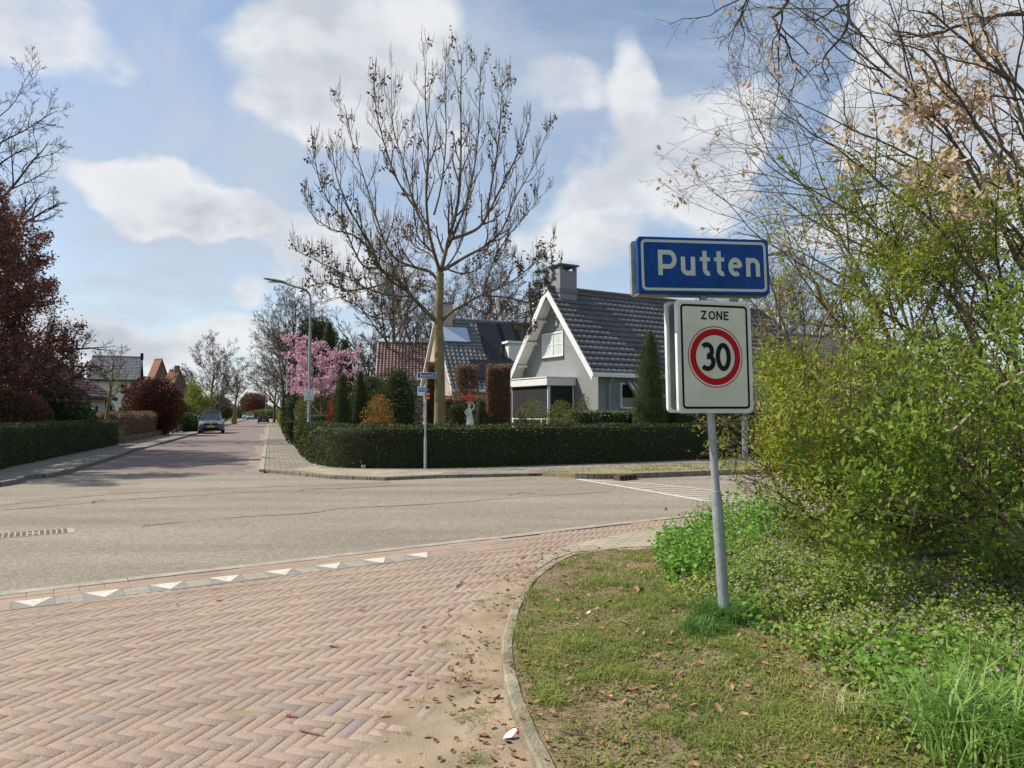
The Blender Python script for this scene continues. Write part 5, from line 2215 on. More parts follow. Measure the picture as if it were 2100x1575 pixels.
# orange roofed houses
d6 = 140
h6, _, _ = house('orange_roof_house', 'brown brick house with orange tiled roof behind the red shrub', 'house', (P(296, 785, d6).x, d6, 0), R(-30), 2.4, 4.2, zpx(788, d6), zpx(737, d6 + 2), brown_brick, roof_orange, x_over=.2, y_over=.3, boards_w=.15, tw=.3, board=brown_brick)
h7, _, _ = house('orange_gable_house', 'far house with steep orange roof and brick chimney, second orange roof from the left', 'house', (P(330, 800, 112).x, 112, 0), R(-10), 1.9, 4, zpx(795, 112), zpx(759, 114), brown_brick, roof_orange, x_over=.2, y_over=.3, boards_w=.15, tw=.3, board=brown_brick)
ORG[h7.name] = Vector((0, 0, 0))
b = MB()
zz_ = zpx(759, 114)
b.box(1.1, 1.7, 1.6, 2.2, zz_ - .6, zz_ + .7)
b.build('chimney', brown_brick, h7)
h8, _, _ = house('dark_roof_house', 'far small house with dark roof seen through the bare tree', 'house', (P(383, 800, 150).x, 150, 0), R(35), 3, 4, zpx(808, 150), zpx(792, 152), brown_brick, roof_anthracite, x_over=.2, y_over=.3, board=brown_brick)
# right: neighbouring low house behind the shrubs
h9, _, _ = house('low_grey_house', 'low house with dark grey roof right of the white flagpole behind the green shrub', 'house', (P(1640, 780, 46).x, 46, 0), R(24), 14, 8, zpx(750, 46), zpx(680, 49), grey_brick, roof_anthracite, x_over=.3, y_over=.5, board=mat('dark_trim', (.02, .024, .035)))

# flagpole
q = P(1741, 847, 31)
t = thing('flagpole', 'white flagpole with a folded red pennant behind the green shrub', 'flagpole', (q.x, q.y, 0))
b = MB()
zt_ = zpx(592, 31)
b.tube([(q.x, q.y, z) for z in (0, 3, zt_)], [.075, .065, .045], 12)
b.tube([(q.x, q.y, zt_), (q.x, q.y, zt_ + .08)], [.07, .03], 12)
b.build('pole', white_paint, t, smooth=True)
b = MB()
vs, n_ = [], 14
for i in range(n_ + 1):
    z = zt_ - .2 - i * .16
    x_ = q.x + .12 + .05 * math.sin(i * .9) + i * .012
    vs += [(x_ - .05, q.y - .05 + .03 * math.sin(i), z), (x_ + .05 * (1 - i / 20), q.y + .03 * math.sin(i * 1.3), z)]
b.add(vs, [(2 * i, 2 * i + 1, 2 * i + 3, 2 * i + 2) for i in range(n_)])
b.build('pennant', mat('pennant_red', (.45, .05, .06), (.5, .12, .12), 3, .8), t)


# ------------------------------------------------------------------ cars
def make_car(name, label, L, W, H, paint, kind, loc, ang):
    """kind: 'front' shows its nose to -y, 'rear' its tail to -y"""
    t = thing(name, label, 'car', loc, rot=(0, 0, ang))
    s = 1 if kind == 'front' else -1
    # side profile stations: y (from nose), half width at sill / belt, z bottom, z belt(bonnet)
    st = [(-.50, .78, .66, .42, .62), (-.485, .93, .84, .30, .74), (-.44, .99, .93, .22, .86), (-.33, 1.0, .955, .20, .97), (-.22, 1.0, .96, .20, 1.03), (-.05, 1.0, .965, .20, 1.06), (.15, 1.0, .965, .20, 1.08), (.33, 1.0, .955, .20, 1.10), (.44, .99, .92, .24, 1.10), (.485, .95, .86, .34, 1.02), (.50, .86, .78, .45, .86)]
    k = H / 1.67
    b = MB()
    prof = []
    for (f, wb_, wt_, z0, z1) in st:
        y = f * L * s
        hw = W / 2
        z0 *= k
        z1 *= k
        zm = z0 + (z1 - z0) * .5
        prof.append([(-hw * wb_ * .93, y, z0), (-hw * wb_, y, z0 + .08), (-hw * wb_, y, zm), (-hw * wt_, y, z1 - .05), (-hw * wt_ * .90, y, z1), (0, y, z1 + .025),
                     (hw * wt_ * .90, y, z1), (hw * wt_, y, z1 - .05), (hw * wb_, y, zm), (hw * wb_, y, z0 + .08), (hw * wb_ * .93, y, z0)])
    n = 11
    vs = [v for p in prof for v in p]
    fs = []
    for i in range(len(prof) - 1):
        for j in range(n):
            fs.append((i * n + j, i * n + (j + 1) % n, (i + 1) * n + (j + 1) % n, (i + 1) * n + j))
    fs += [tuple(range(n))[::-1], tuple((len(prof) - 1) * n + j for j in range(n))]
    if s < 0:
        fs = [f[::-1] for f in fs]
    b.add(vs, fs)
    body = b.build('body', paint, t, smooth=True)
    # greenhouse
    def sec(f, hw, z):
        return [(-hw, f * L * s, z), (hw, f * L * s, z)]
    zb, zt = 1.06 * k, H
    b = MB()
    lo = [(-.24, .80), (.46, .82)]
    hi = [(-.05, .62), (.36, .62)]
    hw = W / 2
    c8 = [(-hw * lo[0][1], lo[0][0] * L * s, zb - .03), (hw * lo[0][1], lo[0][0] * L * s, zb - .03), (hw * lo[1][1], lo[1][0] * L * s, zb), (-hw * lo[1][1], lo[1][0] * L * s, zb),
          (-hw * hi[0][1], hi[0][0] * L * s, zt - .06), (hw * hi[0][1], hi[0][0] * L * s, zt - .06), (hw * hi[1][1], hi[1][0] * L * s, zt - .06), (-hw * hi[1][1], hi[1][0] * L * s, zt - .06)]
    f6 = [(0, 1, 5, 4), (1, 2, 6, 5), (2, 3, 7, 6), (3, 0, 4, 7), (4, 5, 6, 7)]
    if s < 0:
        f6 = [f[::-1] for f in f6]
    b.add(c8, f6)
    b.build('windows', glass_dark, t)
    b = MB()
    b.box(-hw * .64, hw * .64, min(hi[0][0] * s, hi[1][0] * s) * L - .03, max(hi[0][0] * s, hi[1][0] * s) * L + .03, zt - .07, zt, bev=.03)
    for sx in (-1, 1):
        for (a_, c_) in (((lo[0][0], lo[0][1]), (hi[0][0], hi[0][1])), ((lo[1][0], lo[1][1]), (hi[1][0], hi[1][1])), ((.10, .81), (.14, .63))):
            b.tube([(sx * hw * a_[1], a_[0] * L * s, zb - .02), (sx * hw * c_[1], c_[0] * L * s, zt - .05)], [.045, .04], 6)
        b.tube([(sx * hw * .60, hi[0][0] * L * s, zt + .03), (sx * hw * .60, hi[1][0] * L * s, zt + .03)], [.02, .02], 6)
    b.build('roof', paint, t, smooth=True)
    for sx in (-1, 1):
        for fy in (-.30, .29):
            b = MB()
            r = .34 * k
            cx_ = sx * (W / 2 - .11)
            b.tube([(cx_ - .11, fy * L * s, r), (cx_ - .09, fy * L * s, r), (cx_ + .09, fy * L * s, r), (cx_ + .11, fy * L * s, r)], [r - .03, r, r, r - .03], 20)
            w = b.build('wheel', rubber, t, smooth=True)
            b = MB()
            b.tube([(cx_ - .118, fy * L * s, r), (cx_ + .118, fy * L * s, r)], [r * .62, r * .62], 16)
            b.build('rim', mat('rim_alloy', (.45, .46, .47), (.35, .36, .37), 5, .3, metal=.6), w, smooth=True)
        b = MB()
        b.box(sx * hw * .98 - .10 * (sx < 0) - .0, sx * hw * .98 + .10 * (sx > 0) + .0 + (.0001), -.19 * L * s - .08, -.19 * L * s + .08, 1.02 * k, 1.17 * k, bev=.03)
        b.build('mirror', paint, t)
    yf = -.5 * L - .004
    for sx in (-1, 1):
        b = MB()
        T_ = Matrix.Translation((sx * hw * .72, yf + .10, .79 * k)) @ Matrix.Rotation(sx * R(26), 4, 'Z')
        b.box(-.20, .20, -.02, .06, -.065, .065, T=T_, bev=.02)
        b.build('headlight' if kind == 'front' else 'tail_light', mat('headlight_glass', (.75, .76, .74), (.6, .62, .62), 5, .1, spec=1) if kind == 'front' else mat('tail_red', (.35, .02, .02)), t)
    b = MB()
    if kind == 'front':
        b.box(-.52, .52, yf - .015, yf + .08, .70 * k, .80 * k, bev=.02)
        b.box(-.62, .62, yf - .02, yf + .08, .30 * k, .46 * k, bev=.03)
        b.build('grille', black_paint, t)
        b = MB()
        b.tube([(0, yf - .03, .755 * k), (0, yf + .0, .755 * k)], [.055, .055], 14)
        b.build('badge', sign_edge, t)
    else:
        b.box(-.70, .70, yf - .015, yf + .08, .28 * k, .42 * k, bev=.02)
        b.build('bumper', black_paint, t)
        b = MB()
        T_ = Matrix.Translation((0, yf + .20, 1.30 * k)) @ Matrix.Rotation(R(-30), 4, 'X')
        b.box(-.52, .52, -.02, .02, -.17, .17, T=T_, bev=.01)
        b.build('rear_window', glass_dark, t)
    b = MB()
    b.box(-.26, .26, yf - .028, yf - .016, .50 * k, .61 * k)
    b.build('number_plate', mat('plate_yellow', (.72, .50, .04), (.66, .46, .04), 5, .5), t)
    return t


paint_grey = mat('car_paint_grey', (.08, .095, .11), (.075, .09, .105), 2, .3, spec=.5, coat=.4, metal=.3)
paint_black = mat('car_paint_black', (.014, .014, .016), (.016, .016, .018), 2, .25, spec=.6, coat=.6)
paint_silver = mat('car_paint_silver', (.30, .34, .38), (.28, .32, .36), 2, .3, spec=.6, coat=.4, metal=.4)
q = P(435, 847, 56.6)
make_car('parked_suv', 'grey SUV facing the camera at the left kerb of the side street', 4.35, 1.86, 1.68, paint_grey, 'front', (q.x, q.y, .006), R(21))
q = P(540.5, 847, 112)
make_car('small_hatchback', 'black hatchback driving away down the side street, seen from behind', 3.9, 1.72, 1.52, paint_black, 'rear', (q.x, q.y, .006), R(19))
q = P(513, 847, 168)
make_car('distant_car', 'dark silver car with pale bonnet coming down the far left side of the street', 4.3, 1.8, 1.5, paint_silver, 'front', (q.x, q.y, .006), R(19))
q = P(504.5, 847, 182)
make_car('distant_van', 'pale car parked farthest away at the left of the street', 4.5, 1.8, 1.6, paint_silver, 'front', (q.x, q.y, .006), R(19))

# ------------------------------------------------------------------ hedges and garden
c_h = [S(cH, 95), S(cH, 70), S(cH, 50), S(cH, 36), S(cH, 27.5), G(628, 944), G(640, 953), G(662, 959), G(700, 963.5), G(780, 965), G(960, 963), G(1110, 958), G(1260, 953), G(1454, 944.7), (10.5, 26.0), (15, 28.6), (24, 34)]
c_h = smooth_line(c_h, 3)
c_h = [p for p in c_h if p[1] < 57 or p[0] > -15]
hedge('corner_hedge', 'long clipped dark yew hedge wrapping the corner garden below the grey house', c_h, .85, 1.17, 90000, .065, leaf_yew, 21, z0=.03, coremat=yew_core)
lh = smooth_line([S(cHL, 34.5), S(cHL, 30), S(cHL, 25), S(cHL, 20), S(cHL - .3, 15.5), (-19, 11), (-28, 5)], 4)
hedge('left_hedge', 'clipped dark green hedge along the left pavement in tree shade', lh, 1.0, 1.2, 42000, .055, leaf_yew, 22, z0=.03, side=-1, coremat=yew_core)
# further hedges down the street, right side
for i, (c, y0, y1, h, w, m, lb) in enumerate([(cH + .05, 60, 76, 1.35, 1.0, leaf_conifer, 'tall olive hedge beside the pavement beyond the second lamp'), (cH + .0, 80, 120, 1.6, 1.2, leaf_lime, 'bright green hedge further along the right pavement'), (cH + .1, 125, 200, 1.9, 1.4, leaf_conifer, 'farthest hedge at the right end of the street')]):
    hedge('street_hedge', lb, smooth_line([S(c, y1), S(c, (y0 + y1) / 2), S(c, y0)], 4), w, h, 4500, .12, m, 60 + i, side=1)
bush('small_shrub', 'low bright green shrub at the foot of the street hedge by the pavement', 'shrub', *S(cH + .25, 52), 1.0, .5, .8, 1600, .06, leaf_lime, 91)
bush('small_shrub', 'low olive shrub between the corner hedge end and the bright green shrub', 'shrub', *S(cH + .35, 44.5), 1.0, .45, .7, 1600, .06, leaf_olive, 92)
bush('clipped_hedge_block', 'dark rectangular clipped yew block right behind the first lamp post', 'hedge', P(670, 860, 29).x, 29, zpx(847, 29), 1.05, .6, 5000, .05, leaf_yew, 93, rfun=lambda t_: .98 if t_ < .95 else .8, lumps=.03, coremat=yew_core)


def cone(label, px, d, py_top, wpx, n, m, seed, size=.05, group=None, blunt=.5, name='conifer'):
    q = P(px, 847, d)
    H = zpx(py_top, d)
    r = wpx / F * d / 2
    return bush(name, label, 'conifer', q.x, q.y, H, r, r, n, size, m, seed,
                rfun=lambda t_: (1 - t_ ** 2.2) ** .62 * (0.80 + 0.2 * min(1, t_ * 4)) if blunt else max(0, 1 - t_),
                lumps=.20, lscale=3.4, aspect=.32, updir=1.2, rnd=.8, depth=.25, group=group, coremat=yew_core)


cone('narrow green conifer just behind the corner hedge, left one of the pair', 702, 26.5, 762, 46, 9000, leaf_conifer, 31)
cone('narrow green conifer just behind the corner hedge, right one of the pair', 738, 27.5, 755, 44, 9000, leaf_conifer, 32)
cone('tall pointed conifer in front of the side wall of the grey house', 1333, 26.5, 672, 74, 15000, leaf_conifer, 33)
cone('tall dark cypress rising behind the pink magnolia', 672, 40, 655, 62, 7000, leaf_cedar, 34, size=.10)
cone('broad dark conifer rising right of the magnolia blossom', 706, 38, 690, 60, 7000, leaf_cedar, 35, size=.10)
cone('small conical green topiary in front of the white house', 217, 46, 814, 46, 4000, leaf_laurel, 36, size=.08, name='topiary_cone')
cone('small dark topiary cone against the white house beside the red shrub', 253, 50, 832, 30, 2200, leaf_laurel, 37, size=.08, name='topiary_cone')
# amber shrub
q = P(775, 847, 25.5)
bush('amber_shrub', 'orange bronze leaved shrub behind the corner hedge', 'shrub', q.x, q.y, zpx(812, 25.5) + .05, .66, .5, 3800, .06, leaf_amber, 41, lumps=.65, lscale=3, core=False, stems=9, depth=.9, rnd=1.2)
# cedar mass
q = P(815, 847, 29.5)
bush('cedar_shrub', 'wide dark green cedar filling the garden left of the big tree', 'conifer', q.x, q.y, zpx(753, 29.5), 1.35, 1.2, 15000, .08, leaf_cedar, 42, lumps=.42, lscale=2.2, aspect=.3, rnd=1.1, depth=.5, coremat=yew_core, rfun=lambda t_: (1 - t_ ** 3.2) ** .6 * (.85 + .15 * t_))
q = P(760, 847, 33)
bush('cedar_shrub', 'olive green evergreen between the magnolia and the wide cedar', 'conifer', q.x, q.y, zpx(768, 33), 1.1, 1.2, 6500, .09, leaf_conifer, 43, lumps=.3, lscale=1.5, aspect=.3, coremat=yew_core)
# magnolia
q = P(664, 847, 31)
spec_mag = {1: dict(seg=6, wig=.13, up=.04, n=6, ang=48, ratio=.55), 2: dict(seg=4, wig=.15, up=.05, n=5, ang=45, ratio=.5), 3: dict(seg=3, wig=.15, up=.05, n=0), 'leaf_from': 2, 'rmin': .006}
t = tree('magnolia', 'magnolia tree covered with pink blossom behind the first lamp post', 'tree', q.x, q.y, zpx(700, 31), spec_mag, bark_grey, 51, crown_h0=.12, trunk_r=.10, limbs=13, limb_len=.56, limb_ang=64, limb_z1=.78,
         leaf=dict(n=4000, size=.12, mat=petal_pink, aspect=.6, spread=.05, zmin=zpx(812, 31)), leafname='blossom')
q2 = P(650, 847, 32.5)
bush('magnolia_underbush', 'green and yellow leafy shrub under the magnolia branches', 'shrub', q2.x, q2.y, zpx(790, 32.5), 1.0, 1.0, 6000, .08, leaf_olive, 52, lumps=.35, depth=.6)
q2 = P(612, 847, 36)
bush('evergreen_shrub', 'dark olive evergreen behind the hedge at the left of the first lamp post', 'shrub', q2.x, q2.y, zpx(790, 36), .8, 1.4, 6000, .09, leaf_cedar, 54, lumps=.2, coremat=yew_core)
q = P(735, 847, 24.8)
bush('red_tip_shrub', 'small shrub with bright red young leaves between conifer and magnolia', 'shrub', P(672, 847, 27.3).x + .15, 27.3, zpx(815, 27.3), .25, .3, 900, .06, mat('leaf_scarlet', (.45, .04, .02), (.30, .05, .02), 3, .5, island=.7, transl=.3), 55, core=False, depth=.9, stems=4)
# pine behind
q = P(648, 847, 52)
bush('pine_tree', 'dark pine crown rising above the magnolia', 'pine tree', q.x, q.y, zpx(652, 52), 1.5, 1.5, 9000, .22, leaf_cedar, 56, rfun=lambda t_: .12 if t_ < .45 else math.sqrt(max(0, 1 - ((t_ - .72) / .28) ** 2)) * .9 + .1, lumps=.4, aspect=.12, updir=.9, coremat=yew_core)
# camellia with red blossom and beech hedge blocks, statue
q = P(938, 847, 25.8)
bush('camellia', 'dark green camellia with red flowers left of the statue', 'shrub', q.x, q.y, zpx(826, 25.8), .55, .5, 3500, .06, leaf_laurel, 57, extra=[('blossom', 90, .055, petal_red, .9)], coremat=yew_core, lumps=.2)
for i, (pxa, pxb, pyt, d, lb, trunkh) in enumerate([(874, 903, 746, 30, 'narrow block of brown beech leaves between the street sign and the big trunk', 0), (997, 1046, 750, 30, 'rust brown clipped beech column left of the white bay window', 0)]):
    xa, xb__ = P(pxa, 847, d).x, P(pxb, 847, d).x
    zt_ = zpx(pyt, d)
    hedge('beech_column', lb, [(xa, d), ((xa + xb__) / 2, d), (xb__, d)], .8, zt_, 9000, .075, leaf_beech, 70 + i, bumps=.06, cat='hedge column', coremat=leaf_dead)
d = 33.0
xa, xb__ = P(935, 847, d).x, P(980, 847, d).x
t = thing('pleached_beech', 'square clipped beech crown on a bare stem in front of the solar panel roof', 'tree', ((xa + xb__) / 2, d, 0))
rngp = np.random.default_rng(8)
n = 5200
pts = np.stack([rngp.uniform(xa, xb__, n), d + rngp.uniform(-.35, .35, n), zpx(748, d) - .02 - (1 - rngp.uniform(0, 1, n) ** .6) * (zpx(748, d) - zpx(812, d))], 1)
V, Fc = leaf_arrays(pts, rand_dirs(n, rngp), .085 * rngp.uniform(.6, 1.2, n), rngp, .55)
np_obj('crown', V, Fc, leaf_beech, t)
gr = Grow(5)
spec_p = {0: dict(seg=7, wig=.03, up=.02, n=16, ang=55, ratio=.30, short=.1, **{'from': .35}), 1: dict(seg=4, wig=.1, n=4, ang=40), 2: dict(seg=3, wig=.1, n=0), 'rmin': .008}
gr.branch([(xa + xb__) / 2, d, 0], [0, 0, 1], zpx(752, d), .07, 0, spec_p)
gr.wood('trunk', bark_brown, t, [0], 8)
gr.wood('branches', bark_brown, t, [1, 2], 4)
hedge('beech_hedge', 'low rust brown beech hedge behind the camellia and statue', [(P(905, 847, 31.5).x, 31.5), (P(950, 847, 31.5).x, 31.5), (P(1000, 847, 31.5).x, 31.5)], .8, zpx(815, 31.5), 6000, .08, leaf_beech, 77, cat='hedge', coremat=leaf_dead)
q = P(985, 847, 28.8)
bush('yew_shrub', 'dark clipped yew beside the statue in front of the beech column', 'shrub', q.x, q.y, zpx(815, 28.8), .32, .5, 2500, .05, leaf_yew, 78, lumps=.05, coremat=yew_core)

# statue
d = 24.6
q = P(963, 847, d)
zt_, zb_ = zpx(826, d), zpx(884, d)
t = thing('garden_statue', 'white stone statue of a draped woman holding a bowl on her head', 'statue', (q.x, q.y, 0))
stone = mat('white_stone', (.70, .69, .64), (.52, .51, .47), 6, .8, .3, 40)
b = MB()
Hs = zt_ - zb_
x, y = q.x, q.y
b.box(x - .2, x + .2, y - .2, y + .2, 0, zb_ + .04, bev=.02)
b.build('plinth', stone, t)
vs, n = [], 20
secs = [(0, .16, .15), (.08, .165, .15), (.30, .13, .125), (.46, .115, .10), (.55, .105, .085), (.62, .085, .07), (.70, .10, .075), (.76, .105, .07), (.79, .06, .05), (.81, .035, .035), (.83, .035, .04), (.86, .055, .06), (.90, .06, .065), (.94, .05, .055), (.96, .02, .02)]
for i, (f, ax, ay) in enumerate(secs):
    for k in range(n):
        a = 2 * PI * k / n
        fold = 1 + (.07 * math.sin(a * 7 + f * 5) if f < .5 else 0)
        vs.append((x + .012 * math.sin(f * 6) + ax * fold * math.cos(a), y + ay * fold * math.sin(a), zb_ + f * Hs))
fs = [(i * n + k, i * n + (k + 1) % n, (i + 1) * n + (k + 1) % n, (i + 1) * n + k) for i in range(len(secs) - 1) for k in range(n)]
fs.append(tuple((len(secs) - 1) * n + k for k in range(n)))
b = MB()
b.add(vs, fs)
b.tube([(x + .09, y, zb_ + .75 * Hs), (x + .16, y - .02, zb_ + .84 * Hs), (x + .15, y - .02, zb_ + .93 * Hs), (x + .08, y, zb_ + .99 * Hs)], [.035, .03, .026, .022], 8)
b.tube([(x - .09, y, zb_ + .75 * Hs), (x - .15, y - .03, zb_ + .66 * Hs), (x - .10, y - .09, zb_ + .58 * Hs), (x - .02, y - .11, zb_ + .60 * Hs)], [.035, .03, .026, .022], 8)
b.build('figure', stone, t, smooth=True)
b = MB()
b.tube([(x, y, zb_ + .955 * Hs), (x, y, zb_ + .975 * Hs), (x, y, zb_ + 1.01 * Hs), (x, y, zb_ + 1.03 * Hs)], [.04, .09, .15, .165], 16)
b.build('bowl', stone, t, smooth=True)
pp = np.stack([x + rngp.normal(size=160) * .09, y + rngp.normal(size=160) * .09, zb_ + Hs * 1.05 + np.abs(rngp.normal(size=160)) * .13], 1)
V, Fc = leaf_arrays(pp, rand_dirs(160, rngp) + np.array([0, 0, .6]), .07, rngp, .8)
tf = thing('flower_bunch', 'orange and red flowers in the bowl on the statue', 'flowers', (x, y, zb_ + Hs))
np_obj('petals', V, Fc, mat('petal_orange', (.75, .20, .08), (.6, .08, .05), 5, .6, island=.8, transl=.3), tf)

# forsythia-like bushes before the bay
q = P(1092, 847, 26)
bush('yellow_green_bush', 'airy yellow green bush below the dark sun screen of the bay, left one', 'shrub', q.x, q.y, zpx(822, 26), .75, .6, 4200, .05, leaf_olive, 81, core=False, stems=14, depth=1.0, lumps=.3, rnd=1.3)
q = P(1150, 847, 26)
bush('yellow_green_bush', 'airy yellow green bush in front of the bay corner, right one', 'shrub', q.x, q.y, zpx(820, 26), .8, .6, 4600, .05, leaf_olive, 82, core=False, stems=14, depth=1.0, lumps=.3, rnd=1.3)
q = P(1198, 847, 27)
bush('feathery_bush', 'sparse feathery green shrub at the front corner of the grey house', 'shrub', q.x, q.y, zpx(806, 27), .35, .4, 900, .07, leaf_olive, 84, core=False, stems=8, depth=1.0, lumps=.4, rnd=1.5)
hedge('variegated_hedge', 'pale variegated evergreen hedge in front of the side wall of the grey house', smooth_line([(P(1185, 847, 26).x, 26), (P(1250, 847, 26.8).x, 26.8), (P(1312, 847, 27.4).x, 27.4), (P(1380, 847, 28.5).x, 28.5)], 4), .9, zpx(845, 27.5), 12000, .06, leaf_variegated, 85, bumps=.12, coremat=yew_core)
hedge('inner_hedge', 'taller dark hedge behind the corner hedge to the right of the pointed conifer', smooth_line([(P(1385, 847, 26.5).x, 26.5), (P(1500, 847, 28.5).x, 28.5), (P(1660, 847, 31).x, 31), (P(1900, 847, 35).x, 35), (P(2150, 847, 40).x, 40)], 4), 1.2, zpx(838, 28), 14000, .09, leaf_yew, 86, bumps=.1, coremat=yew_core)
lawn = MB()
struct('lawn', sheet('lawn', [S(cH + .5, 60), G(640, 948), G(700, 958), G(1260, 948), (7.2, 24.6), (16, 30), (40, 46), (30, 80), (-5, 80)], -.02, mat('lawn_green', (.06, .11, .02), (.12, .16, .035), 4, .95, .5, 60)))

# ------------------------------------------------------------------ bare and leafy trees
spec_bare = {1: dict(seg=7, wig=.10, up=.05, n=7, ang=38, ratio=.50), 2: dict(seg=5, wig=.13, up=.05, n=6, ang=40, ratio=.5), 3: dict(seg=4, wig=.15, up=.05, n=5, ang=40, ratio=.55), 4: dict(seg=3, wig=.15, up=.04, n=0), 'rmin': .010}
spec_far = {1: dict(seg=6, wig=.10, up=.05, n=8, ang=38, ratio=.5), 2: dict(seg=4, wig=.13, up=.05, n=6, ang=40, ratio=.5), 3: dict(seg=3, wig=.15, up=.05, n=7, ang=38, ratio=.6), 4: dict(seg=2, wig=.15, n=0), 'rmin': .012}


def T_(label, px, d, pyt, seed, spec=spec_far, bark=bark_grey, cat='tree', name='bare_tree', **k):
    q = P(px, 847, d)
    return tree(name, label, cat, q.x, q.y, zpx(pyt, d) * (.84 if spec is spec_far else 1), spec, bark, seed, **k)


T_('tall bare tree with ascending limbs on the right of the side street', 600, 68, 600, 101, limbs=24, limb_len=.52, limb_ang=40, trunk_r=.30, crown_h0=.28)
T_('round bare tree on the left of the side street behind the grey car', 428, 84, 692, 102, limbs=18, limb_len=.50, limb_ang=52, trunk_r=.2, crown_h0=.22, bark=bark_brown)
T_('bare brown tree partly behind the big street tree', 578, 90, 665, 103, limbs=22, limb_len=.5, limb_ang=60, trunk_r=.24, crown_h0=.2, bark=bark_brown)
T_('bare brown tree low at the right of the street end', 562, 115, 700, 104, limbs=20, limb_len=.5, limb_ang=60, trunk_r=.2, crown_h0=.2, bark=bark_brown)
T_('small bare tree at the left beside the round bare tree', 478, 105, 740, 105, limbs=12, limb_len=.5, limb_ang=45, trunk_r=.2, crown_h0=.2, bark=bark_brown)
T_('small bare tree right of the orange roofs', 366, 100, 755, 106, limbs=12, limb_len=.5, limb_ang=50, trunk_r=.2, crown_h0=.2)
T_('bare tree at the far left end of the street', 455, 130, 755, 107, limbs=12, limb_len=.5, limb_ang=50, trunk_r=.2, crown_h0=.1, bark=bark_brown)
# behind the houses
for i, (px, d, pyt, la, lb) in enumerate([(805, 62, 468, 45, 'large bare tree behind the pink house, left of the big trunk'), (745, 70, 690, 50, 'low bare tree between the magnolia and the maroon roof'), (935, 66, 560, 40, 'bare tree straight behind the solar panel roof'), (985, 74, 560, 35, 'slender bare tree behind the ridge of the pink house'), (1045, 70, 545, 38, 'bare tree left of the spruce behind the grey gable'), (880, 80, 540, 40, 'bare tree behind the chimney of the pink house'),
                                       (1590, 60, 540, 40, 'bare tree seen between the road signs and the shrub'), (1660, 66, 530, 40, 'bare tree behind the low grey house left of the flagpole'), (1480, 75, 560, 40, 'bare tree behind the ridge of the grey house'), (1730, 75, 560, 42, 'bare tree right behind the flagpole')]):
    T_(lb, px, d, pyt, 120 + i, limbs=15, limb_len=.5, limb_ang=la, trunk_r=.28, crown_h0=.22, bark=bark_brown if i % 2 else bark_grey)
q = P(1112, 847, 58)
bush('spruce_tree', 'dark ragged spruce behind the grey gable', 'spruce', q.x, q.y, zpx(492, 58), 2.3, 2.3, 12000, .28, leaf_cedar, 141, rfun=lambda t_: max(0.02, (1 - t_)) ** .85 * (.9 if t_ > .12 else .4), lumps=.5, lscale=.9, aspect=.22, updir=-.3, depth=.75, core=False, stems=2)
# left garden: plum, evergreens, red shrub
spec_plum = {1: dict(seg=7, wig=.12, up=.02, n=8, ang=42, ratio=.50), 2: dict(seg=5, wig=.15, up=.02, n=6, ang=42, ratio=.5), 3: dict(seg=4, wig=.15, up=.0, n=0), 'leaf_from': 2, 'rmin': .009}
T_('large copper leaved tree behind the left hedge', 55, 29, 490, 151, spec=spec_plum, bark=bark_brown, name='copper_tree', limbs=22, limb_len=.36, limb_ang=58, trunk_r=.2, crown_h0=.12, leaf=dict(n=20000, size=.12, mat=leaf_plum, aspect=.6, spread=.10))
T_('copper leaved tree at the left edge of the view', -40, 27, 410, 152, spec=spec_plum, bark=bark_brown, name='copper_tree', limbs=16, limb_len=.42, limb_ang=62, trunk_r=.22, crown_h0=.1, leaf=dict(n=26000, size=.10, mat=leaf_plum, aspect=.6, spread=.12))
T_('tall bare tree above the copper trees at the left edge', -95, 40, 190, 153, spec=spec_bare, bark=twig_dark, limbs=22, limb_len=.33, limb_ang=66, trunk_r=.4, crown_h0=.25, )
for i, (x_, y_, h_, nl) in enumerate(((-23.5, 20.5, 12.0, 26000), (-20.5, 24.5, 11.0, 20000))):  # off-frame trees, added to cast shade on the left pavement and street
    tree('copper_tree', ['copper leaved tree beyond the left edge, middle one by the corner', 'copper leaved tree close behind the left hedge'][i], 'tree', x_, y_, h_, spec_plum, bark_brown, 155 + i, limbs=18, limb_len=.38, limb_ang=60, trunk_r=.25, crown_h0=.2, leaf=dict(n=nl, size=.16, mat=leaf_plum, aspect=.65, spread=.16))
for i, (px, d, pyt, r, m, lb) in enumerate([(20, 27, 800, 1.5, leaf_plum, 'dark red leaved shrub at the left edge behind the hedge'), (112, 30, 800, 1.5, leaf_laurel, 'glossy dark laurel behind the left hedge'), (152, 33, 826, 1.0, leaf_laurel, 'smaller bright laurel next to the white bungalow wall'), (65, 31, 775, 1.5, leaf_cedar, 'dark evergreen under the copper tree')]):
    q = P(px, 847, d)
    bush('garden_shrub', lb, 'shrub', q.x, q.y, zpx(pyt, d), r, r, 8000, .10, m, 160 + i, lumps=.25, coremat=yew_core)
q = P(314, 847, 50)
bush('red_shrub', 'big rounded dark red photinia shrub above the dry beech hedge', 'shrub', q.x, q.y, zpx(775, 50), 1.95, 1.8, 15000, .11, leaf_photinia, 171, lumps=.12, coremat=mat('photinia_core', (.02, .012, .008), (.03, .014, .01), 5, .9), rfun=lambda t_: math.sqrt(max(0.0, 1 - (1.9 * t_ - .95) ** 2)))
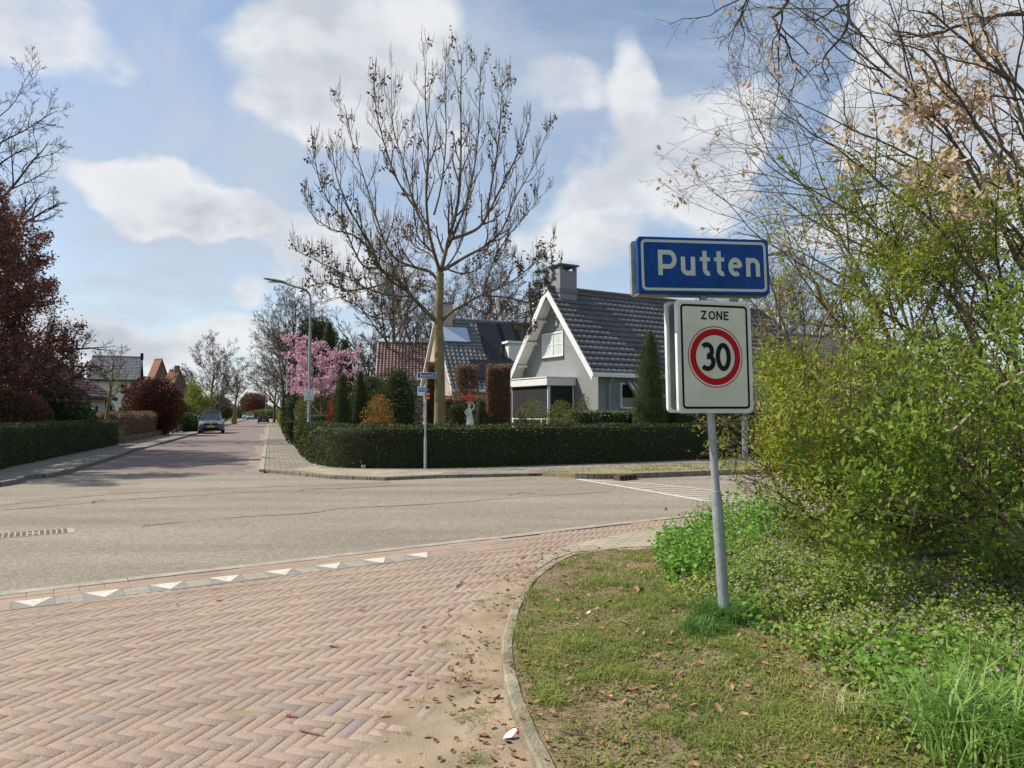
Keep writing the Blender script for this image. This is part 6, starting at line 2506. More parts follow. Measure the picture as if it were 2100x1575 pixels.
# pollard tree behind the hedge end
q = P(219, 847, 34.8)
spec_pol = {1: dict(seg=5, wig=.16, up=.10, n=7, ang=38, ratio=.6, **{'from': .35}), 2: dict(seg=4, wig=.12, up=.08, n=3, ang=30, ratio=.5), 3: dict(seg=3, wig=.1, up=.05, n=0), 'rmin': .009}
tree('pollard_tree', 'small pollarded tree with mossy yellow green trunk at the end of the left hedge', 'tree', q.x, q.y, zpx(728, 34.8), spec_pol, bark_olive, 172, crown_h0=.48, trunk_r=.13, limbs=13, limb_len=.30, limb_ang=48)
# dry beech hedge over the low wall with brick pillar
wa, wb_ = np.array(G(250, 912.5)), np.array(G(338, 893))
dwl = (wb_ - wa) / np.linalg.norm(wb_ - wa)
nwl = np.array([-dwl[1], dwl[0]])
t = thing('garden_wall', 'low brown brick garden wall with pillar under the dry beech hedge', 'wall', (wa[0], wa[1], 0))
b = MB()
a2 = wb_ + dwl * .6
b.prism([tuple(wa), tuple(a2), tuple(a2 + nwl * .25), tuple(wa + nwl * .25)], 0, .40)
b.build('wall', brown_brick, t)
b = MB()
p0 = wa - dwl * .02
px0, py0 = p0[0], p0[1]
b.box(px0 - .62, px0 - .02, py0 - .28, py0 + .30, 0, .86)
b.box(px0 - .66, px0 + .02, py0 - .32, py0 + .34, .862, .93, bev=.01)
b.build('pillar', mat('mossy_brick', (.17, .145, .075), (.12, .10, .06), 7, .95, .6, 40), t)
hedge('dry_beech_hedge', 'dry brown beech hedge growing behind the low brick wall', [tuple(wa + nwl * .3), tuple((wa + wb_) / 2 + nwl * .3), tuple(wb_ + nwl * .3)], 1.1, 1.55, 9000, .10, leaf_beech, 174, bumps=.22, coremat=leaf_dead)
# gate posts and black railing
for i, (px, y0, lb) in enumerate([(341, 858, 'first'), (347, 856, 'second'), (354, 850, 'third'), (358, 846, 'fourth'), (365, 842, 'fifth')]):
    q = P(px, 847, 51 + i * .9)
    ht = zpx(y0, 51 + i * .9)
    t = thing('wooden_post', 'mossy yellow wooden garden post by the black railing, %s from the left' % lb, 'post', (q.x, q.y, 0), 'mossy wooden posts by the railing')
    b = MB()
    b.box(q.x - .06, q.x + .06, q.y - .06, q.y + .06, 0, ht, bev=.012)
    b.box(q.x - .075, q.x + .075, q.y - .075, q.y + .075, ht + .002, ht + .03, bev=.01)
    b.build('post_wood', bark_olive, t)
ra, rb = P(357, 886, 54), P(394, 878, 62)
t = thing('railing', 'low black slatted railing along the left pavement by the grey car', 'railing', (ra.x, ra.y, 0))
b = MB()
rd = np.array([rb.x - ra.x, rb.y - ra.y])
rn = np.array([-rd[1], rd[0]]) / np.linalg.norm(rd) * .02
for z0_, z1_ in ((.12, .40), (.44, .60), (.66, .74)):
    b.prism([(ra.x, ra.y), (ra.x + rd[0], ra.y + rd[1]), (ra.x + rd[0] + rn[0], ra.y + rd[1] + rn[1]), (ra.x + rn[0], ra.y + rn[1])], z0_, z1_)
b.build('slats', mat('railing_black', (.02, .022, .03), (.03, .032, .04), 5, .5), t)
for f in (0, .5, 1):
    b = MB()
    xx, yy_ = ra.x + rd[0] * f, ra.y + rd[1] * f
    b.box(xx - .04, xx + .04, yy_ - .04 - .0, yy_ + .04, 0, .82)
    b.build('post', black_paint, t)
# yellow green tree and dark evergreens on the left
q = P(402, 847, 68)
tree('lime_tree', 'small tree in fresh yellow green leaf behind the black railing', 'tree', q.x, q.y, zpx(800, 68), spec_plum, bark_brown, 181, crown_h0=.25, trunk_r=.10, limbs=11, limb_len=.55, limb_ang=58, leaf=dict(n=4200, size=.13, mat=leaf_lime, aspect=.6, spread=.15))
for i, (px, d, pyt, rx, m, lb) in enumerate([(381, 60, 846, 1.6, leaf_laurel, 'low green shrubs left of the lime green tree'), (372, 62, 822, 1.0, leaf_olive, 'olive shrub behind the mossy posts'), (404, 60, 862, .7, leaf_lime, 'small bright green clipped bush left of the grey car'), (470, 92, 812, 2.2, leaf_laurel, 'dark laurel with pale tips behind the grey car'), (452, 78, 838, 1.6, leaf_yew, 'dark clipped evergreen right of the grey car'),
                                         (478, 96, 820, 2.2, leaf_yew, 'dark evergreen mass along the left side of the street'), (488, 112, 826, 2.0, leaf_cedar, 'dark green hedge bush further down the left side'), (497, 140, 815, 2.6, leaf_yew, 'farthest dark evergreen on the left side'), (447, 88, 815, 2.4, leaf_cedar, 'brownish evergreen behind the round bare tree'), (425, 72, 852, 1.6, leaf_yew, 'low dark hedge bush directly behind the grey car'),
                                         (570, 86, 800, 2.4, leaf_cedar, 'dark evergreen below the brown bare tree on the right'), (590, 62, 806, 1.4, leaf_cedar, 'dark conifer shrub between the second and third lamp'), (598, 70, 770, 1.8, leaf_cedar, 'tall dark evergreen behind the street hedge'), (560, 110, 795, 2.6, leaf_cedar, 'dark brown green bushes near the third lamp'), (545, 140, 812, 3.0, leaf_laurel, 'evergreen bushes before the end of the street'), (597, 56, 838, .9, leaf_laurel, 'glossy laurel above the pavement beside the second lamp')]):
    q = P(px, 847, d)
    if px > 550:
        q.x = max(q.x, S(cH + .5 + rx, d)[0])
    elif d > 64:
        q.x = min(q.x, S(cL - 1.7 - rx, d)[0])
    bush('garden_shrub', lb, 'shrub', q.x, q.y, zpx(pyt, d), rx, rx, 4500, .16 if d > 70 else .11, m, 190 + i, lumps=.22, lscale=.9, coremat=yew_core)
q = P(520, 847, 205)
bush('purple_plum_tree', 'round purple leaved tree at the far end of the street', 'tree', q.x, q.y, zpx(806, 205), 3.6, 3.6, 6000, .35, leaf_plum, 210, lumps=.2, lscale=.5, rfun=lambda t_: math.sqrt(max(0, 1 - ((t_ - .6) / .4) ** 2)) if t_ > .25 else .1)
q = P(549, 847, 190)
bush('hedge_end', 'low yellow green hedge closing the view at the end of the street', 'hedge', q.x + 1, q.y, 2.6, 7.5, 1.0, 6000, .28, leaf_olive, 211, lumps=.1, lscale=.3)
q = P(515, 847, 215)
bush('hedge_end', 'dark hedge line behind the purple tree at the end of the street', 'hedge', q.x, q.y, 4.2, 12, 1.5, 6000, .3, leaf_laurel, 212, lumps=.2, lscale=.3)
# wooden fence behind the car
fa, fb = P(405, 847, 76), P(452, 847, 76)
t = thing('board_fence', 'weathered grey vertical board fence behind the grey car', 'fence', (fa.x, fa.y, 0))
b = MB()
n = 22
for i in range(n):
    x0 = fa.x + (fb.x - fa.x) * i / n
    b.box(x0 + .01, x0 + (fb.x - fa.x) / n - .01, 76, 76.03, 0, zpx(839, 76) + .05 * math.sin(i * 3.1))
b.build('boards', mat('weathered_wood', (.20, .17, .14), (.13, .11, .09), 4, .9, island=.6), t)
b = MB()
b.box(fa.x, fb.x, 76.035, 76.09, .5, .6)
b.box(fa.x, fb.x, 76.035, 76.09, 1.4, 1.5)
b.build('rails', mat('weathered_wood', (.2, .17, .14)), t)
pst = P(482, 847, 100)
t = thing('wooden_gate_post', 'tan wooden panel post between the dark evergreens on the left', 'post', (pst.x, pst.y, 0))
b = MB()
b.box(pst.x - .25, pst.x + .25, pst.y - .1, pst.y + .1, 0, zpx(838, 100), bev=.02)
b.box(pst.x - .3, pst.x + .3, pst.y - .15, pst.y + .15, zpx(838, 100) + .002, zpx(838, 100) + .08, bev=.02)
b.build('post_wood', mat('tan_wood', (.34, .20, .10), (.26, .15, .08), 4, .8), t)
# white marker stone at the hedge foot
q = G(748, 964)
t = thing('marker_stone', 'short grey stone marker at the foot of the corner hedge', 'stone', (q[0], q[1] - .12, .06))
b = MB()
b.box(q[0] - .06, q[0] + .06, q[1] - .20, q[1] - .08, .06, .16, bev=.02)
b.build('stone', concrete, t)

# ------------------------------------------------------------------ the big street tree
d0 = 24.8
TR = (P(900, 880, d0).x, d0)
bt = thing('street_tree', 'large leafless tree with olive trunk, upswept limbs and clusters of dead leaves', 'tree', (TR[0], TR[1], 0))
gt = Grow(303)


def traced(pxs, r0, r1, dz0=0.0, dz1=0.0, per=4, level=0, spec=None):
    n = len(pxs)
    pts = []
    for i, (px, py) in enumerate(pxs):
        f = i / (n - 1)
        pts.append(np.array(P(px, py, d0 + dz0 + (dz1 - dz0) * f)))
    sm = smooth_line(pts, per)
    K = len(sm) - 1
    rads = [r0 + (r1 - r0) * (k / K) ** .85 for k in range(K + 1)]
    dd = [sm[min(k + 1, K)] - sm[max(k - 1, 0)] for k in range(K + 1)]
    dd = [v / np.linalg.norm(v) for v in dd]
    L_ = sum(np.linalg.norm(b_ - a_) for a_, b_ in zip(sm[:-1], sm[1:]))
    if spec is None:
        gt.add_line(level, sm, rads)
    else:
        gt.along(sm, rads, dd, L_, level, spec)


spec_big = {1: dict(n=15, ang=38, ratio=.18, short=.35, **{'from': .22}), 2: dict(seg=7, wig=.07, up=.18, n=4, ang=40, ratio=.40, short=.3, taper=.4, rr=.5), 3: dict(seg=5, wig=.09, up=.18, n=3, ang=38, ratio=.45, taper=.5), 4: dict(seg=4, wig=.10, up=.12, n=0, taper=.6), 'leaf_from': 2, 'rmin': .0055}
base_pts = [(901, 905), (901, 880), (902, 800), (901, 720), (899, 665)]
traced(base_pts + [(900, 640), (902, 600), (903, 560)], .215, .125, per=4)
limbs = [
    ([(903, 575), (905, 553), (920, 492), (939, 416), (945, 325), (945, 190), (947, 108)], .13, .01, 0, .4),
    ([(898, 662), (875, 640), (844, 607), (813, 572), (779, 550), (764, 511), (740, 470), (712, 420), (690, 360), (680, 300)], .115, .012, 0, -2.0),
    ([(779, 550), (745, 545), (720, 500), (695, 440), (665, 400), (648, 340), (646, 312)], .05, .01, -1.2, -2.4),
    ([(903, 585), (882, 557), (844, 546), (800, 520), (770, 440), (745, 360), (722, 290), (706, 215)], .085, .01, 0, 1.6),
    ([(903, 560), (880, 477), (874, 390), (878, 300), (872, 200), (874, 125)], .085, .01, 0, -.8),
    ([(882, 490), (850, 420), (826, 330), (806, 260), (802, 150)], .06, .01, -.2, 1.8),
    ([(850, 425), (815, 370), (790, 300), (772, 230), (768, 170)], .05, .01, .3, -1.5),
    ([(920, 492), (973, 473), (996, 447), (1020, 400), (1050, 340), (1070, 300), (1085, 250)], .085, .01, .1, -1.2),
    ([(996, 447), (1010, 370), (1022, 290), (1028, 210), (1030, 165)], .055, .01, 0, 1.4),
    ([(912, 553), (954, 527), (996, 504), (1030, 470), (1060, 400), (1095, 340), (1118, 280)], .08, .01, 0, 1.8),
    ([(905, 660), (925, 640), (960, 620), (991, 602), (1020, 592), (1060, 570), (1095, 540), (1140, 500)], .085, .01, 0, -1.6),
    ([(991, 602), (1003, 560), (1020, 520), (1045, 480), (1080, 440), (1110, 400)], .05, .01, -.8, .8),
    ([(930, 480), (955, 420), (975, 330), (983, 230), (985, 130)], .06, .01, .2, -1.2),
    ([(890, 440), (905, 380), (915, 280), (912, 190), (915, 130)], .05, .01, 0, .9),
    ([(844, 607), (800, 605), (750, 590), (700, 560), (650, 535), (612, 515)], .06, .01, -.8, .6),
    ([(813, 572), (760, 590), (710, 595), (670, 580), (630, 590)], .045, .01, -.9, -2.2),
    ([(860, 625), (820, 650), (790, 655), (740, 640), (700, 610), (660, 620)], .05, .01, -.4, 1.6),
    ([(985, 606), (1040, 610), (1090, 620), (1125, 590), (1140, 545)], .045, .01, -.6, 1.2),
    ([(955, 625), (990, 640), (1040, 650), (1080, 690)], .035, .01, -.4, -1.8),
    ([(900, 600), (870, 585), (838, 610), (810, 660), (780, 690)], .04, .01, 0, 2.5),
    ([(905, 545), (940, 560), (975, 555), (1010, 530), (1050, 540)], .05, .01, 0, 3.0),
    ([(903, 550), (880, 520), (850, 505), (820, 470), (790, 470)], .05, .01, 0, 3.0),
    ([(903, 555), (890, 520), (860, 490), (850, 440), (845, 360), (850, 280)], .05, .01, 0, -3.0),
    ([(908, 555), (935, 520), (950, 470), (960, 400), (965, 300)], .05, .01, 0, 2.6),
    ([(764, 511), (720, 480), (680, 470), (640, 440), (627, 400)], .04, .01, -1.5, -1.0),
]
for (pxs, r0, r1, z0_, z1_) in limbs:
    traced(pxs, r0 * .78, r1 * .9, z0_, z1_, per=3, level=1, spec=spec_big)
gt.wood('trunk', bark_olive, bt, [0], 14)
gt.wood('branches', bark_limb, bt, [1], 8)
gt.wood('boughs', bark_brown, bt, [2], 5)
gt.wood('twigs', twig_brown, bt, [3, 4], 3)
rg = np.random.default_rng(17)
# seed heads on the upper twig ends
tips = [(p, d) for (p, d, l) in gt.tips if l >= 3]
tips = [tips[i] for i in rg.permutation(len(tips))[:1500]]
pp, dd = [], []
for p, d in tips:
    k = 9
    f = rg.uniform(-.10, .34, k)
    pp.append(p + d * 0 + np.stack([rg.normal(size=k) * .018, rg.normal(size=k) * .018, f * .9], 1))
    dd.append(rand_dirs(k, rg) + np.array([0, 0, .5]))
pp, dd = np.concatenate(pp), np.concatenate(dd)
V, Fc = leaf_arrays(pp, dd, .035 * rg.uniform(.6, 1.3, len(pp)), rg, .5)
np_obj('seed_heads', V, Fc, seed_tip, bt)
V, Fq = tubes_np([(np.array([p, p + d * .12 + np.array([0, 0, .08]), p + d * .14 + np.array([0, 0, .28])]), np.array([.008, .007, .005])) for p, d in tips], 3)
np_obj('tip_twigs', V, Fq, twig_brown, bt)
# clusters of dead leaves
sites = gt.sites
w = np.array([1.0 if s[0][2] < 7.5 else .35 for s in sites])
idx = rg.choice(len(sites), 400, p=w / w.sum(), replace=False)
pp, dd = [], []
for i in idx:
    k = int(rg.integers(5, 15))
    s, d = sites[i]
    s_ = s + d * np.linspace(0, .35, k)[:, None]
    pp.append(s_ + rg.normal(size=(k, 3)) * .035)
    dd.append(rand_dirs(k, rg) + np.array([0, 0, -.5]))
pp, dd = np.concatenate(pp), np.concatenate(dd)
V, Fc = leaf_arrays(pp, dd, .125 * rg.uniform(.5, 1.2, len(pp)), rg, .6, fold=.6)
np_obj('dead_leaves', V, Fc, leaf_dead, bt)
b = MB()
q = P(897, 672, d0 - .2)
b.tube([(q.x, q.y + .1, q.z), (q.x, q.y - .03, q.z)], [.07, .055], 12)
b.build('pruning_scar', bark_pale, bt)


# ------------------------------------------------------------------ near verge planting
rg = np.random.default_rng(77)


def sample_verge(n, keep_fn):
    x = rg.uniform(-0.2, 9, n)
    y = rg.uniform(1.8, 13, n)
    # even in the picture rather than on the ground: denser close to the camera
    w = np.clip((4.2 / np.maximum(y, 1.5)) ** 1.3, 0.05, 1.0)
    k = (rg.uniform(0, 1, n) < w) & (x < 0.80 * y + 0.4) & in_poly(x, y, verge_poly)
    x, y = x[k], y[k]
    k = rg.uniform(0, 1, len(x)) < keep_fn(x, y)
    return x[k], y[k]


# planted-weeds border line
WB = [G(1345, 1110), G(1352, 1200), G(1400, 1275), G(1520, 1320), G(1600, 1372), G(1690, 1440), G(1760, 1520), G(1800, 1600), (2.2, 2.0)]
WBp = [(float(a), float(b_)) for a, b_ in WB] + [(14, 1.0), (40, 20), (12, 18)]
WBl = WBp[:len(WB)]


def weed_amount(x, y):
    ins = in_poly(x, y, WBp)
    d = dist_line(x, y, WBl)
    return np.where(ins, sstep(-.15, .5, d), 0) * 1.0


def blades(name, x, y, z, h, w, bend, m, parent=None, label=None):
    n = len(x)
    az = rg.uniform(0, 2 * PI, n)
    ca_, sa_ = np.cos(az), np.sin(az)
    bx, by = ca_ * bend, sa_ * bend
    V = np.empty((n, 5, 3))
    for i, (s, t_) in enumerate(((-1, 0), (1, 0), (1, .55), (-1, .55))):
        ww = w * (1 if t_ == 0 else .75)
        V[:, i, 0] = x - sa_ * s * ww / 2 + bx * h * t_ ** 2
        V[:, i, 1] = y + ca_ * s * ww / 2 + by * h * t_ ** 2
        V[:, i, 2] = z + h * t_
    V[:, 4, 0] = x + bx * h * 1.05
    V[:, 4, 1] = y + by * h * 1.05
    V[:, 4, 2] = z + h * (1 - 0.35 * np.minimum(bend, 1.5))
    b_ = np.arange(n)[:, None] * 5
    o = np_obj(name, V.reshape(-1, 3), [b_ + np.array([[0, 1, 2, 3]]), b_ + np.array([[3, 2, 4]])], m, parent)
    if label:
        tag(o, label, 'grass', kind='stuff')
    return o


def grass_keep(x, y):
    n1 = fbm(x * 2.1, y * 2.1, None, 41, 4)
    n2 = fbm(x * 6.5, y * 6.5, None, 43, 3)
    d = dist_line(x, y, kcl)
    bare = sstep(.45, .55, n1) * .85 + sstep(.46, .60, n2) * .45
    return np.clip(1 - bare, .06, 1) * sstep(.04, .14, d) * (1 - .75 * weed_amount(x, y))


x, y = sample_verge(900000, grass_keep)
h = .022 + .028 * rg.uniform(0, 1, len(x)) ** 1.5 + .03 * sstep(.45, .7, fbm(x * 3, y * 3, None, 47, 3))
blades('mown_grass', x, y, vz(x, y) - .004, h, .0042 + .002 * rg.uniform(0, 1, len(x)), rg.uniform(.4, 2.0, len(x)), grass_mix, label='short patchy mown grass covering the near verge')
# creeping broad leaves in the turf
x, y = sample_verge(260000, lambda a, b_: .75 * sstep(.36, .56, fbm(a * 2.7 + 5, b_ * 2.7, None, 53, 4)) * sstep(.05, .2, dist_line(a, b_, kcl)))
z = vz(x, y)
pts = np.stack([x, y, z + .006], 1)
dr = rand_dirs(len(x), rg) * np.array([1, 1, .35]) + np.array([0, 0, .22])
V, Fc = leaf_arrays(pts, dr, .020 * rg.uniform(.6, 1.5, len(x)), rg, .6, normals=np.tile([0, 0, 1.0], (len(x), 1)) + rand_dirs(len(x), rg) * .4)
tag(np_obj('turf_clover', V, Fc, leaf_nettle), 'small broad leaved weeds scattered through the mown grass', 'ground cover', kind='stuff')


def dry_keep(a, b_):
    return .20 + .5 * sstep(.45, .62, fbm(a * 1.9 + 3, b_ * 1.9, None, 57, 3))


x, y = sample_verge(120000, lambda a, b_: dry_keep(a, b_) * sstep(.03, .1, dist_line(a, b_, kcl)) * (1 - .8 * weed_amount(a, b_)))
pts = np.stack([x, y, vz(x, y) + .008 + .01 * rg.uniform(0, 1, len(x))], 1)
dr = rand_dirs(len(x), rg) * np.array([1, 1, .22])
V, Fc = leaf_arrays(pts, dr, .045 * rg.uniform(.4, 1.4, len(x)), rg, .07)
tag(np_obj('dry_thatch', V, Fc, mat('straw', (.34, .26, .13), (.22, .16, .085), 5, .9, island=.9)), 'dry straw and clippings lying in the turf', 'thatch', kind='stuff')

# dead nettle cover with purple flowers
def plants(n, keep, hfun, leafsize, m, name, label, tiers=5, spread=.05, lat=.9):
    x, y = sample_verge(n, keep)
    H = hfun(x, y)
    z = vz(x, y)
    P_, D_, S_ = [], [], []
    for k in range(tiers):
        f = (k + .5) / tiers
        for s in range(2):
            a = rg.uniform(0, 2 * PI, len(x))
            u = rg.uniform(-1, 1, len(x))
            px_ = x + rg.normal(size=len(x)) * spread * f
            py_ = y + rg.normal(size=len(x)) * spread * f
            P_.append(np.stack([px_, py_, z + H * f], 1))
            D_.append(np.stack([np.cos(a), np.sin(a), .15 + .7 * u], 1))
            S_.append(leafsize * (1.15 - .5 * f) * rg.uniform(.7, 1.3, len(x)))
    P_, D_, S_ = np.concatenate(P_), np.concatenate(D_), np.concatenate(S_)
    up = np.tile([-.2, -.5, .8], (len(P_), 1)) + rand_dirs(len(P_), rg) * .8
    V, Fc = leaf_arrays(P_, D_, S_, rg, .78, .2, normals=up)
    tag(np_obj(name, V, Fc, m), label, 'ground cover', kind='stuff')
    return x, y, z, H


def nettle_h(x, y):
    d = dist_line(x, y, WBl)
    return (.05 + .17 * sstep(.0, .8, d)) * rg.uniform(.6, 1.25, len(x)) + .06 * sstep(.45, .65, fbm(x * 1.7, y * 1.7, None, 63, 3))


x, y, z, H = plants(190000, lambda a, b_: weed_amount(a, b_) * (.35 + .65 * sstep(.35, .55, fbm(a * 2.3, b_ * 2.3, None, 61, 3))), nettle_h, .036, leaf_nettle, 'dead_nettle', 'low dead nettle plants covering the ground under the shrub')
k = rg.uniform(0, 1, len(x)) < .12
xx, yy_, zz_ = np.repeat(x[k], 5), np.repeat(y[k], 5), np.repeat(z[k] + H[k] + .01, 5)
pts = np.stack([xx, yy_, zz_], 1) + rg.normal(size=(len(xx), 3)) * .008
V, Fc = leaf_arrays(pts, rand_dirs(len(xx), rg) + np.array([0, 0, .8]), .014 * rg.uniform(.7, 1.4, len(xx)), rg, .6)
tag(np_obj('nettle_flowers', V, Fc, petal_purple), 'tiny purple dead nettle flowers scattered over the ground cover', 'flowers', kind='stuff')
# the bright weed thicket behind the post
TH = [G(1340, 1075), G(1400, 1085), G(1480, 1090), G(1600, 1095), G(1640, 1120), G(1560, 1190), G(1440, 1215), G(1372, 1240), G(1350, 1170)]
THp = [(float(a), float(b_)) for a, b_ in TH]


def thick(a, b_):
    return np.where(in_poly(a, b_, THp), 1.0, 0.0)


def thick_h(x, y):
    c1 = np.array(G(1540, 1110))
    d = np.hypot(x - c1[0], (y - c1[1]) * .7)
    return (.28 + .38 * np.exp(-(d / .8) ** 2)) * rg.uniform(.75, 1.15, len(x))


x, y, z, H = plants(26000, thick, thick_h, .060, leaf_weed, 'weed_thicket', 'thicket of bright green leafy weeds behind the sign post', tiers=8, spread=.07)
ts = [(np.array([[a, b_, c - .02], [a + .01, b_, c + h_ * .5], [a + .02, b_ + .01, c + h_ * .97]]), np.array([.004, .003, .002])) for a, b_, c, h_ in list(zip(x, y, z, H))[::3]]
V, Fq = tubes_np(ts, 3)
tag(np_obj('weed_stems', V, Fq, mat('stem_green', (.10, .17, .04), (.14, .2, .06), 4, .6)), 'green stems of the weeds behind the sign post', 'ground cover', kind='stuff')
fl = [(P(1492, 1029, 9.0), 'yellow flower on the weeds just right of the post'), (P(1530, 1014, 9.1), 'yellow flower on top of the weed thicket'), (P(1541, 1009, 9.1), 'highest yellow flower on the weed thicket'), (P(1437, 1146, 7.3), 'low yellow flower in front of the thicket left of the post')]
for (q, lb) in fl:
    t = thing('yellow_flower', lb, 'flower', q)
    a = np.linspace(0, 2 * PI, 8)[:-1]
    dr = np.stack([np.cos(a), np.sin(a), np.full(7, .45)], 1)
    V, Fc = leaf_arrays(np.tile(np.array(q), (7, 1)), dr, .026, rg, .6)
    np_obj('petals', V, Fc, petal_yellow, t)
    b = MB()
    b.tube([q + Vector((0, 0, -.16)), q], [.002, .002], 5)
    b.build('stem', MATS['stem_green'], t)
# other leafy clumps in the cover
x, y, z, H = plants(26000, lambda a, b_: weed_amount(a, b_) * sstep(.56, .66, fbm(a * 1.3 + 7, b_ * 1.3, None, 67, 3)), lambda a, b_: .16 + .12 * rg.uniform(0, 1, len(a)), .055, leaf_weed, 'broad_weeds', 'broad bright green weeds standing in the ground cover', tiers=5, spread=.06)


def clump(name, label, px, py, n, h, r, m, zbase=None, w=.006, bend=(.3, 1.1)):
    c = G(px, py, .17)
    x = c[0] + rg.normal(size=n) * r
    y = c[1] + rg.normal(size=n) * r
    k = in_poly(x, y, verge_poly)
    x, y = x[k], y[k]
    n = len(x)
    t = thing(name, label, 'grass clump', (c[0], c[1], float(vz(np.array([c[0]]), np.array([c[1]]))[0])))
    blades('blades', x, y, vz(x, y) - .01, h * rg.uniform(.5, 1.15, n), w * rg.uniform(.7, 1.2, n), rg.uniform(*bend, n), m, t)


clump('grass_tuft', 'dark green grass tuft at the foot of the sign post', 1478, 1262, 900, .20, .085, grass_deep, bend=(.3, 1.4))
clump('grass_tuft', 'blue green grass tuft left of the foot of the sign post', 1440, 1285, 600, .13, .075, grass_deep, bend=(.5, 1.5))
clump('grass_tuft', 'dark grass tuft in the ground cover right of the post', 1665, 1205, 900, .24, .13, grass_deep)
clump('long_grass', 'long pale green grass at the lower right corner', 2070, 1560, 700, .42, .15, grass_long, w=.011)
clump('long_grass', 'long bright grass blades at the right edge above the corner clump', 2090, 1440, 500, .34, .15, grass_long, w=.010)
clump('long_grass', 'arching long grass left of the corner clump', 1950, 1500, 420, .30, .13, grass_long, w=.010, bend=(.5, 1.4))
clump('long_grass', 'thin pale bent grass stems in front of the ground cover', 1735, 1460, 90, .20, .05, mat('grass_straw', (.35, .38, .14), (.45, .45, .2), 4, .6, transl=.3), w=.006, bend=(.6, 1.6))
# sprouts along kerb and in the sand
xs_, ys_ = [], []
for i in range(130):
    j = rg.integers(25, len(kcl) - 8)
    s = abs(rg.normal()) * .16 + .015
    p = kcl[j]
    a, b_ = p[0] - s + rg.normal() * .03, p[1] + rg.normal() * .1
    if in_poly(np.array([a]), np.array([b_]), verge_poly)[0]:
        continue
    k = int(rg.integers(8, 60))
    rr = rg.uniform(.012, .05)
    xs_.append(a + rg.normal(size=k) * rr)
    ys_.append(b_ + rg.normal(size=k) * rr)
for (px, py, k, rr) in ((980, 1560, 420, .05), (955, 1470, 220, .05), (1000, 1465, 180, .04), (905, 1325, 60, .03), (860, 1440, 60, .03), (915, 1320, 60, .03), (1000, 1420, 80, .04), (870, 1385, 40, .03), (940, 1345, 50, .03)):
    c = G(px, py)
    xs_.append(c[0] + rg.normal(size=k) * rr)
    ys_.append(c[1] + rg.normal(size=k) * rr)
x, y = np.concatenate(xs_), np.concatenate(ys_)
blades('sand_sprouts', x, y, np.full(len(x), -.002), .008 + .016 * rg.uniform(0, 1, len(x)), .003, rg.uniform(.4, 1.5, len(x)), grass_mix, label='tiny weeds and grass sprouting in the sandy paving beside the kerb')


# fallen leaves, twigs, litter
def fallen(name, label, x, y, z, size, m, seed):
    r_ = np.random.default_rng(seed)
    n = len(x)
    az = r_.uniform(0, 2 * PI, n)
    curl = r_.uniform(.1, .6, n) * size
    V = np.empty((n, 8, 3))
    u = [(-.5, 0), (-.2, -.26), (.2, -.22), (.5, 0), (.2, .22), (-.2, .26), (-.2, 0), (.2, 0)]
    tilt = r_.normal(size=(2, n)) * .35
    for i, (a, b_) in enumerate(u):
        lx_, ly_ = a * size, b_ * size
        lz = curl * (abs(b_) * 2.2 + (a * a) * 1.2) + size * .05
        lz = lz + lx_ * tilt[0] + ly_ * tilt[1]
        V[:, i, 0] = x + lx_ * np.cos(az) - ly_ * np.sin(az)
        V[:, i, 1] = y + lx_ * np.sin(az) + ly_ * np.cos(az)
        V[:, i, 2] = z + np.maximum(lz, .001)
    b0 = np.arange(n)[:, None] * 8
    Q = [[0, 1, 6], [1, 2, 7, 6], [2, 3, 7], [3, 4, 7], [4, 5, 6, 7], [5, 0, 6]]
    F3 = np.concatenate([b0 + np.array([q]) for q in Q if len(q) == 3])
    F4 = np.concatenate([b0 + np.array([q]) for q in Q if len(q) == 4])
    tag(np_obj(name, V.reshape(-1, 3), [F3, F4], m), label, 'fallen leaves', kind='stuff')


x, y = sample_verge(16000, lambda a, b_: .45 * (1 - .8 * weed_amount(a, b_)) * sstep(9, 5, b_))
fallen('fallen_leaves', 'curled brown leaves lying on the mown verge', x, y, vz(x, y) + .012, rg.uniform(.025, .055, len(x)), mat('leaf_litter', (.42, .24, .13), (.20, .10, .06), 6, .7, island=.95), 5)
n = 330
jj_ = rg.integers(30, len(kcl) - 10, n)
kx_ = np.array([kcl[j][0] for j in jj_])
ky_ = np.array([kcl[j][1] for j in jj_])
x = kx_ - np.abs(rg.normal(size=n)) * .28 - .01
y = ky_ + rg.normal(size=n) * .12
k = ~in_poly(x, y, verge_poly)
fallen('kerb_leaves', 'brown leaves gathered on the paving along the kerb', x[k], y[k], np.full(k.sum(), .004), rg.uniform(.02, .05, k.sum()), MATS['leaf_litter'], 6)
x = rg.uniform(-4, 0, 46)
y = rg.uniform(3, 8.5, 46)
k = ~in_poly(x, y, verge_poly) & (np.stack([x - E0[0], y - E0[1]], 1) @ nv > .8)
fallen('pavement_leaves', 'single small leaves and crumbs scattered over the brick paving', x[k], y[k], np.full(k.sum(), .003), rg.uniform(.01, .032, k.sum()), MATS['leaf_litter'], 7)
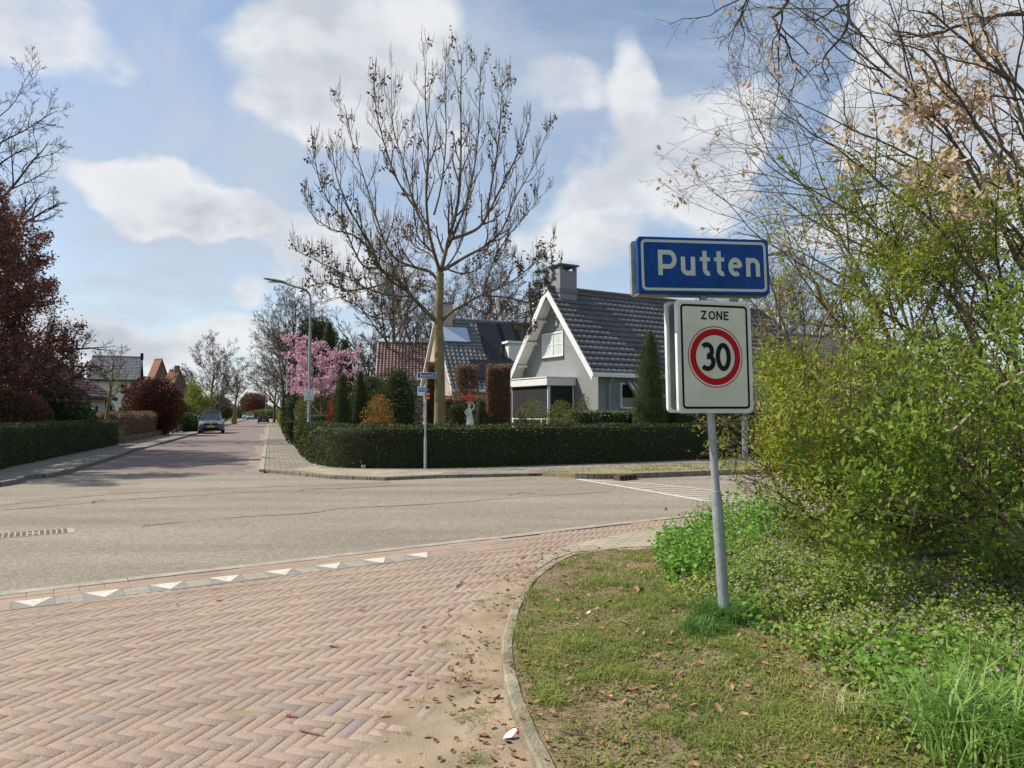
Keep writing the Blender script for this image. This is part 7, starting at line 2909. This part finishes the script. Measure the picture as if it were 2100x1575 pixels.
for i, (px, py, lb, m) in enumerate([(597, 1471, 'bright red fallen leaf on the brick paving', (.48, .06, .04)), (684, 1328, 'dark purple fallen leaf on the brick paving', (.12, .03, .04)), (742, 1253, 'small orange brown leaf on the paving nearer the road', (.42, .15, .05)), (450, 1233, 'tiny red leaf near the row of white triangles', (.5, .08, .04))]):
    c = G(px, py)
    t = thing('fallen_leaf', lb, 'leaf', (c[0], c[1], .004))
    b = MB()
    s = .034
    b.add([(c[0] + s * u_, c[1] + s * v_, .004 + w_ * s) for u_, v_, w_ in ((-1, 0, .1), (-.4, -.35, .35), (.1, -.2, .1), (.5, -.45, .4), (1, .05, .25), (.4, .3, .3), (0, .2, .05), (-.4, .4, .3), (0, 0, .0))],
          [(0, 1, 8), (1, 2, 8), (2, 3, 8), (3, 4, 8), (4, 5, 8), (5, 6, 8), (6, 7, 8), (7, 0, 8)])
    b.build('blade', mat('leaf_single_%d' % i, m, tuple(v * .7 for v in m), 9, .6), t)
for i, (pxs, lb) in enumerate([([(936, 1205), (943, 1200), (947, 1194), (953, 1197)], 'short dark twig on the paving right of the triangles'), ([(614, 1500), (640, 1507), (663, 1511)], 'pale straight stick on the brick paving'), ([(1148, 1552), (1170, 1560), (1200, 1562)], 'small stick lying on the turf near the kerb')]):
    pts = [Vector((*G(px, py), .01 if i < 2 else .12)) for px, py in pxs]
    t = thing('twig', lb, 'twig', pts[0])
    b = MB()
    b.tube(pts, [.006, .005, .004, .003][:len(pts)], 6)
    b.build('wood', twig_brown if i != 1 else bark_pale, t, smooth=True)
wht = mat('litter_white', (.75, .73, .72), (.6, .58, .58), 20, .5)
for (px, py, z0_, s, lb) in ((1050, 1512, .01, .045, 'crumpled white and red wrapper in the gutter by the kerb'), (1208, 1258, .15, .022, 'tiny white and red paper scrap in the turf')):
    c = G(px, py, z0_)
    t = thing('litter', lb, 'litter', (c[0], c[1], z0_))
    b = MB()
    b.add([(c[0] + s * u_, c[1] + s * v_, z0_ + s * w_) for u_, v_, w_ in ((-1, -.3, .0), (-.1, -.6, .25), (.8, -.2, .1), (.9, .5, .9), (0, .5, .7), (-.7, .3, .25))], [(0, 1, 4, 5), (1, 2, 3, 4)])
    w_ = b.build('wrapper', wht, t)
    b = MB()
    b.add([(c[0] + s * u_, c[1] + s * v_ - .003, z0_ + s * w_) for u_, v_, w_ in ((.45, -.1, .45), (.8, 0, .4), (.88, .45, .85), (.5, .45, .85))], [(0, 1, 2, 3)])
    b.build('red_print', sign_red, w_)

# far verge grass
vgp = [(float(a), float(b_)) for a, b_ in vg]
n = 60000
x = rg.uniform(.5, 16, n)
y = rg.uniform(17, 27, n)
k = in_poly(x, y, vgp)
x, y = x[k], y[k]
k = rg.uniform(0, 1, len(x)) < np.clip(1.25 - 1.6 * fbm(x * 1.5, y * 1.5, None, 71, 3), .1, 1) * sstep(.1, .8, dist_line(x, y, vgp[5:]))
x, y = x[k], y[k]
blades('far_verge_grass', x, y, np.full(len(x), .1), rg.uniform(.03, .09, len(x)), .012, rg.uniform(.2, 1.0, len(x)), mat('grass_far', (.12, .17, .03), (.27, .27, .08), 2, .6, island=.5, transl=.3), label='sunlit grass strip between far kerb and pavement')

# ------------------------------------------------------------------ foreground shrubs on the right
def shrub_tree(name, label, cat, base, stems, spec, seed, wood_m, wood_m2, sides=(8, 5, 4, 3), r0=.03):
    t = thing(name, label, cat, base)
    g_ = Grow(seed)
    for st in stems:
        pts = [np.array(P(px, py, d)) for (px, py, d) in st['p']]
        if 'b' in st:
            pts = [np.array(st['b'])] + pts
        sm = smooth_line(pts, 4)
        K = len(sm) - 1
        for k_ in range(1, K):
            sm[k_] = sm[k_] + g_.rng.normal(size=3) * .012
        ra, rb_ = st.get('r', (r0, .004))
        rads = [ra + (rb_ - ra) * (k_ / K) ** .8 for k_ in range(K + 1)]
        dd_ = [sm[min(k_ + 1, K)] - sm[max(k_ - 1, 0)] for k_ in range(K + 1)]
        dd_ = [v / (np.linalg.norm(v) + 1e-9) for v in dd_]
        L_ = sum(np.linalg.norm(b_ - a_) for a_, b_ in zip(sm[:-1], sm[1:]))
        g_.along(sm, rads, dd_, L_, 1, spec)
    g_.wood('trunk', wood_m, t, [1], sides[0])
    g_.wood('branches', wood_m2, t, [2], sides[1])
    g_.wood('twigs', wood_m2, t, [l for l in g_.lines if l >= 3], sides[2])
    return t, g_


def put_leaves(t, g_, n, size, m, name='leaves', zmax=None, zfall=1.0, spread=.05, aspect=.42, hang=0, seed=1, bias=None, normal_up=.6, per=1, filt=None):
    r_ = np.random.default_rng(seed)
    pos = np.array([s[0] for s in g_.sites])
    dr = np.array([s[1] for s in g_.sites])
    if filt is not None:
        k_ = filt(pos)
        w_ = np.clip(k_, 1e-9, None)
    else:
        w_ = np.ones(len(pos))
    i = r_.choice(len(pos), n // per, p=w_ / w_.sum())
    i = np.repeat(i, per)
    n = len(i)
    p_ = pos[i] + r_.normal(size=(n, 3)) * spread + dr[i] * r_.uniform(-.08, .08, n)[:, None]
    d_ = dr[i] * .7 + rand_dirs(n, r_) * .9 + np.array([0, 0, .25 - hang])
    nr_ = np.tile([0, 0, 1.0], (n, 1)) * normal_up + rand_dirs(n, r_) * .7
    V, Fc = leaf_arrays(p_, d_, size * r_.uniform(.5, 1.3, n), r_, aspect, .3, normals=nr_)
    return np_obj(name, V, Fc, m, t)


spec_sh = {1: dict(n=15, ang=42, ratio=.36, short=.35, **{'from': .12}), 2: dict(seg=6, wig=.13, up=.03, n=7, ang=42, ratio=.45, taper=.3, rr=.4), 3: dict(seg=4, wig=.15, up=.02, n=4, ang=42, ratio=.5, taper=.4), 4: dict(seg=3, wig=.15, up=.03, n=0, taper=.5), 'leaf_from': 2, 'rmin': .0014}
bz = lambda x_, y_: float(vz(np.array([x_]), np.array([y_]))[0]) - .05
B1 = (4.05, 8.0, bz(4.05, 8.0))
stemsA = [
    dict(b=B1, p=[(1680, 960, 7.9), (1640, 860, 7.8), (1590, 770, 7.7), (1560, 700, 7.7)], r=(.035, .008)),
    dict(b=B1, p=[(1740, 930, 7.8), (1660, 760, 7.6), (1610, 690, 7.5), (1565, 640, 7.5)], r=(.04, .006)),
    dict(b=B1, p=[(1760, 960, 7.4), (1640, 900, 7.0), (1570, 860, 6.8), (1545, 830, 6.7)], r=(.028, .004)),
    dict(b=B1, p=[(1800, 900, 8.2), (1760, 760, 8.3), (1700, 640, 8.4), (1650, 540, 8.4), (1625, 470, 8.4)], r=(.04, .004)),
    dict(b=B1, p=[(1850, 880, 7.9), (1840, 740, 7.9), (1780, 600, 7.9), (1720, 480, 7.9), (1650, 380, 7.8), (1600, 330, 7.7)], r=(.045, .003)),
    dict(b=B1, p=[(1720, 1010, 7.3), (1640, 980, 7.0), (1580, 960, 6.8), (1540, 900, 6.7)], r=(.022, .003)),
    dict(b=B1, p=[(1750, 1010, 8.3), (1700, 930, 8.6), (1640, 860, 8.8), (1590, 830, 9.0)], r=(.03, .004)),
    dict(b=(4.9, 7.4, bz(4.9, 7.4)), p=[(1950, 900, 7.2), (1900, 760, 7.1), (1850, 640, 7.0), (1820, 540, 6.9), (1770, 440, 6.9)], r=(.04, .004)),
    dict(b=(4.9, 7.4, bz(4.9, 7.4)), p=[(2050, 850, 7.0), (2000, 700, 6.8), (1950, 560, 6.8), (1900, 470, 6.7)], r=(.04, .004)),
    dict(b=(4.9, 7.4, bz(4.9, 7.4)), p=[(1980, 980, 6.8), (1850, 880, 6.4), (1760, 840, 6.2), (1680, 830, 6.0)], r=(.03, .004)),
    dict(b=(4.9, 7.4, bz(4.9, 7.4)), p=[(1960, 1040, 6.6), (1860, 980, 6.2), (1780, 960, 6.0), (1700, 950, 5.9)], r=(.03, .004)),
    dict(b=(5.4, 8.2, bz(5.4, 8.2)), p=[(2000, 1000, 8.2), (1900, 930, 8.4), (1830, 880, 8.6)], r=(.03, .004)),
    dict(b=(5.4, 8.2, bz(5.4, 8.2)), p=[(2080, 900, 8.0), (2080, 740, 8.0), (2060, 600, 7.9), (2020, 480, 7.9)], r=(.045, .004)),
]
sA, gA = shrub_tree('leafy_shrub', 'tall shrub in fresh yellow green leaf filling the right side of the verge', 'shrub', B1, stemsA, spec_sh, 401, bark_pale, twig_tan)


def pxof(pos):
    """photo-like coordinates of world points, used to taper leaf density with height"""
    return 847 - (pos[:, 2] - CAMZ) / pos[:, 1] * F


def dens_a(p):
    py = pxof(p)
    px = 1050 + p[:, 0] / p[:, 1] * F
    up = sstep(5.0, 3.6, p[:, 2]) * .97 + .03
    left = 1 - .75 * sstep(1800, 1690, px) * sstep(780, 690, py)
    cl = .08 + sstep(.42, .60, fbm(p[:, 0] * 2.4, p[:, 1] * 2.4, p[:, 2] * 2.4, 95, 3))
    return up * left * cl * (1 - .93 * sstep(1610, 1545, px))


put_leaves(sA, gA, 54000, .052, leaf_fresh, seed=2, spread=.06, aspect=.42, filt=dens_a)
put_leaves(sA, gA, 7000, .042, leaf_bronze, name='young_leaves', seed=22, spread=.05, aspect=.38, filt=dens_a)
stemsB = [
    dict(b=(4.6, 5.3, bz(4.6, 5.3)), p=[(2080, 1150, 5.2), (1980, 1080, 5.0), (1880, 1040, 4.9), (1800, 1000, 4.8)], r=(.022, .004)),
    dict(b=(4.6, 5.3, bz(4.6, 5.3)), p=[(2090, 1100, 5.2), (2020, 1000, 5.0), (1960, 930, 5.0), (1890, 870, 4.9)], r=(.022, .004)),
    dict(b=(4.6, 5.3, bz(4.6, 5.3)), p=[(2110, 1050, 5.3), (2100, 900, 5.2), (2070, 800, 5.2), (2020, 700, 5.2)], r=(.024, .004)),
    dict(b=(4.6, 5.6, bz(4.6, 5.6)), p=[(2060, 1060, 5.8), (1960, 1050, 6.0), (1850, 1030, 6.2), (1760, 1020, 6.3)], r=(.02, .003)),
]
sB, gB = shrub_tree('green_shrub', 'glossy darker green shrub at the right edge in front of the tall one', 'shrub', (4.6, 5.3, bz(4.6, 5.3)), stemsB, spec_sh, 402, bark_pale, bark_brown)
put_leaves(sB, gB, 10500, .062, leaf_mid, seed=3, spread=.05, aspect=.48, filt=lambda p: .1 + sstep(.40, .58, fbm(p[:, 0] * 3, p[:, 1] * 3, p[:, 2] * 3, 96, 3)))
stemsC = [dict(b=(4.3, 7.6, bz(4.3, 7.6)), p=[(1700, 1080, 7.4), (1640, 1040, 7.2), (1600, 1010, 7.1), (1560, 930, 7.0), (1530, 860, 6.9), (1480, 870, 6.8)], r=(.02, .003)),
          dict(b=(4.3, 7.6, bz(4.3, 7.6)), p=[(1650, 1080, 7.4), (1590, 990, 7.3), (1540, 900, 7.2), (1500, 870, 7.1)], r=(.014, .003)),
          dict(b=(4.3, 7.6, bz(4.3, 7.6)), p=[(1640, 1090, 7.4), (1560, 1020, 7.2), (1505, 985, 7.1)], r=(.008, .003))]
spec_c = {1: dict(n=8, ang=45, ratio=.25, **{'from': .3}), 2: dict(seg=4, wig=.15, up=.05, n=3, ang=42, ratio=.45), 3: dict(seg=3, wig=.15, n=0), 'leaf_from': 2, 'rmin': .0018}
sC, gC = shrub_tree('sparse_shrub', 'sparse twiggy shrub with small budding leaves just right of the sign post', 'shrub', (4.3, 7.6, bz(4.3, 7.6)), stemsC, spec_c, 403, bark_pale, bark_brown)
put_leaves(sC, gC, 420, .028, leaf_olive, seed=4, spread=.02)
# dead pale branch hanging in the shrub
t = thing('dead_branch', 'bare pale bent dead branch hanging in front of the green shrub', 'branch', P(1980, 860, 4.9))
b = MB()
b.tube([P(2110, 755, 4.7), P(2060, 790, 4.75), P(2022, 818, 4.8), P(1990, 850, 4.8), P(1968, 872, 4.8), P(1945, 890, 4.8), P(1925, 915, 4.8), P(1922, 945, 4.8), P(1910, 965, 4.8), P(1895, 990, 4.85), P(1880, 1030, 4.85), P(1872, 1065, 4.9), P(1862, 1110, 4.9)], [.013, .0125, .012, .0115, .012, .011, .010, .009, .009, .008, .007, .006, .004], 8)
b.tube([P(1968, 872, 4.8), P(1955, 862, 4.75)], [.009, .003], 6)
b.build('wood', bark_pale, t, smooth=True)
# large bare tree with dry oak leaves reaching in from the upper right
spec_o = {1: dict(n=11, ang=36, ratio=.28, short=.4, **{'from': .15}), 2: dict(seg=7, wig=.16, up=.02, n=6, ang=40, ratio=.42, taper=.25, rr=.45), 3: dict(seg=5, wig=.13, up=.01, n=4, ang=42, ratio=.5, taper=.4), 4: dict(seg=4, wig=.15, up=.0, n=0, taper=.5), 'leaf_from': 2, 'rmin': .0016}
BO = (6.1, 7.6, 0.1)
stemsO = [
    dict(b=BO, p=[(2160, 700, 7.5), (2060, 480, 7.3), (1960, 300, 7.2), (1850, 180, 7.1), (1740, 90, 7.0), (1640, 20, 7.0)], r=(0.0330, .004)),
    dict(b=BO, p=[(2180, 700, 7.5), (2100, 500, 7.4), (1990, 390, 7.3), (1860, 320, 7.2), (1720, 250, 7.2), (1570, 185, 7.2)], r=(0.0300, .003)),
    dict(b=BO, p=[(2140, 760, 7.2), (2000, 560, 6.9), (1880, 430, 6.8), (1780, 350, 6.8), (1660, 270, 6.8), (1560, 200, 6.8)], r=(0.0270, .003)),
    dict(b=BO, p=[(2110, 800, 7.2), (1960, 620, 7.0), (1840, 500, 6.9), (1720, 420, 6.9), (1600, 340, 6.9), (1540, 220, 6.9)], r=(0.0240, .003)),
    dict(b=BO, p=[(2100, 830, 7.9), (1930, 720, 8.0), (1780, 620, 8.1), (1640, 540, 8.1), (1540, 470, 8.2), (1440, 370, 8.2)], r=(0.0270, .003)),
    dict(b=BO, p=[(2200, 600, 7.8), (2130, 350, 7.8), (2060, 150, 7.7), (1980, -20, 7.7)], r=(0.0360, .01)),
    dict(b=BO, p=[(2220, 500, 7.6), (2150, 250, 7.4), (2020, 120, 7.3), (1900, 20, 7.2)], r=(0.0300, .01)),
    dict(b=BO, p=[(2200, 550, 8.3), (2080, 330, 8.4), (1960, 230, 8.5), (1820, 130, 8.5), (1700, -10, 8.5)], r=(0.0300, .01)),
    dict(b=BO, p=[(2170, 600, 8.3), (2020, 440, 8.4), (1880, 380, 8.5), (1740, 390, 8.5), (1620, 370, 8.5), (1550, 300, 8.5), (1550, 270, 8.5)], r=(0.0240, .003)),
    dict(b=BO, p=[(2160, 640, 7.0), (2080, 380, 6.8), (1990, 240, 6.8), (1890, 100, 6.7)], r=(0.0300, .01)),
]
sO, gO = shrub_tree('oak_sapling', 'many stemmed bare tree at the upper right with clusters of dry tan leaves', 'tree', BO, stemsO, spec_o, 404, bark_grey, bark_brown)


def tanw(p):
    py = pxof(p)
    px = 1050 + p[:, 0] / p[:, 1] * F
    return (.015 + np.exp(-((px - 1960) / 130) ** 2 - ((py - 270) / 130) ** 2) + .5 * np.exp(-((px - 2060) / 90) ** 2 - ((py - 60) / 70) ** 2)) * sstep(.45, .62, fbm(p[:, 0] * 2.6, p[:, 1] * 2.6, p[:, 2] * 2.6, 91, 3))


r_ = np.random.default_rng(12)
put_leaves(sO, gO, 2200, .085, leaf_oak_dead, name='dry_leaves', seed=5, spread=.035, aspect=.5, hang=.8, normal_up=0, per=4, filt=tanw)
put_leaves(sO, gO, 5200, .011, mat('bud_green', (.25, .25, .10), (.2, .17, .08), 3, .6), name='buds', seed=6, spread=.008, aspect=.6)
# crooked overhanging branches of a tall oak beyond the top edge
BK = (9.5, 12.5, 0)
stemsK = [
    dict(b=BK, p=[(2250, 0, 12.4), (2100, -120, 12.2), (1900, -90, 12.0), (1760, -40, 12.0), (1735, 60, 12.0), (1690, 120, 12.0), (1700, 170, 12.0)], r=(0.0660, .01)),
    dict(b=BK, p=[(2250, -60, 12.4), (2080, -180, 12.2), (1850, -150, 12.0), (1690, -80, 12.0), (1610, 10, 12.0), (1590, 45, 12.0), (1615, 90, 12.0), (1625, 130, 12.0), (1650, 160, 12.0)], r=(0.0605, .009)),
    dict(b=BK, p=[(2250, -60, 12.4), (2050, -230, 12.4), (1800, -200, 12.4), (1600, -130, 12.4), (1540, -20, 12.4), (1520, 30, 12.4), (1500, 75, 12.4)], r=(0.0605, .009)),
    dict(b=BK, p=[(2250, 100, 12.0), (2100, 30, 11.8), (1980, 50, 11.6), (1900, 75, 11.6), (1830, 60, 11.6)], r=(0.0550, .012)),
]
spec_k = {1: dict(n=9, ang=55, ratio=.09, short=.3, **{'from': .45}), 2: dict(seg=6, wig=.28, up=-.05, n=5, ang=50, ratio=.5, taper=.3, rr=.45), 3: dict(seg=4, wig=.28, up=-.02, n=3, ang=45, ratio=.5), 4: dict(seg=3, wig=.25, n=0), 'leaf_from': 3, 'rmin': .003}
sK, gK = shrub_tree('overhanging_oak', 'dark crooked oak branches hanging down from the top edge at the right', 'tree', BK, stemsK, spec_k, 405, twig_dark, twig_dark)
# leafy twig sticking up beside the sign
t = thing('green_shoot', 'single upright shoot with fresh green leaves against the blue sky right of the name board', 'shoot', P(1690, 440, 6.9))
b = MB()
pts = [P(1700, 470, 6.9), P(1672, 425, 6.85), P(1640, 370, 6.85), P(1618, 345, 6.85), P(1600, 320, 6.85)]
b.tube(pts, [.006, .005, .004, .003, .002], 6)
b.build('stem', bark_pale, t, smooth=True)
n = 26
f = r_.uniform(.55, 1, n)
ctr = np.array([[float(np.interp(v, np.linspace(0, 1, 5), [p[i] for p in pts])) for i in range(3)] for v in f])
V, Fc = leaf_arrays(ctr, rand_dirs(n, r_) + np.array([-.3, 0, .3]), .055 * r_.uniform(.7, 1.2, n), r_, .5)
np_obj('leaves', V, Fc, leaf_weed, t)
